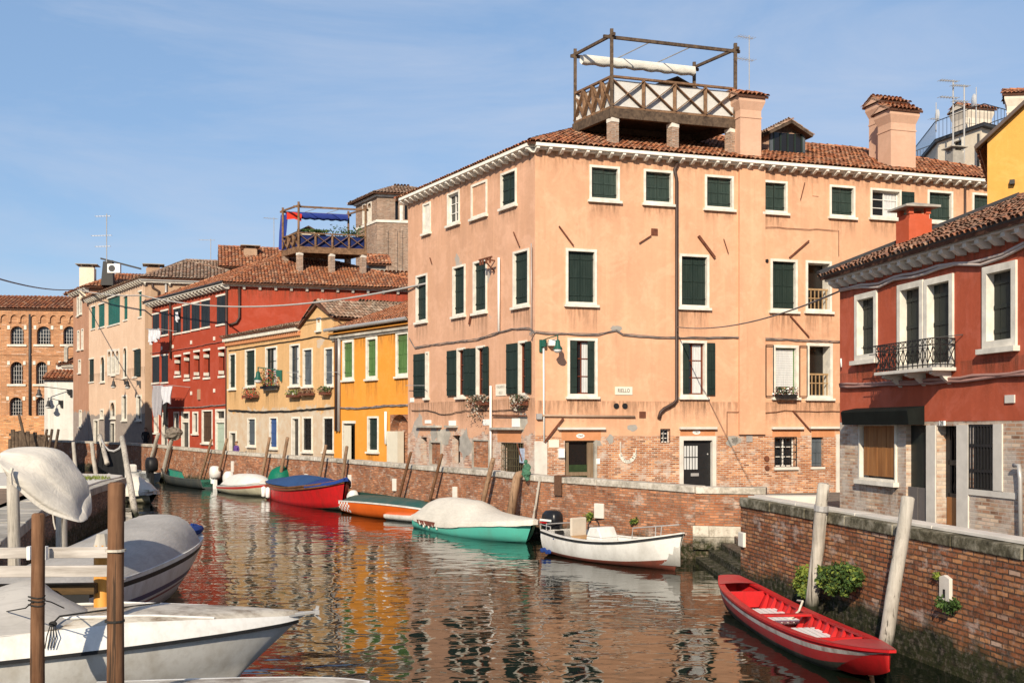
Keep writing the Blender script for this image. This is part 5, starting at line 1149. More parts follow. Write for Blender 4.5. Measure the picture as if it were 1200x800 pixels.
# bell tower
B0=P(442,0,100).xy; fT=Fac(B0,B0+V((.98,.2)).normalized()*6.5); fT2=Fac(B0+V((-.5,.866))*5.1,B0); bt=Bld('bell_tower','old brown brick bell tower with arched belfry openings and a low tiled roof','tower',B0)
zt=EYE+(500-227)/FPX*100
for x0,x1 in ((461.5,468.6),(472.5,479.5)): window(bt,fT,x0,x1,233,259,'dark',fw=.16,arch=True,deep=.6,wallm=m_tower,trim=m_tower,sill=False,name='belfry_opening')
MB().tube([fT.w(fT.uz(470.5,0)[0],.1,fT.uz(470,259)[1]),fT.w(fT.uz(470.5,0)[0],.1,fT.uz(470,241)[1])],.22,10).build('belfry_column',m_trim,bt,I4)
window(bt,fT2,431,435.5,237,261,'dark',fw=.1,arch=True,deep=.5,wallm=m_tower,trim=m_trim,name='belfry_opening',sill=False); window(bt,fT2,425,428.5,239,263,'dark',fw=.1,arch=True,deep=.5,wallm=m_tower,trim=m_trim,name='belfry_opening',sill=False)
wall(bt,fT,-.2,zt,m_tower,name='front_wall'); wall(bt,fT2,-.2,zt,m_tower,name='side_wall'); closing(bt,[fT.B,fT.B+V((-.5,.866))*5.1,fT2.A],-.2,zt,m_tower)
s=MB(); z=fT.uz(450,259)[1]; 
for f_ in (fT,fT2):
    for zz,pr in ((z,.08),(zt-.15,.18)): s.add([f_.M@V(p) for p in ((-.1,-pr,zz-.12),(f_.L+.05,-pr,zz-.12),(f_.L+.05,-.003,zz-.12),(-.1,-.003,zz-.12),(-.1,-pr,zz+.1),(f_.L+.05,-pr,zz+.1),(f_.L+.05,-.003,zz+.1),(-.1,-.003,zz+.1))],[(0,1,5,4),(1,2,6,5),(2,3,7,6),(3,0,4,7),(4,5,6,7),(3,2,1,0)])
s.build('string_course',m_trim,bt,I4)
for px in (453,464,470): 
    u=fT.uz(px,0)[0]; MB().box(u-.12,u+.12,-.12,-.003,8,fT.uz(px,270)[1]).build('lesene',m_tower,bt,fT.M)
hip_roof(bt,B0,V((.98,.2)).normalized(),6.5,V((-.5,.866)),5.1,zt,.42,ov=.55,m=m_tile_old,pitch=.3,course=.5)
# brown attic behind the red roof and other far roofs
def attic(label,px0,px1,D,ye,yr,depth,wm,rm,dirv=(.964,.267),slopeside=1,zb=.8,name='rear_house',ztop=None):
    a=P(px0,ye,D); d=V((*dirv,0)).normalized(); n=V((-d.y,d.x,0)); r=(px1-CX)/FPX; Lx=(r*a.y-a.x)/(d.x-r*d.y)
    root=empty(name,T(V((a.x,a.y,zb))),label,'house'); z=a.z; zr=EYE+(500-yr)/FPX*(a.y+depth/2)
    M=Matrix(((d.x,n.x,0,a.x),(d.y,n.y,0,a.y),(0,0,1,0),(0,0,0,1))); s=MB(); s.box(0,Lx,0,depth,zb,z-.02); s.build('wall',wm,root,M)
    f=lambda x,y,z_: M@V((x,y,z_))
    quad_roof(root,[f(-.4,-.4,z),f(Lx+.4,-.4,z),f(Lx+.4,depth/2,zr),f(-.4,depth/2,zr)],rm,pitch=.28,course=.45,ridges=((3,2),)); quad_roof(root,[f(Lx+.4,depth+.4,z),f(-.4,depth+.4,z),f(-.4,depth/2,zr),f(Lx+.4,depth/2,zr)],rm,name='rear_roof',pitch=.3,course=.5)
    s=MB(); s.add([f(0,0,z),f(0,depth,z),f(0,depth/2,zr-.1)],[(0,1,2)]); s.build('gable_wall',wm,root,I4); return root
at=attic('brown attic house with a long low ridge behind the red house',262,345,92,313,289,8,m_tan,m_tile)
c=P(293,0,95); chim(at,(c.x,c.y),1.1,16,EYE+(500-289)/FPX*95,m_tan,m_stone_old,.3)
attic('old tiled house roof rising behind the pink gothic house',222,275,100,326,305,7,m_tan,m_tile_old)
attic('red tiled roof lower behind the ochre gable beside the bell tower',398,480,78,337,318,6,m_cream,m_tile)
attic('grey gabled roof hut at the foot of the bell tower',432,452,86,310,299,2.5,m_stone_old,m_tile,zb=12)
# ================================================================= BOATS
def frame2(st,bw,z=0):
    a=V((st[0],st[1],0)); b=V((bw[0],bw[1],0)); d=(b-a).normalized(); n=V((-d.y,d.x,0))
    return Matrix(((d.x,n.x,0,a.x),(d.y,n.y,0,a.y),(0,0,1,z),(0,0,0,1))),(b-a).length
def lerp(a,b,t): return a+(b-a)*t
def interp(st,n):
    """resample station table smoothly (Catmull-Rom)"""
    out=[]; k=len(st)
    for i in range(n+1):
        f=i/n*(k-1); j=min(int(f),k-2); t=f-j; p0=st[max(j-1,0)]; p1=st[j]; p2=st[j+1]; p3=st[min(j+2,k-1)]
        out.append(tuple(.5*((2*b)+(-a+c)*t+(2*a-5*b+4*c-d)*t*t+(-a+3*b-3*c+d)*t**3) for a,b,c,d in zip(p0,p1,p2,p3)))
    return out
def hull(st,rows,mats,inner=None,n=22,floor=None,innerm=None,belly=.06,transom=True,bottom=None):
    """stations: (xg,xk,hb,zg,hc,zc,zk); rows: fractions gunwale->chine; mats one per row"""
    S=interp(st,n); rings=[]
    for xg,xk,hb,zg,hc,zc,zk in S:
        hb=max(hb,.012); hc=max(hc,.01); side=[]
        for f in rows:
            x=lerp(xg,lerp(xk,xg,.25),f); y=lerp(hb,hc,f)+belly*math.sin(math.pi*f)*min(1,hb*2); z=lerp(zg,zc,f); side.append((x,y,z))
        side.append((xk,0,zk)); r=[V((x,-y,z)) for x,y,z in side]+[V((x,y,z)) for x,y,z in reversed(side[:-1])]; rings.append(r)
    m=list(mats)+[bottom or mats[-1]]; m=m+m[::-1]; mb=MB(); mb.loft(rings,None,mats=m[:len(rings[0])-1])
    if transom:
        r=rings[0]; mb.add(r,[tuple(range(len(r)))[::-1]],mats[0])
    if innerm:
        ri=[]
        for xg,xk,hb,zg,hc,zc,zk in S:
            hb=max(hb-.05,.004); hc=max(hc-.06,.003); zf=max(floor,zk+.05) if floor is not None else zc
            t=min(1,max(0,(zg-zf)/(zg-zc+1e-6))); hy=lerp(hb,hc,t); x=min(xg,S[-1][0]-.1)
            ri.append([V((x,-hb,zg)),V((x,-hy,zf)),V((x,hy,zf)),V((x,hb,zg))])
        mb.loft(ri,innerm); a=ri[0]; mb.add(a,[(0,1,2,3)],innerm)
    return mb,S
def rim(S,w,h,m=None,dz=0,out=.02,both=True,i0=0,i1=None):
    mb=MB(); i1=i1 or len(S)
    for s_ in ((-1,1) if both else (-1,)):
        rings=[]
        for xg,xk,hb,zg,hc,zc,zk in S[i0:i1]:
            o=hb+out; i=max(o-w,.0); z=zg+dz; rings.append([V((xg,s_*o,z-h)),V((xg,s_*o,z)),V((xg,s_*i,z)),V((xg,s_*i,z-h))])
        mb.loft(rings,m,closed=True,cap=True)
    return mb
def decked(S,i0,i1,m,dz=0,camber=.05,inset=.0):
    mb=MB(); rings=[]
    for xg,xk,hb,zg,hc,zc,zk in S[i0:i1]:
        y=max(hb-inset,.003); rings.append([V((xg,y*t,zg+dz+camber*(1-t*t)*min(1,hb*2))) for t in (-1,-.6,-.2,.2,.6,1)])
    mb.loft(rings,m); return mb
def cover(tab,n=26,p=2.2,wr=.012,m=None,skirt=.0,seed=3):
    """tab rows: x, half width, edge z, top z"""
    r=random.Random(seed); S=interp(tab,n); rings=[]; T_=[-1,-.97,-.85,-.68,-.48,-.25,0,.25,.48,.68,.85,.97,1]
    for x,hb,ze,zt in S:
        hb=max(hb,.02); rg=[V((x,-hb-.005,ze-skirt+r.uniform(-wr,wr)))]
        for t in T_: rg.append(V((x+r.uniform(-wr,wr),hb*t,ze+(zt-ze)*(1-abs(t)**p)+r.uniform(-wr,wr))))
        rg.append(V((x,hb+.005,ze-skirt+r.uniform(-wr,wr)))); rings.append(rg)
    mb=MB(); mb.loft(rings,m); mb.add(rings[0],[tuple(range(len(rings[0])))],m); mb.add(rings[-1],[tuple(range(len(rings[0])))[::-1]],m); return mb
def outboard(root,M,x,z,s=1,cowlm=None,legm=None,name='outboard_motor',tilt=0):
    M=M@T(x,0,z)@Matrix.Rotation(tilt,4,'Y')@Matrix.Scale(s,4); mb=MB(); rings=[]
    for zz,a,b,dx in ((.0,.15,.12,-.22),(.05,.24,.17,-.24),(.22,.27,.18,-.24),(.36,.25,.17,-.23),(.44,.18,.13,-.22),(.465,.08,.06,-.21)):
        rings.append([V((dx+a*(abs(math.cos(t))**.6*(1 if math.cos(t)>0 else -1)),b*(abs(math.sin(t))**.6*(1 if math.sin(t)>0 else -1)),zz)) for t in [i*math.pi/8 for i in range(16)]])
    mb.loft(rings,cowlm,closed=True,cap=True); o=mb.build(name,cowlm,root,M,smooth=True)
    s_=MB(); s_.box(-.32,-.14,-.05,.05,-.85,.0); s_.box(-.14,.06,-.1,.1,-.2,.02); s_.box(-.5,-.1,-.11,.11,-.62,-.6); s_.build('motor_leg',legm or m_black,o,M); return o
def boat(name,label,st,bw,group='moored boats'):
    M,L_=frame2(st,bw); return empty(name,M,label,'boat',group),M,L_
w_white=paint('white gelcoat',(.70,.69,.66),.4,.42,(.34,.29,.22),dscale=2.4); w_whiteb=paint('white brushed hull paint',(.72,.71,.68),.5,.3,bump=.3); w_black=simple('black rubber strake',(.015,.015,.016),.6,.3,6)
w_red=paint('red boat paint',(.50,.012,.014),.45,.5,(.2,.02,.015),dscale=3.5); w_redd=paint('worn red deck',(.42,.03,.03),.5,.5,(.25,.1,.09)); w_anti=paint('rust red antifouling',(.20,.05,.03),.7,.6,(.05,.04,.03)); w_dark=paint('slimy hull bottom',(.03,.032,.025),.6,.5)
w_teal=paint('turquoise hull paint',(.09,.44,.35),.35,.2); w_orange=paint('orange hull paint',(.72,.13,.015),.35,.25,(.4,.06,.01)); w_dgreen=paint('dark green boat paint',(.015,.07,.06),.5,.3); w_cream=paint('cream hull paint',(.62,.58,.42),.4,.3); w_grey=paint('grey boat paint',(.36,.38,.4),.5,.3); w_greyd=paint('slate hull paint',(.05,.06,.06),.5,.4); w_varn=wood('varnished gunwale',(.12,.05,.02),(.22,.1,.045),.45,(1,8,8)); w_navy=paint('navy stripe',(.02,.03,.12),.4,.1)
c_cream=cloth('cream boat canvas',(.64,.60,.53)); c_grey=cloth('pale grey boat canvas',(.42,.40,.375),fold=.3,stain=.25); c_white=cloth('white boat canvas',(.70,.68,.64)); c_blue=cloth('navy blue boat canvas',(.025,.075,.20),.8,.5); c_blue2=cloth('royal blue canvas',(.018,.05,.22),.8,.6); c_green=cloth('bottle green tarpaulin',(.005,.14,.085),.5,.8); c_tarp=cloth('off white tarpaulin',(.60,.56,.50),.6,.4,.2)
m_rope=simple('pale rope',(.55,.5,.42),.9,.3,20); m_roped=simple('dark rope',(.03,.028,.025),.9,.3,20)
# 1 white boat with outboard
sp=PW(645,645); bp=PW(790,663); R1,M1,L1=boat('motor_boat','open white motor boat with black outboard and steering console by the brick wall',(1.32,31.7),(4.25,27.6))
st=[(0,0,.62,.68,.5,.08,-.12),(1.0,1.0,.76,.6,.62,.03,-.15),(2.2,2.2,.82,.58,.66,.02,-.16),(3.4,3.3,.76,.66,.52,.05,-.16),(4.3,4.15,.48,.80,.26,.12,-.12),(5.05,4.75,.03,.95,.015,.2,-.05)]
mb,S=hull(st,(0,.3,.7,.86,1),[w_whiteb,w_whiteb,w_whiteb,w_anti],innerm=w_white,floor=.12,bottom=w_anti); mb.build('hull',w_whiteb,R1,M1,smooth=True)
mb=rim(S,.1,.035,w_white,.03,.02); mb.build('gunwale',w_white,R1,M1); mb=rim(S,.03,.05,w_black,-.01,.032); mb.build('rub_strake',w_black,R1,M1)
mb=decked(S,17,23,w_white,.0,.04); mb.build('foredeck',w_white,R1,M1)
o=outboard(R1,M1,.02,.62,1.28,simple('black engine cowl',(.014,.014,.016),.3,.2,3)); MB().box(-.54,.0,-.254,-.248,.9,.96,m_wht).build('cowl_stripe',m_wht,o,M1); MB().box(-.54,-.2,-.256,-.25,.84,.875,w_red).build('cowl_stripe',w_red,o,M1)
s=MB(); s.box(1.62,2.25,-.3,.3,.12,.62); s.prism([V((1.62,-.3,.62)),V((2.25,-.3,.62)),V((2.1,-.3,.9)),V((1.75,-.3,.88))],(0,.6,0)); o=s.build('steering_console',w_white,R1,M1,bevel=.03)
s=MB(); s.tube([V((1.58,.2*math.cos(t),.86+.2*math.sin(t))) for t in [i*math.pi/8 for i in range(17)]],.018,6); s.bar((1.58,-.18,.86),(1.58,.18,.86),.02); s.bar((1.58,0,.86),(1.75,0,.84),.03); s.build('steering_wheel',m_black,o,M1)
s=MB(); s.box(.95,1.3,-.25,.25,.12,.5,w_white); s.box(.92,1.32,-.27,.27,.5,.58,simple('tan seat cushion',(.42,.25,.12),.6,.1,4)); s.build('seat',w_white,R1,M1,bevel=.02)
s=MB(); s.box(.86,.95,-.28,.28,.55,1.08); s.build('seat_back',simple('beige vinyl',(.52,.46,.38),.55,.1,4),R1,M1,bevel=.04)
s=MB(); s.tube([(3.7,-.5,.7),(3.75,-.5,1.02),(4.75,-.22,1.14),(4.9,0,1.16),(4.75,.22,1.14),(3.75,.5,1.02),(3.7,.5,.7)],.016,6); s.tube([(4.4,-.33,.8),(4.4,-.32,1.1)],.014,6); s.build('bow_rail',m_zinc,R1,M1)
s=MB(); s.tube([(.1,-.5,.7),(.1,-.5,.86),(.1,.5,.86),(.1,.5,.7)],.018,6); s.tube([(-.1,-.56,.7),(-.1,-.56,.84),(.5,-.66,.82),(.5,-.66,.66)],.014,6); s.build('stern_rail',m_zinc,R1,M1)
s=MB(); 
for x,z,r in ((.35,.14,.11),(.85,.5,.07)):
    for k in range(4): s.blob((x+.11*(k-1.5)*r*9,-.72,z+.03*math.sin(k*2)),r*.9,.02,r*.6,8,4)
s.build('blue_rag',c_blue2,R1,M1)
# 2 turquoise boat with cream cover
R2,M2,L2=boat('covered_boat','turquoise boat under a loosely tied cream cover beside the brick wall',(-2.85,40.1),(.42,34.5))
st=[(0,0,.80,.46,.78,.0,-.1),(1.6,1.6,.9,.44,.88,-.04,-.15),(3.4,3.4,.94,.48,.88,-.06,-.16),(5.2,5.0,.8,.6,.66,-.02,-.12),(6.3,6.1,.5,.68,.34,.04,-.08),(7.0,6.5,.03,.76,.02,.15,0)]
mb,S=hull(st,(0,.35,.7,1),[w_teal]*3,bottom=w_teal); mb.build('hull',w_teal,R2,M2,smooth=True); rim(S,.12,.06,w_white,.0,.03).build('gunwale',w_white,R2,M2)
cover([(-.1,.84,.44,.6),(.5,.93,.40,1.0),(1.3,.99,.36,1.14),(2.6,1.02,.36,1.14),(3.4,1.02,.40,1.1),(4.2,.96,.50,.88),(5.6,.77,.62,.78),(6.6,.42,.68,.78),(7.08,.08,.74,.78)],34,2.4,.01,skirt=.14).build('cover',c_cream,R2,M2,smooth=True)
s=MB()
for x in (.9,1.3,1.9): s.tube([V((x,-.98,.34)),V((x+.1,-1.0,.2)),V((x+.3,-.97,.3)),V((x+.4,-1.0,.12))],.03,5)
s.build('cover_tie',c_cream,R2,M2); 
s=MB(); s.add([V((.7,-1.0,.36)),V((2.2,-1.02,.36)),V((2.1,-1.02,.2)),V((.8,-1.0,.22))],[(0,1,2,3)]); s.build('cover_gap',w_anti,R2,M2)
# 3 orange speed boat + 4 green boat behind
R4,M4,L4=boat('green_wooden_boat','long dark green wooden boat with brown gunwale moored behind the orange boat',(-7.9,50.9),(-2.6,43.2))
st=[(0,0,.35,.62,.25,.1,-.1),(2,2,.62,.55,.5,.04,-.12),(5,5,.7,.52,.55,.02,-.12),(7.5,7.4,.55,.58,.4,.06,-.1),(9.3,9,.03,.85,.02,.2,0)]
mb,S=hull(st,(0,.4,.8,1),[w_dgreen]*3,innerm=w_dgreen,floor=.1); mb.build('hull',w_dgreen,R4,M4,smooth=True); rim(S,.09,.06,w_varn,.02,.02).build('gunwale',w_varn,R4,M4)
cover([(.1,.36,.6,.66),(2,.6,.58,.7),(4.5,.66,.55,.68),(6.2,.6,.56,.62)],16,2,.01).build('cover',cloth('dark green canvas',(.015,.06,.045),.9,.5),R4,M4,smooth=True)
R3,M3,L3=boat('speed_boat','bright orange speed boat with a red and white checkered stern and covered outboard',(-6.6,46.9),(-2.75,41.0))
st=[(0,0,.78,.52,.66,.08,-.1),(1.8,1.8,.88,.58,.72,.02,-.14),(3.8,3.8,.86,.62,.6,.04,-.14),(5.6,5.4,.6,.6,.36,.14,-.08),(7.15,6.7,.03,.5,.02,.32,.05)]
mb,S=hull(st,(0,.35,.7,1),[w_orange]*3,bottom=w_orange); mb.build('hull',w_orange,R3,M3,smooth=True); rim(S,.12,.05,w_white,.01,.025).build('gunwale',w_white,R3,M3); decked(S,1,23,c_white if 0 else w_dgreen,.0,.22,.08).build('deck_cover',w_dgreen,R3,M3,smooth=True)
o=outboard(R3,M3,.05,.5,1.15,c_white,name='covered_outboard',tilt=-.5)
S3=S
def hb3(x,k):
    for a,b in zip(S3,S3[1:]):
        if a[0]<=x<=b[0]: return lerp(a[k],b[k],(x-a[0])/(b[0]-a[0]))
    return S3[0][k]
s=MB()
for i in range(8):
    for j in range(4):
        if (i+j)%2==0:
            q=[]
            for xx,ff in ((i,j),(i+1,j),(i+1,j+1),(i,j+1)):
                x=.01+xx*.15; f=.08+ff*.2; hh=lerp(hb3(x,2),hb3(x,4),f)+.06*math.sin(math.pi*f)+.012; q.append(V((x,-hh,lerp(hb3(x,3),hb3(x,5),f))))
            s.add(q,[(0,1,2,3)])
s.build('checker_pattern',m_wht,R3,M3)
R3b,M3b,_=boat('white_stern_platform','white pointed prow of a low boat between the orange and turquoise boats',(-4.6,43.3),(-2.7,41.2),None)
st=[(0,0,.5,.22,.4,.03,-.05),(1.5,1.5,.5,.24,.35,.03,-.05),(2.9,2.8,.02,.3,.01,.15,0)]
mb,S=hull(st,(0,.5,1),[w_white]*2,n=10); mb.build('hull',w_white,R3b,M3b,smooth=True); decked(S,0,11,w_white,0,.04).build('deck',w_white,R3b,M3b)
# 5 red boat with blue cover
R5,M5,L5=boat('red_blue_boat','red wooden boat under a blue canvas cover with white fenders',(-12.4,58.2),(-7.05,47.1))
st=[(0,0,.6,.9,.5,.0,-.1),(2.5,2.5,.98,.76,.9,-.05,-.15),(6,6,1.12,.78,1.02,-.05,-.16),(9,8.9,.98,.98,.74,-.02,-.14),(11,10.7,.6,1.18,.36,.08,-.1),(12.3,11.6,.04,1.4,.02,.2,0)]
mb,S=hull(st,(0,.14,.4,.75,1),[w_varn,w_red,w_red,w_red],bottom=w_dark,belly=.02); mb.build('hull',w_red,R5,M5,smooth=True); rim(S,.1,.07,w_varn,.01,.03).build('gunwale',w_varn,R5,M5); rim(S,.03,.05,w_varn,-.13,.05).build('rub_strake',w_varn,R5,M5)
cover([(.1,.6,.9,.95),(2,.95,.79,1.05),(4.5,1.1,.8,1.26),(7,1.1,.84,1.34),(9.2,.97,1.0,1.32)],28,1.4,.01,skirt=.0).build('cover',c_blue,R5,M5,smooth=True)
cover([(9.25,.98,1.0,1.26),(10.4,.78,1.1,1.22),(11.6,.45,1.24,1.34),(12.45,.06,1.42,1.48)],12,1.5,.015,skirt=.12).build('bow_cover',c_blue2,R5,M5,smooth=True)
for x in (2.2,3.1): MB().tube([(x,-1.12,.62),(x,-1.14,.56),(x,-1.14,.14),(x,-1.12,.08)],[.03,.12,.12,.04],10).build('fender',m_wht,R5,M5,smooth=True)
g=MB(); g.blob((1.0,-.1,.75),.75,.72,.72,16,10,jit=.12,zmin=-.6); o=g.build('green_tarpaulin',c_green,None,M5@T(-.3,.2,.1),smooth=True,subsurf=1); tag(o,'bunched bottle green tarpaulin on the stern of the red and blue boat','tarpaulin')
# 6 cream speedboat with red stripe
R6,M6,L6=boat('cream_speed_boat','small cream speed boat with a red stripe and pale cover near the leaning poles',(-15.7,61.6),(-12.2,56.2))
st=[(0,0,.72,.36,.6,.06,-.08),(2.4,2.4,.86,.5,.66,.02,-.12),(4.4,4.3,.72,.62,.42,.1,-.08),(6.2,5.7,.03,.78,.02,.3,0)]
mb,S=hull(st,(0,.2,.45,1),[w_white,paint('red stripe',(.5,.04,.03),.4,.1),w_cream],bottom=w_cream); mb.build('hull',w_cream,R6,M6,smooth=True); rim(S,.1,.05,w_white,.01,.03).build('gunwale',w_white,R6,M6)
cover([(.2,.6,.42,.6),(1.2,.8,.48,1.0),(3,.84,.54,1.12),(4.6,.7,.64,1.1),(5.6,.35,.74,.9)],18,2.4,.008).build('cover',c_white,R6,M6,smooth=True)
outboard(R6,M6,.3,.55,1.5,c_white,name='covered_outboard',tilt=-.35)
# 7 dark green open boat with white covered outboard
R7,M7,L7=boat('green_open_boat','dark open boat painted green inside with a white covered outboard',(-17.4,64.6),(-22.6,72.2))
st=[(0,0,.8,.55,.65,.06,-.1),(2.5,2.5,.95,.52,.75,.02,-.12),(6,6,.9,.6,.65,.03,-.12),(9.2,8.6,.25,.9,.15,.15,-.05)]
mb,S=hull(st,(0,.3,1),[w_greyd]*2,innerm=paint('sea green interior',(.015,.16,.11),.5,.2),floor=.12); mb.build('hull',w_greyd,R7,M7,smooth=True); rim(S,.1,.05,w_greyd,.02,.02).build('gunwale',w_greyd,R7,M7)
for x in (1.8,4.2): MB().box(x,x+.3,-.9,.9,.34,.38).build('thwart',w_dgreen,R7,M7)
outboard(R7,M7,.05,.62,1.55,c_white,name='covered_outboard',legm=m_wht)
# 8 two grey skiffs + black covered motor
for k,(sx,sy,lab) in enumerate(((-23.3,71.3,'light grey skiff with square stern beside the black covered motor'),(-25.2,73.5,'grey skiff nearest the left, stern facing the bridge side'))):
    Rk,Mk,Lk=boat('grey_skiff',lab,(sx,sy),(sx-3.0,sy+4.6))
    st=[(0,0,.72,.62,.6,.06,-.08),(2.2,2.2,.8,.58,.65,.03,-.1),(4,3.9,.6,.64,.4,.06,-.08),(5.3,5,.03,.8,.02,.2,0)]
    mb,S=hull(st,(0,.35,1),[w_grey]*2,innerm=w_grey,floor=.12,n=12); mb.build('hull',w_grey,Rk,Mk,smooth=True); rim(S,.1,.05,w_white,.02,.02).build('gunwale',w_white,Rk,Mk)
    if k==0: outboard(Rk,Mk,-.02,.75,2.0,simple('black motor cover',(.012,.012,.014),.5,.2,3),name='covered_outboard')
    else: MB().box(.5,1.3,-.5,.5,.5,1.1).build('white_cover',c_white,Rk,Mk,bevel=.12)
# 9 covered dinghy bow by the landing
R9,M9,L9=boat('covered_dinghy','cream canvas covered dinghy poking out past the stone landing',(-20.4,55.2),(-16.9,52.0))
st=[(0,0,.8,.5,.6,.06,-.08),(2.4,2.4,.95,.5,.7,.03,-.1),(3.8,3.7,.75,.58,.45,.08,-.06),(5.0,4.7,.25,.68,.1,.2,0)]
mb,S=hull(st,(0,.4,1),[w_cream]*2,n=12); mb.build('hull',w_cream,R9,M9,smooth=True); cover([(0,.8,.5,1.2),(2,.95,.5,1.45),(3.6,.85,.5,1.25),(4.7,.45,.55,.8),(5.05,.1,.6,.68)],14,1.6,.03,skirt=.15).build('cover',c_cream,R9,M9,smooth=True)
# 10 big covered boat at left
R10,M10,L10=boat('covered_cruiser','large white motor boat under a pale grey canvas with navy hull stripes',(-7.9,18.0),(-7.75,26.6))
st=[(0,0,1.05,.92,.85,.15,-.15),(2.5,2.5,1.15,.9,.9,.08,-.2),(5,5,1.12,.96,.75,.1,-.2),(7,6.6,.82,1.02,.4,.2,-.12),(8.2,7.4,.4,1.06,.15,.3,-.02),(8.75,7.7,.03,1.1,.02,.4,.05)]
mb,S=hull(st,(0,.12,.46,.58,.64,.7,1),[w_black,w_white,w_navy,w_white,paint('maroon stripe',(.2,.03,.03),.4,.1),w_white],bottom=w_white); mb.build('hull',w_white,R10,M10,smooth=True)
rim(S,.16,.08,w_white,.07,.0).build('gunwale',w_white,R10,M10,smooth=False); decked(S,14,23,w_white,.05,.08).build('foredeck',w_white,R10,M10)
cover([(-.1,1.05,.95,1.0),(.8,1.12,.95,1.12),(3,1.14,.96,1.32),(5.0,1.1,1.0,1.55),(6.3,.95,1.05,1.66),(6.5,.9,1.06,1.62),(7.1,.6,1.08,1.16)],40,3.6,.006,m=c_grey).build('cover',c_grey,R10,M10,smooth=True)
for p,r in (((7.55,-.42,1.22),(.5,.2,.16)),((8.05,-.28,1.2),(.42,.22,.15)),((8.5,-.08,1.17),(.26,.2,.14))): MB().blob(p,r[0],r[1],r[2]*.8,14,9,jit=.32).build('blue_bundle',c_blue2,R10,M10,smooth=True,subsurf=1)
text_navy=w_navy
# 11 foreground white boat
R11,M11,L11=boat('foreground_boat','white fibreglass boat in the foreground with a grimy deck and grey canvas hood',(-8.75,13.2),(-2.95,15.3))
st=[(0,0,1.0,.80,.62,.0,-.15),(1.8,1.8,1.06,.82,.62,-.02,-.2),(3.6,3.5,.96,.88,.42,.02,-.2),(5.0,4.5,.62,.92,.2,.12,-.14),(5.85,5.05,.25,.94,.08,.22,-.06),(6.17,5.2,.02,.95,.01,.3,0)]
mb,S=hull(st,(0,.3,.65,1),[w_white]*3,bottom=w_white); mb.build('hull',w_white,R11,M11,smooth=True); rim(S,.03,.04,w_black,.0,.035).build('rub_strake',w_black,R11,M11)
w_grime=paint('grimy deck gelcoat',(.55,.50,.42),.6,.95,(.17,.12,.075),dscale=2.2)
rings=[]
for i,(xg,xk,hb,zg,hc,zc,zk) in enumerate(S):
    k=min(1,(6.2-xg)/2.2); h=.05+.23*max(0,k)**.8; rings.append([V((xg,s_*(hb+.02),zg+.005)) for s_ in (-1,)]+[V((xg,-(hb*.97),zg+h*.5)),V((xg,-hb*.9,zg+h)),V((xg,-hb*.55,zg+h+.05)),V((xg,0,zg+h+.07)),V((xg,hb*.55,zg+h+.05)),V((xg,hb*.9,zg+h)),V((xg,hb*.97,zg+h*.5)),V((xg,hb+.02,zg+.005))])
mb=MB(); mb.loft(rings,None,mats=[w_white,w_white,w_grime,w_grime,w_grime,w_grime,w_white,w_white]); mb.build('deck',w_white,R11,M11,smooth=True)
s=MB(); s.tube([V((x,-.55+.02*math.sin(x*3),z)) for x,z in ((2.6,1.22),(3.4,1.23),(4.2,1.2),(5.0,1.12))],.022,6); s.tube([V((x,.45,z)) for x,z in ((2.6,1.24),(3.8,1.24),(5.0,1.13))],.022,6); s.build('deck_moulding',w_white,R11,M11)
cover([(-.1,.98,1.08,1.15),(.9,1.0,1.08,1.22),(1.9,.97,1.1,1.42),(2.75,.93,1.12,1.66),(3.05,.88,1.14,1.5),(3.5,.6,1.16,1.2)],24,1.25,.006).build('canvas_hood',c_grey,R11,M11,smooth=True)
s=MB(); s.box(5.9,6.25,-.05,.05,.99,1.05); s.bar((5.75,-.18,1.0),(6.42,-.02,1.04),.025); s.bar((5.75,.18,1.0),(6.42,.02,1.04),.025); s.bar((6.42,-.07,1.04),(6.42,.07,1.04),.06); s.bar((6.36,0,1.04),(6.48,0,.93),.03); s.bar((6.4,0,1.0),(6.44,0,1.12),.04); s.build('bow_roller',m_zinc,R11,M11)
MB().box(1.87,2.05,-1.085,-1.06,.94,1.1).build('hull_badge',simple('green black badge',(.02,.05,.04),.4,.3,30),R11,M11,bevel=.01)
s=MB(); s.tube([V(p) for p in ((3.05,-.92,1.2),(3.15,-.7,1.28),(3.6,-.3,1.26),(4.1,.1,1.24),(4.4,.5,1.2))],.012,5)
for k in range(4): s.tube([V((3.05+.02*k,-.9,1.2)),V((3.02+.035*k,-1.02,1.1)),V((3.0+.03*k,-1.06,.96))],.007,5)
s.blob((3.08,-.88,1.22),.05,.05,.035,8,5); s.build('mooring_rope',m_roped,R11,M11)
# 12 boat tip at the bottom edge
R12,M12,_=boat('moored_prow','curved pale prow just showing at the bottom edge of the photo',(-4.6,11.9),(-1.55,12.15))
st=[(0,0,.5,.74,.3,.1,-.1),(1.6,1.5,.45,.77,.25,.1,-.1),(2.6,2.4,.28,.79,.1,.15,-.05),(3.05,2.8,.02,.8,.01,.3,0)]
mb,S=hull(st,(0,.5,1),[w_white]*2,n=12); mb.build('hull',w_white,R12,M12,smooth=True); decked(S,0,13,w_grime,.01,.05).build('deck',w_grime,R12,M12,smooth=True); rim(S,.04,.05,w_white,.015,.02).build('gunwale',w_white,R12,M12)
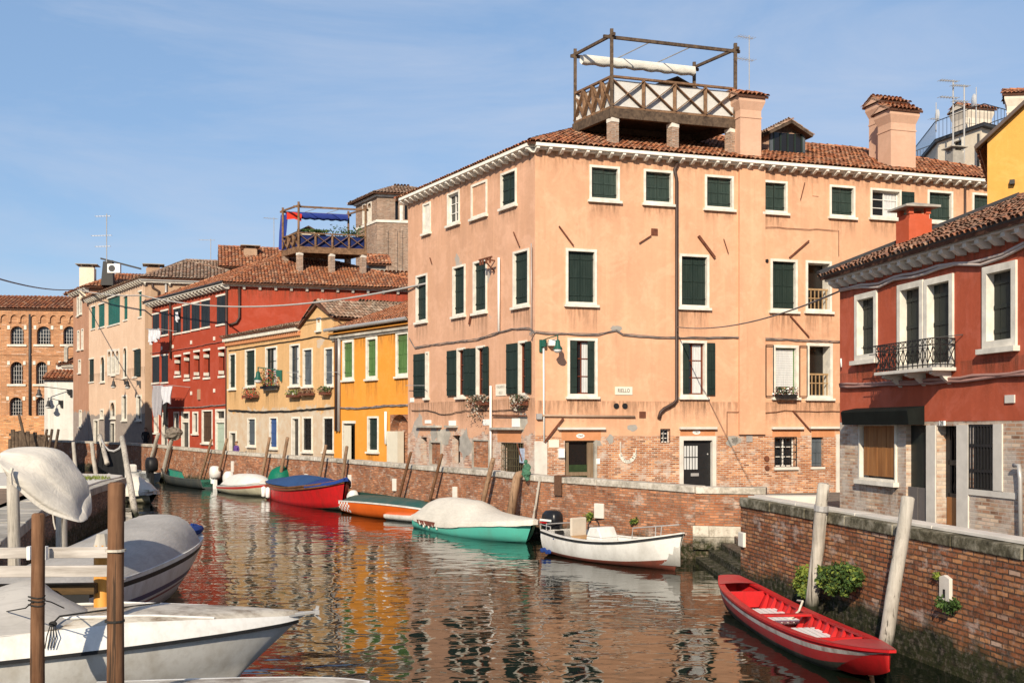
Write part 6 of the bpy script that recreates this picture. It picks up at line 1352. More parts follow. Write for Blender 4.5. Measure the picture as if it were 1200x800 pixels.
# 13 red sandolo
R13,M13,L13=boat('red_rowing_boat','long open red wooden boat with two white slatted floorboards tied to grey poles',(4.42,22.6),(5.12,14.75))
st=[(0,.2,.20,.55,.14,.2,.12),(.9,.95,.42,.44,.32,.06,0),(2.6,2.6,.53,.36,.40,-.05,-.07),(4.4,4.4,.55,.36,.42,-.07,-.09),(6.0,5.8,.48,.42,.30,-.04,-.06),(7.1,6.5,.25,.50,.11,.12,.08),(7.75,6.75,.03,.58,.01,.32,.28)]
mb,S=hull(st,(0,.13,.3,.66,1),[w_red,paint('scuffed white band',(.5,.47,.44),.6,.7,(.2,.12,.1),dscale=5),w_redd,w_dark],innerm=w_red,floor=.06,n=30,belly=.03,bottom=w_dark); mb.build('hull',w_red,R13,M13,smooth=True)
rim(S,.13,.04,w_red,.03,.02).build('gunwale',w_red,R13,M13)
decked(S,0,5,w_redd,.035,.03,.0).build('stern_deck',w_redd,R13,M13); decked(S,22,31,w_redd,.035,.05,.0).build('foredeck',w_redd,R13,M13)
def hb_at(x,k=2):
    for a,b in zip(S,S[1:]):
        if a[0]<=x<=b[0]: t=(x-a[0])/(b[0]-a[0]); return lerp(a[k],b[k],t)
    return .1
s=MB()
for i in range(12):
    x=1.35+i*.36
    if x>5.6: break
    h=hb_at(x)-.06; zg=hb_at(x,3)
    for s_ in (-1,1): MB().add([V((x,s_*h,zg)),V((x+.05,s_*h,zg)),V((x+.05,s_*(h-.1),.08)),V((x,s_*(h-.1),.08)),V((x,s_*(h-.05),zg)),V((x+.05,s_*(h-.05),zg)),V((x+.05,s_*(h-.2),.08)),V((x,s_*(h-.2),.08))],[(4,5,6,7),(0,4,7,3),(1,2,6,5)]).build('rib',w_red,R13,M13)
for x in (3.35,): h=hb_at(x)-.04; MB().box(x,x+.16,-h,h,.33,.37).build('thwart',w_red,R13,M13,bevel=.008)
for bx,zb in ((1.13,.12),(5.75,.1)): h=hb_at(bx)-.04; hc=hb_at(bx,4)-.09; MB().prism([V((bx,-h,hb_at(bx,3))),V((bx,h,hb_at(bx,3))),V((bx,hc,zb)),V((bx,-hc,zb))],(.04,0,0)).build('bulkhead',w_red,R13,M13)
for x0 in (1.75,3.75):
    s=MB()
    for i in range(5): s.box(x0,x0+1.35,-.12+i*.11,-.12+i*.11+.085,.17,.19)
    for k in (.1,1.1): s.box(x0+k,x0+k+.06,-.13,.42,.1,.169)
    s.build('floorboard',m_wht,R13,M13)
s=MB(); s.tube([V(p) for p in ((2.5,.55,.45),(2.9,.5,.5),(3.0,.4,.35),(2.9,.3,.2),(2.7,.2,.15))],.02,6); s.build('mooring_rope',m_rope,R13,M13)
MB().blob((5.2,.1,.14),.3,.22,.1,12,6,jit=.2).build('bailing_bag',paint('dark red bag',(.2,.01,.01),.6),R13,M13)
# ================================================================ POLES
def wallD(px):
    k=[((x/y)*FPX+CX,y) for x,y,_ in QW]
    for (a,d),(b,e) in zip(k,k[1:]):
        if a<=px<=b: t=(px-a)/(b-a); return 1/((1-t)/d+t/e)
    return k[-1][1]
def pole(top,bot,r,m,label,group=None,rt=None,name='mooring_pole',extra=.6,capm=None):
    rt=rt or r*.9; d=(top-bot); b=bot-d.normalized()*extra; n=8; cu=rnd.uniform(-.018,.018); L_=(top-b).length; pts=[b.lerp(top,i/n)+V((cu*math.sin(math.pi*i/n)*L_*.25+rnd.uniform(-.08,.08)*r,rnd.uniform(-.06,.06)*r,0))*(0<i<n) for i in range(n+1)]
    mb=MB(); mb.tube(pts+[top+d.normalized()*.02],[lerp(r,rt,i/n)*rnd.uniform(.98,1.02) for i in range(n+1)]+[rt*.72],12); o=mb.build(name,m,None,I4,smooth=True); tag(o,label,'pole',group)
    return o
LP=[(185.5,508,175,547,.16,m_polegrey,'grey leaning pole beside the black motor cover'),(202,511,191,556,.17,m_polegrey,'grey leaning pole with a bundle tied on top'),
(248,515,237,552,.11,m_pole,'thin brown pole behind the white outboard cover'),(266,514,254,563,.12,m_pole,'brown leaning pole just left of the cream speed boat'),
(316,512.5,306,562,.12,m_pole,'leaning brown pole above the cream speed boat bow'),(337,512.5,328,562,.13,m_pole,'leaning brown pole behind the green tarpaulin'),
(382,521.5,373,567,.12,m_pole,'leaning brown pole behind the blue boat cover'),(406.5,523,399,573,.12,m_pole,'leaning brown pole at the bow of the blue covered boat'),
(481.5,530,466,586,.09,m_polebrown,'dark thin pole behind the green wooden boat'),(518,532,503,590,.09,m_polebrown,'dark thin pole at the stern of the turquoise boat'),
(578,537,565,592,.13,m_pole,'stout brown pole behind the turquoise boat cover')]
for x0,y0,x1,y1,r,m,lab in LP:
    D=wallD(x0)-.75; D1=wallD(x1)-.9; t=P(x0,y0,D); b=P(x1,0,D1); b.z=-.0
    # keep the seen slope: continue the line down to the water
    q=P(x1,y1,D1); d=(q-t); k=(0-t.z)/d.z; pole(t,t+d*k,r*(.72 if r<.15 else .9),m,lab,'poles leaning on the canal wall')
# bent pole top at the corner pole
D=wallD(606)-.7; t=P(605.5,560,D); q=P(597,612,D-.1); d=q-t; b=t+d*((0-t.z)/d.z)
mb=MB(); mb.tube([b,t,P(607,557,D),P(612,554.5,D+.2)],[.15,.14,.14,.12],12); tag(mb.build('mooring_pole',m_pole,None,I4,smooth=True),'thick brown pole with a hooked top at the step in the coping','pole','poles leaning on the canal wall')
D=wallD(628)-.25; tag(MB().tube([P(632.5,562,D),P(628,590,D),P(622,625,D)],.04,8,m_polegrey).build('iron_rod',m_zinc,None,I4),'thin grey rod against the wall left of the white motor boat','rod')
s=MB(); D=wallD(616)-.55
for p,r in (((616,541),.07),((617.5,548),.13),((616.5,554),.14),((617.5,560),.08),((614.5,551),.08)): c=P(*p,D); s.blob((c.x,c.y,c.z),r,r*.8,r*1.1,10,7,jit=.18)
tag(s.build('green_net_bundle',simple('faded green netting',(.06,.16,.10),.95,.5,14),None,I4),'faded green net bundle hung on the wall near the corner of the palace','net')
# right wall poles
def foot(top,q): d=q-top; return top+d*((0-top.z)/d.z)
BT1=foot(P(965.5,567,20.0),P(951,703,20.2)); BT2=foot(P(1064,583,16.6),P(1038,745,16.4))
pole(P(965.5,567,20.0),BT1,.12,m_polegrey,'tall grey pole with a metal band between the bush and the red boat','grey poles by the red boat')
pole(P(1064,583,16.6),BT2,.11,m_polegrey,'tall grey leaning pole at the bow of the red boat','grey poles by the red boat')
a=P(965.5,567,20.0); b=BT1; c=a.lerp(b,.17); d=(b-a).normalized(); o=MB().tube([c-d*.05,c+d*.05],.135,12).build('pole_band',m_zinc,None,I4); o.parent=bpy.data.objects[[x.name for x in bpy.data.objects if x.get('label','').startswith('tall grey pole with')][0]]
pole(P(967,600,20.1),BT1+V((.1,.08,0)),.05,m_polegrey,'thin grey stake beside the banded grey pole',None,name='stake')
# left foreground posts
pole(P(45,603,12.5),P(42,900,12.5),.082,m_polebrown,'brown round post at the far left in front of the foreground boat','brown foreground posts',rt=.072)
pole(P(136,567,11.0),P(133,960,11.0),.092,m_polebrown,'taller brown round post with a pale rope ring in front of the foreground boat','brown foreground posts',rt=.078)
o=MB().tube([V(P(135.5,644.5,11.0))+V((0,0,-.012)),V(P(135.5,644.5,11.0))+V((0,0,.012))],.1,14).build('rope_ring',m_rope,None,I4); tag(o,'pale rope tied around the taller brown post','rope')
o=MB().tube([V(P(134.5,727,11.0))+V((0,0,-.01)),V(P(134.5,727,11.0))+V((0,0,.01))],.096,14).build('dark_band',m_roped,None,I4); tag(o,'dark rope band low on the taller brown post','rope')
o=MB(); 
for z in (.0,.05,.09): o.tube([V(P(43,703,12.5))+V((.085*math.cos(t),.085*math.sin(t),z-.05+.01*math.sin(t*2))) for t in [i*math.pi/6 for i in range(13)]],.01,5)
o.tube([P(51,703,12.4),P(60,705,13),P(75,712,13.6)],.008,5); o.tube([P(38,705,12.4),P(30,712,12.8),P(8,716,13.5)],.008,5); tag(o.build('dark_rope',m_roped,None,I4),'thin dark rope wound around the left brown post','rope')
b0=P(15,0,20.2); pole(V((b0.x,20.2,EYE-(553-500)/FPX*20.2)),V((b0.x+.05,20.2,0)),.115,m_polegrey,'grey post under the tarpaulin at the left edge','grey posts under the tarpaulin')
b0=P(71.5,0,21.5); pole(V((b0.x,21.5,EYE-(590-500)/FPX*21.5)),V((b0.x+.02,21.5,0)),.115,m_polegrey,'grey post under the right end of the tarpaulin','grey posts under the tarpaulin')
pole(P(143,512.5,46),PW(160,612),.13,m_polegrey,'pale leaning post at the corner of the stone landing','posts by the landing',rt=.11)
pole(P(86,518,50),P(88,545,50),.09,m_polegrey,'short pale post on the landing left of centre','posts by the landing'); pole(P(107.5,519,50),P(111,545,50),.10,m_polegrey,'short pale post on the landing near the dark screen','posts by the landing')
pole(P(117,510,50),P(123,533,49),.11,m_polegrey,'tilted pale post holding the chain of the dark screen','posts by the landing')
# chain and dark screen
D=49.5; top=[P(x,y,D) for x,y in ((119,516),(123,524),(128,529),(134,530),(140,527),(144,521))]; bot=[P(x,y,D-1.0) for x,y in ((115,546),(120,550),(127,554),(134,557),(140,560),(146,562))]
s=MB(); s.loft([top,bot],None); s.loft([[p+V((0,.06,0)) for p in top],[p+V((0,.06,0)) for p in bot]],None); s.loft([top,[p+V((0,.06,0)) for p in top]],None)
tag(s.build('dark_screen',simple('black netting',(.010,.010,.011),.9,.3,6),None,I4),'dark netting screen hanging below a chain on the landing','screen')
tag(MB().tube([p+V((0,-.05,.06)) for p in top],.05,6).build('chain',m_zinc,None,I4),'sagging grey chain along the top of the dark netting','chain')
# dark picket barrier and beams at the far left
bf=empty('picket_barrier',T(P(30,530,54)),'row of dark wooden pickets at the far left beyond the landing','fence')
for i,(x,y0,y1) in enumerate(((12,514,532),(15,503,530),(19.5,505,531),(24,504,531),(28,506,531),(32.5,505,531),(37,508,531),(41,506,530),(46,509,530),(50,511,530),(54,512,531))):
    MB().bar(P(x,y0,54),P(x,y1+4,54),.16,.1).build('picket',m_dkwood,bf,I4)
s=MB(); s.bar(P(11,509,54.2),P(58,511,54.2),.1,.12); s.bar(P(11,524,54.2),P(58,522,54.2),.1,.12); s.build('rail',m_dkwood,bf,I4)
for x0,y0,x1,y1 in ((22,485,29,506),(55,503,51,518),(61,503,57,520),(68.5,503,64,522)): pole(P(x0,y0,53),P(x1,y1+8,53),.07,m_dkwood,{22:'thick dark beam leaning over the picket barrier',55:'first thin dark stick in front of the white shed',61:'second thin dark stick in front of the white shed',68.5:'third thin dark stick in front of the white shed'}[x0],'dark sticks at the far left',name='stick')
Rw,Mw,_=boat('white_launch','white launch partly cut off at the left edge behind the pickets',(-33,63),(-27.2,59.5))
st=[(0,0,1.0,1.4,.8,.3,-.1),(3,3,1.1,1.35,.8,.3,-.1),(5.6,5.4,.7,1.5,.4,.4,-.1),(6.9,6.5,.03,1.7,.02,.5,0)]
mb,S=hull(st,(0,.5,1),[w_white]*2,n=12); mb.build('hull',w_white,Rw,Mw,smooth=True); cover([(0,1,1.4,2.5),(3,1.1,1.4,2.9),(5,.9,1.5,2.4),(6.6,.3,1.6,1.8)],12,2.4,.02).build('cabin_cover',w_white,Rw,Mw,smooth=True)
# small jetty rails
jr=empty('jetty_rail',T(P(60,660,14.5)),'bleached plank handrail of the small jetty running in from the left','railing')
for y0,y1,D,x1,h in ((640.5,653,14.4,128,.14),(662,675,14.2,127.5,.145)):
    a=P(-30,(y0+y1)/2+1,D); b=P(x1,(y0+y1)/2,D); MB().bar(a,b,.05,h*1.0).build('plank',m_plank,jr,I4,bevel=.006)
    a=P(-30,y0+4,D+.14); b=P(x1-1,y0+2,D+.14)
o=MB(); o.bar(P(-30,691,14.6),P(113,689,14.6),.16,.14); tag(o.build('timber_beam',wood('mossy brown beam',(.03,.022,.012),(.13,.075,.03),.9,(.6,7,7)),None,I4,bevel=.01),'dark mossy timber beam lying below the jetty planks','beam')
m_orange=wood('orange stained post',(.55,.22,.03),(.7,.33,.07),.55)
b0=P(119.5,0,14.75); o=MB().tube([V((b0.x,14.75,.0)),V((b0.x,14.75,EYE-(638-500)/FPX*14.75))],.105,14); tag(o.build('bollard_post',m_orange,None,I4,smooth=True),'orange stained wooden post at the end of the jetty planks','post')
o2=MB().tube([V((b0.x,14.75,EYE-(640-500)/FPX*14.75)),V((b0.x,14.75,EYE-(625-500)/FPX*14.75))],[.115,.07],8); p=[x for x in bpy.data.objects if x.name=='bollard_post'][0]; o2.build('post_cap',m_stone_old,p,I4)
# white clamps
for x in (36.5,55): c=P(x,647,14.3); o=MB().box(c.x-.02,c.x+.02,c.y-.09,c.y,c.z-.085,c.z+.085); tag(o.build('white_strap',m_wht,None,I4),{36.5:'white strap on the jetty plank left of the brown post',55:'white strap on the jetty plank right of the brown post'}[x],'strap')
# tarpaulin wrapped dinghy hoisted on posts
TP=[((3,529),(5,546)),((12,525),(10,553)),((22,523.5),(15,561)),((36,523),(24,571)),((50,523),(32,579)),((64,525),(42,588)),((75,531),(50,595)),((84,545),(58,600)),((93,555),(66,604)),((99,563),(75,607)),((104,575),(83,609)),((105,590),(91,611)),((103,603),(98,612.5))]
rr=random.Random(5); rings=[]
for i,(a,b) in enumerate(TP):
    A_=P(*a,18.2+.05*i); B_2=P(*b,17.8+.03*i); c=(A_+B_2)/2; ax=(A_-B_2)/2; dep=V((.25,1,0)).normalized()*(.12+.22*math.sin(math.pi*min(1,(i+1)/13))**1.3); n=36
    rings.append([c+ax*math.cos(t)*(1+.0*rr.random())+dep*math.copysign(abs(math.sin(t))**.8,math.sin(t))*(1+.20*math.sin(6*t+i*.10)+.10*math.sin(13*t-i*.16)+rr.uniform(-.02,.02)) for t in [k*2*math.pi/n for k in range(n)]])
s=MB(); s.loft(rings,None,closed=True,cap=True); hd=s.build('tarpaulin_bundle',c_tarp,None,I4,smooth=True,subsurf=1); tag(hd,'off white tarpaulin wrapped around a hoisted dinghy on grey posts','tarpaulin')
s=MB(); s.tube([P(14,549,17.7),P(12,556,17.6),P(13,568,17.6)],.03,6); s.tube([P(62,603,17.5),P(63,612,17.5),P(65,620,17.5)],.012,5); s.build('tie_rope',m_rope,hd,I4)
# ---- markers on the canal wall
mk=[(273,540,553),(359.5,555,564),(410.5,556,571),(463,560.5,575),(534,570,587),(703,589.5,607)]
for i,(x,y0,y1) in enumerate(mk):
    D=wallD(x)-.05; a=P(x,y1,D); b=P(x,y0,D); w=.12 if i<5 else .17; t=QW[0]; o=MB().box(-w,w,-.07,.1,0,b.z-a.z); d=V((.74,-.67,0)) if x<600 else V((.8,-.6,0)); n=V((-d.y,d.x,0)); M=Matrix(((d.x,n.x,0,a.x),(d.y,n.y,0,a.y),(0,0,1,a.z),(0,0,0,1)))
    o=o.build('stone_marker',m_stone,None,M,bevel=.015); tag(o,['white stone marker on the wall near the cream speed boat','white stone marker on the wall behind the blue cover','white stone marker right of the blue covered bow','white stone marker above the green wooden boat','white stone marker behind the turquoise boat cover','white stone marker over the white motor boat seat'][i],'marker','stone markers on the canal wall')
fRW=Fac((5.03,24.4),(6.69,14.5)); u,z=fRW.uz(1107,690,-.04); o=MB().prism([V((u-.14,-.05,z-.17)),V((u+.14,-.05,z-.17)),V((u+.14,-.05,z+.17)),V((u,-.05,z+.21)),V((u-.14,-.05,z+.17))],(0,.12,0)).build('stone_marker',m_stone,None,fRW.M,bevel=.01); tag(o,'arched white stone mooring block low in the right hand wall','marker')
MB().box(u-.02,u+.03,-.058,-.04,z-.12,z-.0).build('ring_slot',m_black,o,fRW.M)
o=MB().box(-.02,.30,-.06,.1,.98,1.30).build('corner_block',m_stone,None,fRW.M,bevel=.02); tag(o,'pale corner stone low on the end of the right hand wall','stone block')
D=wallD(658)-.0; a=P(658,564,D); s=MB(); M=Fac(P(652,0,wallD(652)).xy,P(665,0,wallD(665)).xy).M
s.box(.0,.36,-.09,-.06,1.45,2.05); s.box(0,.36,-.09,.3,2.045,2.07); o=s.build('doormat',simple('brown doormat',(.12,.06,.035),.95,.4,20),None,M); tag(o,'brown mat draped over the coping in front of the palace door','mat')
# ---- foliage
def leaves(name,blobs,n,size,ms,label,group=None,cat='plant'):
    root=None; mb=MB()
    for i in range(n):
        c,r=blobs[rnd.randrange(len(blobs))]; d=V((rnd.gauss(0,1),rnd.gauss(0,1),rnd.gauss(0,1))).normalized()*(rnd.random()**.4)
        p=V(c)+V((d.x*r[0],d.y*r[1],d.z*r[2])); a=V((rnd.uniform(-1,1),rnd.uniform(-1,1),rnd.uniform(-1,1))).normalized(); b=a.cross(V((rnd.uniform(-1,1),rnd.uniform(-1,1),rnd.uniform(-.3,1)))).normalized(); k=size*rnd.uniform(.4,1.5); p=p+V((0,0,-.25*r[2]*rnd.random()**3)) if rnd.random()<.8 else V(c)+(p-V(c))*rnd.uniform(1.0,1.5)
        mb.add([p-a*k,p-b*k*.55,p+a*k,p+b*k*.55],[(0,1,2,3)],ms[min(len(ms)-1,int(abs(rnd.gauss(0,.9))))])
    o=mb.build(name,ms[0],None,I4); tag(o,label,cat,group); return o
w=lambda px,py,off=-.3: fRW.M@V((fRW.uz(px,py,off)[0],off,fRW.uz(px,py,off)[1]))
def bl(px,py,r,off=-.25): p=w(px,py,off); return ((p.x,p.y,p.z),(r,r,r*.85))
leaves('wall_bush',[bl(974,672,.19),bl(986,667,.17),bl(997,671,.18),bl(1003,680,.12),bl(966,680,.16),bl(985,682,.17),bl(976,690,.12),bl(996,686,.1),bl(964,668,.09),bl(1006,674,.08),bl(990,694,.07)],3600,.034,[m_leaf,m_leaf2,m_leafd],'dense leafy bush growing from the right hand canal wall behind the banded pole')
leaves('wall_shrub',[bl(943,672,.17),bl(940,684,.18),bl(945,694,.13)],1500,.035,[m_leaf2,m_leaf],'yellow green shrub left of the grey pole on the right hand wall')
leaves('wall_weed',[bl(1105,705,.12,-.08),bl(1118,708,.1,-.08),bl(1112,712,.08,-.08)],420,.03,[m_leaf,m_leafd],'green weeds under the arched stone mooring block')
leaves('wall_weed',[bl(1098,674,.06,-.05),],70,.03,[m_leaf2,m_leaf],'tiny weed above the arched stone mooring block')
def blw(px,py,r): p=P(px,py,wallD(px)-.12); return ((p.x,p.y,p.z),(r,r*.5,r*.8))
leaves('wall_weed',[blw(690,605,.15),blw(692,603,.1)],300,.035,[m_leaf2,m_leaf],'bright weed on the brick wall left of the white marker','small plants on the brick wall')
leaves('wall_weed',[blw(744,610,.12),blw(741,611,.1)],160,.03,[m_leaf,m_leaf2],'small weed on the brick wall above the motor boat bow','small plants on the brick wall')
# ---- window flower boxes
def flowerbox(fac,px,py,wpx,label,fl=(m_flower,m_leaf,m_dry),h=.3,n=260,dang=0,group='window flower boxes',box=True,bm=m_rust):
    u,z=fac.uz(px,py,-.2); u1=fac.uz(px+wpx/2,py,-.2)[0]; u0=fac.uz(px-wpx/2,py,-.2)[0]
    root=empty('flower_box',fac.M@T((u0+u1)/2,-.2,z),label,'flower box',group); s=MB()
    s.box(u0,u1,-.36,-.08,z-.16,z,bm); s.build('trough',bm,root,fac.M)
    mb=MB()
    for i in range(n):
        x=rnd.uniform(u0-.08,u1+.08); y=rnd.uniform(-.42,-.08); zz=z+rnd.random()**1.5*h-(rnd.random()**2*dang if y<-.3 else 0)
        p=V((x,y,zz)); a=V((rnd.uniform(-1,1),rnd.uniform(-1,1),rnd.uniform(-1,1))).normalized(); b=a.orthogonal().normalized(); k=.05*rnd.uniform(.6,1.4)
        mb.add([p-a*k,p-b*k*.6,p+a*k,p+b*k*.6],[(0,1,2,3)],rnd.choice(fl))
    mb.build('plants',fl[0],root,fac.M); return root
flowerbox(fO,293.5,463,15,'flower box with red leaves under the second ochre window',h=.5,dang=.3)
flowerbox(fO,316,452,17,'overflowing box of red and green plants at the open ochre window',h=1.0,n=520,fl=(m_flower,m_leaf,m_leaf2,m_dry),bm=m_black)
flowerbox(fO,344,462,12,'small planter with pale green tufts under the tall ochre window',fl=(m_leaf2,m_leaf,m_stone_old),h=.25)
flowerbox(fO,359,460,14,'rust brown planter under the slate shuttered ochre window',h=.2,fl=(m_dry,m_rust))
flowerbox(fO,381,459,9,'brown planter under the rightmost ochre window',h=.3,fl=(m_dry,m_leaf))
flowerbox(fL,561,470,17,'basket of dry trailing stems under the double window of the palace side',fl=(m_dry,m_dry,m_leafd,m_stone_old),h=.25,dang=.9,n=500)
flowerbox(fL,609,470,13,'basket of dry stems under the window nearest the palace corner',fl=(m_dry,m_leafd,m_stone_old),h=.25,dang=.35,n=320)
flowerbox(fF,920.5,462,22,'flower box with white and pink blooms under the blind window',fl=(m_wht,m_leafd,m_leaf,m_dry,simple('pink bloom',(.6,.25,.2),.7)),h=.3,n=320,bm=m_black)
# terrace plants
for a,lab in ((.75,'potted greenery at the right end of the blue draped terrace'),(.25,'low planter greenery along the blue draped terrace rail')):
    q=[((lambda p:(p.x,p.y,p.z))(p2(4.5*(a+.08*k),.25,16.85)),(.42,.2,.12 if a<.5 else rnd.uniform(.15,.6))) for k in (-2,-.6,.3,1.4,2.2)]; leaves('terrace_plants',q,420,.07,[m_leaf,m_leafd,m_leaf2],lab,'terrace plants')
s=MB(); c=p2(.05,1.9,18.2); s.loft([[c+V((0,0,.1)),c+V((.5,.1,.12)),c+V((1.0,.2,0))],[c+V((0,0,-.4)),c+V((.5,.05,-.35)),c+V((.95,.2,-.5))]],None); tag(s.build('red_cloth',cloth('red cloth',(.6,.04,.02)),None,I4),'small red cloth hanging at the left of the blue draped terrace','cloth')
c=p2(-.1,2.5,18.1); s=MB(); s.loft([[c+V((.0,0,.1)),c+V((.25,-.05,.1)),c+V((.5,0,.1))],[c+V((-.1,0,-1.1)),c+V((.15,-.1,-1.1)),c+V((.4,0,-1.1))],[c+V((-.15,0,-2.3)),c+V((.1,-.1,-2.35)),c+V((.25,0,-2.3))]],None); tag(s.build('blue_curtain',m_blue,None,I4),'long blue curtain hanging off the left post of the terrace','curtain')
_h=p2(.9,2.9,0); hatch(roofA,_h,V((.964,.267)),V((-.267,.964)),2.1,2.0,14.2,16.9,m_cream,m_dkwood,gable=.55)
# ---- lamps
def wall_lamp(fac,px,py,arm,label,s=1,gm=None,group='green wall lamps',side=0):
    u,z=fac.uz(px,py); root=empty('wall_lamp',fac.M@T(u,0,z),label,'lamp',group); gm=gm or simple('green enamel',(.015,.09,.065),.4,.15,4)
    M=fac.M@T(u,0,z)@Matrix.Rotation(side,4,'Z')@Matrix.Scale(s,4)
    b=MB(); b.box(-.08,.08,-.1,-.003,-.55,.0); b.box(-.06,.06,-.3,-.1,-.32,-.02); b.build('bracket_box',gm,root,M)
    a=MB(); a.tube([(0,-.05,-.05),(0,-arm*.6,.08),(0,-arm,.15)],.025,8); a.tube([(0,-arm,.17),(0,-arm,-.05)],.03,8); a.tube([(0,-.05,-.45),(0,-.35,-.05)],.02,6); a.build('arm',gm,root,M)
    l=MB(); l.tube([(0,-arm,-.04),(0,-arm,-.1),(0,-arm,-.3),(0,-arm,-.42),(0,-arm,-.46)],[.05,.1,.12,.2,.22],16); l.build('lamp_shade',gm,root,M,smooth=True)
    g=MB(); g.tube([(0,-arm,-.465),(0,-arm,-.56),(0,-arm,-.62)],[.19,.17,.08],14); g.build('lamp_glass',m_curtain,root,M,smooth=True); return root
wall_lamp(fF,633,398,.95,'green street lamp on a bracket at the corner of the palace',side=.62,s=.85)
wall_lamp(fO,331,433.5,1.3,'green wall lamp between the flower window and the tall window of the ochre house',side=-.9,s=1.2)
wall_lamp(fG,150,446,1.2,'dark wall lantern in the middle of the pink gothic house',gm=m_gut,side=.2)
wall_lamp(fG,165,446,1.0,'dark wall lantern at the right end of the pink gothic house',gm=m_gut,side=-.6)
wall_lamp(fH,84,456,2.2,'upper arm lamp on the white shed wall',gm=m_gut,side=-1.0,s=1.4); wall_lamp(fH,73,469,1.2,'lower dark lamp on the white shed wall',gm=m_gut,side=-.7,s=1.3)
u,z=fF.uz(645,402); o=MB().box(u-.14,u+.16,-.3,-.06,z-.12,z+.12).build('junction_box',m_wht,None,fF.M,bevel=.02); tag(o,'white electrical box just behind the corner street lamp','box')
# ---- signs
def plate(name,fac,x0,x1,y0,y1,label,txt=None,size=.2,tm=None,m=None,lines=1,cat='sign',sx=1,th=.03):
    r=fac.rect(x0,x1,y0,y1,-.02); o=MB().box(r[0],r[1],-th,-.003,r[2],r[3]).build(name,m or m_wht,None,fac.M); tag(o,label,cat)
    if txt:
        for i,t in enumerate(txt):
            z=r[3]-(r[3]-r[2])*(i+.5)/len(txt); text('lettering',t,size,fac.M@T((r[0]+r[1])/2,-th-.004,z),tm or m_gut,o,sx=sx)
    return o
m_limew=simple('limewashed sign ground',(.72,.66,.56),.9,.08,4)
plate('street_sign',fF,720.8,741,453,462.5,'white painted street name panel reading RIELLO above two round vents',['RIELLO'],.21,m=m_limew,sx=.78)
plate('street_sign',fL,581,593,450,463.5,'white two line street sign on the palace side beside the shuttered window',['FONDAMENTA','RIELLO'],.16,m=m_limew,sx=.6,tm=m_cement)
def oval(fac,px,py,w,h,label):
    u,z=fac.uz(px,py); s=MB(); s.add([(u+w*math.cos(t),-.02,z+h*math.sin(t)) for t in [k*math.pi/10 for k in range(20)]]+[(u+w*math.cos(t),-.005,z+h*math.sin(t)) for t in [k*math.pi/10 for k in range(20)]],[tuple(range(20))]+[(k,(k+1)%20,20+(k+1)%20,20+k) for k in range(20)])
    o=s.build('house_number',m_wht,None,fac.M); tag(o,label,'number plate'); return o,u,z
for px,py,n_,lab in ((680,510.5,'1060','oval white number plate over the brown framed palace door'),(816,506.3,'1061','oval white number plate over the black palace door')):
    o,u,z=oval(fF,px,py,.17,.085,lab); text('lettering',n_,.11,fF.M@T(u,-.025,z),m_gut,o)
plate('notice',fF,643,655,515,524,'small printed notice with dark figures left of the brown framed door',m=m_limew,cat='notice'); plate('letter_box',fF,654,661,525,536,'white letter box left of the brown framed door',th=.1,cat='letter box'); plate('doorbell_panel',fF,698.5,703,537,543.5,'small white doorbell panel right of the brown framed door',cat='doorbell')
plate('poster',fL,609,614.5,525,542,'blue and white poster at the right edge of the grille door',m=simple('blue white poster',(.4,.47,.6),.6,.5,9),cat='poster')
for x0,x1,y0,y1,l in ((498,505,492,496,'small white plate left of the bare plaster patch on the palace side'),(526,534,492.5,500,'square white plate under the double window on the palace side'),(566,573,491,498,'white plate beside the white conduit on the palace side'),(600,609,490,500,'larger white plate above the ledge near the palace corner')): plate('wall_plate',fL,x0,x1,y0,y1,l,cat='plate')
plate('meter_cover',fL,474 if 0 else 480.5,485,466,471,'white meter cover below the leftmost open shutter of the palace',cat='plate')
# ---- cables on the palace and the row
cable(fF,[(620,392),(628,389.5),(640,391),(700,392.5),(722,388),(730,392.5),(760,395),(800,396.5),(860,396),(905,398),(985,401)],.015,'thick grey cable bundle running across the palace front at second floor level',strands=3)
cable(fL,[(480,397),(486,408),(510,404),(560,398),(585,390),(600,386),(620,385),(626,389)],.015,'thick grey cable bundle climbing across the palace side',strands=3)
cable(fL,[(482,481),(500,480),(520,486),(545,481),(580,481),(618,479)],.016,'thin drooping cable above the ground floor of the palace side',m=m_cabled)
cable(fF,[(852,510),(852,482),(870,482),(890,484),(920,481),(985,482)],.014,'thin rusty wire running right above the grilled window of the palace front',m=m_rust)
cable(fF,[(895,266),(983,270),(983,300)],.012,'thin wire making a right angle high on the palace front',m=m_rust)
cable(fS,[(395,478),(420,479),(450,476),(480,475)],.03,'grey cable across the saffron house between its storeys',strands=2)
cable(fO,[(268,481),(300,483),(340,482),(392,478)],.03,'dark cable across the ochre house between its storeys',strands=2,m=m_cabled)
cable(fO,[(268,411),(300,406),(350,398),(372,394),(391,398)],.028,'dark cable under the ochre house cornice',m=m_cabled)
cable(fA,[(176,414),(200,411),(230,406),(264,399)],.03,'thin cable across the long red house between shutter rows',m=simple('rose cable',(.3,.1,.08)))
cable(fA,[(176,478),(230,477),(264,474)],.04,'thin cable above the ground floor of the long red house',m=m_cable)
for a in ((480,398,477,417),): pass
def span(p,q,sag,r,label,m=None):
    pts=[p.lerp(q,i/24)-V((0,0,sag*4*(i/24)*(1-i/24))) for i in range(25)]; o=MB().tube(pts,r,6).build('overhead_wire',m or m_cable,None,I4,smooth=True); tag(o,label,'wire','overhead wires'); return o
span(P(577,313,46.2),P(166,346,80),1.2,.05,'grey overhead wire from the palace side to the long red house',simple('pale wire',(.4,.38,.36)))
span(P(166,346,80),P(90,339,99),.2,.05,'overhead wire across the eaves of the pink gothic house',simple('pale wire b',(.4,.38,.36)))
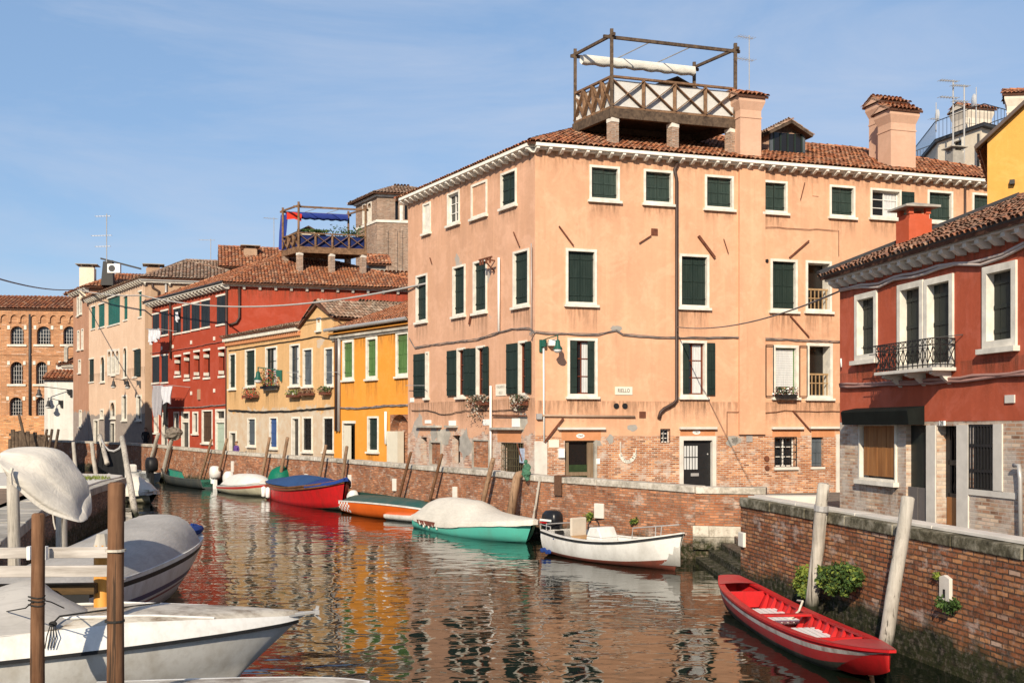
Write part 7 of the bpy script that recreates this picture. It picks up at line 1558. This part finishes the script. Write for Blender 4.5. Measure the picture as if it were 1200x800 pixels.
span(P(90,339,99),P(-10,324,60),.3,.045,'wire crossing the sky at the far left',m_cable)
span(P(984,341,26.9),P(793,383,43.2),.35,.022,'thin wire from the red house corner to the palace downpipe',m_cable)
# wire bracket at the palace side
b=MB(); u,z=fL.uz(580,304); b.bar((u-.5,-.45,z),(u+.55,-.45,z),.06); b.bar((u,-.003,z-.05),(u,-.5,z-.02),.05); b.bar((u,-.003,z-.5),(u,-.45,z-.1),.04)
for k in (-.4,-.2,.1,.4): b.tube([(u+k,-.45,z),(u+k,-.45,z-.22)],.045,8)
tag(b.build('insulator_bracket',m_rust,None,fL.M),'rusty insulator bracket on the palace side where the overhead wire ends','bracket')
# laundry rods between the facades
for fac,x0,x1,y,l in ((fO,338,352,436.5,'short laundry rod across the tall ochre window'),(fO,384,399,436,'short laundry rod beside the drainpipes'),(fL,478,500,451.5,'laundry rods in front of the leftmost open shutters of the palace')):
    a=fac.uz(x0,y,-.2); b=fac.uz(x1,y,-.2); o=MB().bar((a[0],-.3,a[1]),(b[0],-.3,b[1]),.025).build('laundry_rod',m_zinc,None,fac.M); tag(o,l,'rod')
# laundry
def clothes(fac,items,label,y=-1.0):
    pass
def garment(fac,px0,px1,py0,py1,off,m,label,seed):
    r=random.Random(seed); a=fac.uz(px0,py0,off); b=fac.uz(px1,py0,off); zt=a[1]; zb=fac.uz((px0+px1)/2,py1,off)[1]; n=10; mrows=6; rings=[]
    for j in range(mrows+1):
        t=j/mrows; rings.append([V((lerp(a[0],b[0],i/n)+(.1*t*math.sin(i*1.3+seed)),off+.07*math.sin(i*1.7+j*.6+seed),lerp(zt,zb,t)*1.0+(.12*math.sin(i*.8+seed) if j==mrows else 0))) for i in range(n+1)])
    mb=MB(); mb.loft(rings,None); mb.loft([[p+V((0,.02,0)) for p in q] for q in rings],None); o=mb.build('laundry',m,None,fac.M,smooth=True); tag(o,label,'laundry','washing hung outside the houses')
c_wash=cloth('white washing',(.62,.63,.68),.9,.6,.05); c_wash2=cloth('grey washing',(.36,.35,.38),.9,.6,.05); c_dark=simple('dark washing',(.02,.02,.022),.9,.3,5)
garment(fA,174,180,386,402,-1.2,c_wash,'small white shirt hung under the top left windows of the long red house',1); garment(fA,180,186.5,386,399,-1.2,c_wash,'white cloth hung beside the small shirt on the long red house',2)
garment(fA,179,190,452,487,-1.3,c_wash2,'long grey sheet hanging at the left corner of the long red house',3); garment(fA,190,201,453,472,-1.3,c_wash,'pale sheet beside the long grey one on the long red house',4); garment(fA,191,196,470,498,-1.25,c_dark,'dark trousers hanging below the pale sheet',5)
garment(fA,205.5,209.5,366,376,-.12,c_wash,'small white towel in the third top window of the long red house',6)
for z_,x0,x1 in ((385.5,172,188),(451.5,177,203)): 
    a=fA.uz(x0,z_,-1.2); b=fA.uz(x1,z_,-1.2); s=MB(); s.bar((a[0],-1.25,a[1]),(b[0],-1.25,b[1]),.03); s.bar((a[0],-1.25,a[1]),(a[0],-.01,a[1]-.1),.04); s.bar((b[0],-1.25,b[1]),(b[0],-.01,b[1]-.1),.04); tag(s.build('clothes_line',m_zinc,None,fA.M),{385.5:'upper clothes line frame on the long red house',451.5:'lower clothes line frame on the long red house'}[z_],'clothes line')
# bundle on the grey pole
D=wallD(202)-.75; c=P(203,508,D); tag(MB().blob((c.x,c.y,c.z),.55,.5,.42,14,9,jit=.2).build('net_bundle',simple('grey brown net',(.2,.17,.14),.95,.5,9),None,I4),'grey brown net bundle on top of the leaning grey pole','net')
# ---- people on the far quay
def person(pos,face,h,coat,trousers,hair,label,arm='down'):
    root=empty('person',T(V(pos))@Matrix.Rotation(face,4,'Z')@Matrix.Scale(h/1.75,4),label,'person'); W_=WM[root]
    J=[((0,0,.95),.135),((0,0,1.15),.125),((0,0,1.38),.155),((0,0,1.5),.065),((0,-.01,1.58),.075),((0,-.02,1.66),.105),((0,-.01,1.74),.07)]
    L=[((.19,0,1.42),.065),((.24,.02,1.18),.052),((.2,-.16,1.0),.04),((.17,-.22,.95),.035)]
    Gs=[((.09,0,.88),.10),((.10,-.02,.5),.07),((.10,.02,.1),.05),((.10,-.1,.04),.045)]
    vs=[j[0] for j in J]; rs=[j[1] for j in J]; es=[(i,i+1) for i in range(len(J)-1)]
    for s_ in (-1,1):
        b=len(vs); vs+=[(s_*x,y,z) for (x,y,z),r in L]; rs+=[r for _,r in L]; es+=[(2,b)]+[(b+i,b+i+1) for i in range(3)]
        b=len(vs); vs+=[(s_*x,y,z) for (x,y,z),r in Gs]; rs+=[r for _,r in Gs]; es+=[(0,b)]+[(b+i,b+i+1) for i in range(3)]
    me=bpy.data.meshes.new('body'); me.from_pydata(vs,es,[]); o=bpy.data.objects.new('body',me); put(o,W_,root)
    sk=o.modifiers.new('Skin','SKIN'); sub=o.modifiers.new('Subdivision','SUBSURF'); sub.levels=sub.render_levels=2
    for i,r in enumerate(rs): me.skin_vertices[0].data[i].radius=(r,r*.85)
    me.skin_vertices[0].data[0].use_root=True
    m=N('clothing '+label[:12],.85,.2); z=m.sep(m.obj())[2]; 
    k=m.n('ShaderNodeValToRGB'); m.l(m.math('DIVIDE',z,1.8),k.inputs[0]); k.color_ramp.interpolation='CONSTANT'; e=k.color_ramp.elements
    while len(e)<4: e.new(.5)
    for i,(p_,c_) in enumerate(((0,(.03,.025,.02)),(.05,trousers),(.50,coat),(.835,(.45,.25,.17)))): e[i].position=p_; e[i].color=(*c_,1)
    m.l(k.outputs[0],m.b.inputs['Base Color']); me.materials.append(m.mat)
    hb=MB(); hb.blob((0,.02,1.70),.105,.115,.10,12,8,zmin=-.3); hb.build('hair',simple('hair '+label[:8],hair,.8,.3,9),root,W_,smooth=True)
    f=MB()
    for sx in (-.035,.035): f.blob((sx,-.105,1.665),.012,.008,.01,6,4)
    f.blob((0,-.125,1.635),.014,.02,.022,6,5,simple('skin',(.45,.25,.17),.6)); f.bar((-.025,-.108,1.60),(.025,-.108,1.60),.008,.008,simple('lips',(.3,.1,.08),.6)); f.build('face_features',m_black,root,W_)
    return root
q=P(170.5,500,83.6); person((q.x,q.y,1.62),.3,1.9,(.02,.02,.024),(.03,.03,.035),(.12,.08,.05),'person in a dark coat standing on the far quay by the pink gothic house')
q=P(277,500,67.5); person((q.x,q.y,1.15),-.6,1.55,(.10,.05,.2),(.05,.05,.09),(.15,.08,.04),'person in a purple jacket on the quay by the ochre house door')
# unseen left bank building, placed so its shade falls on the far houses
def shade_house():
    root=Bld('left_bank_house','plain tan house on the left bank just outside the picture, shading the far quay','house',(-38,61)); s=MB()
    s.box(-62,-32.3,57,65.6,.8,15.2); s.box(-41.5,-40.3,62,63.2,15.2,21.0); s.build('wall',m_tan,root,I4)
    hip_roof(root,V((-62,57)),V((1,0)),29.7,V((0,1)),8.6,15.2,.4,ov=.4,m=m_tile,pitch=.4,course=.6)
shade_house()
def shade_house2():  # unseen block, added only to throw shade on the far quay wall
    root=empty('shade_block',T(V((-50,82,0))),'low tan block added unseen left of the picture to shade the far quay wall','house'); MB().box(-62,-40.4,78,86,-1.2,10.4).build('wall',m_tan,root,I4); quad_roof(root,[V((-62.4,77.6,10.41)),V((-40.0,77.6,10.41)),V((-40.0,86.4,11.2)),V((-62.4,86.4,11.2))],m_tile,pitch=.5,course=.7)
shade_house2()
# ============================================================= LIGHT, SKY
EL=math.radians(28); AZ=V((-.23,-.973,0)).normalized()
sd=V((AZ.x*math.cos(EL),AZ.y*math.cos(EL),math.sin(EL)))
L=bpy.data.lights.new('sun','SUN'); L.energy=5.0; L.angle=math.radians(.5); L.color=(1,.87,.68)
lo=bpy.data.objects.new('sun',L); COL.objects.link(lo); lo.rotation_euler=(-sd).to_track_quat('-Z','Y').to_euler(); lo.location=(-8,-20,30)
w=bpy.data.worlds.new('World'); sc.world=w; w.use_nodes=True; nt=w.node_tree; bg=nt.nodes['Background']
sky=nt.nodes.new('ShaderNodeTexSky'); sky.sky_type='NISHITA'; sky.sun_disc=False; sky.sun_elevation=EL; sky.sun_rotation=math.atan2(AZ.x,AZ.y)
sky.air_density=1.0; sky.dust_density=.35; sky.ozone_density=2.6
tc=nt.nodes.new('ShaderNodeTexCoord'); mp=nt.nodes.new('ShaderNodeMapping'); nt.links.new(tc.outputs['Generated'],mp.inputs[0]); mp.inputs['Scale'].default_value=(1.1,1.1,5.5); mp.inputs['Rotation'].default_value=(0,math.radians(12),0)
nz=nt.nodes.new('ShaderNodeTexNoise'); nt.links.new(mp.outputs[0],nz.inputs['Vector']); nz.inputs['Scale'].default_value=2.2; nz.inputs['Detail'].default_value=7; nz.inputs['Roughness'].default_value=.62; nz.inputs['Distortion'].default_value=.5
rp=nt.nodes.new('ShaderNodeValToRGB'); nt.links.new(nz.outputs[0],rp.inputs[0]); rp.color_ramp.elements[0].position=.40; rp.color_ramp.elements[0].color=(0,0,0,1); rp.color_ramp.elements[1].position=.85; rp.color_ramp.elements[1].color=(.75,.75,.75,1)
pv=nt.nodes.new('ShaderNodeMix'); pv.data_type='RGBA'; sx=nt.nodes.new('ShaderNodeSeparateXYZ'); nt.links.new(tc.outputs['Generated'],sx.inputs[0]); pr=nt.nodes.new('ShaderNodeMapRange'); nt.links.new(sx.outputs[2],pr.inputs[0]); pr.inputs[1].default_value=.38; pr.inputs[2].default_value=.65; pr.inputs[3].default_value=.55; pr.inputs[4].default_value=.0; nt.links.new(pr.outputs[0],pv.inputs[0]); nt.links.new(sky.outputs[0],pv.inputs[6]); pv.inputs[7].default_value=(2.35,3.75,6.0,1)
mx=nt.nodes.new('ShaderNodeMix'); mx.data_type='RGBA'; nt.links.new(rp.outputs[0],mx.inputs[0]); nt.links.new(pv.outputs[2],mx.inputs[6]); mx.inputs[7].default_value=(4.6,5.1,6.2,1)
nt.links.new(mx.outputs[2],bg.inputs[0]); bg.inputs[1].default_value=.105
cam=bpy.data.cameras.new('camera'); co=bpy.data.objects.new('camera',cam); COL.objects.link(co); co.location=(0,0,EYE); co.rotation_euler=(math.radians(90),0,0)
cam.sensor_width=36; cam.lens=FPX/1200*36; cam.shift_y=100/1200; cam.clip_start=.1; cam.clip_end=5000; sc.camera=co
sc.view_settings.view_transform='Standard'; sc.view_settings.look='None'; sc.view_settings.exposure=.3; sc.view_settings.gamma=1
sc.render.engine='CYCLES'; sc.cycles.use_denoising=True; sc.cycles.max_bounces=8; sc.cycles.diffuse_bounces=3; sc.cycles.glossy_bounces=4
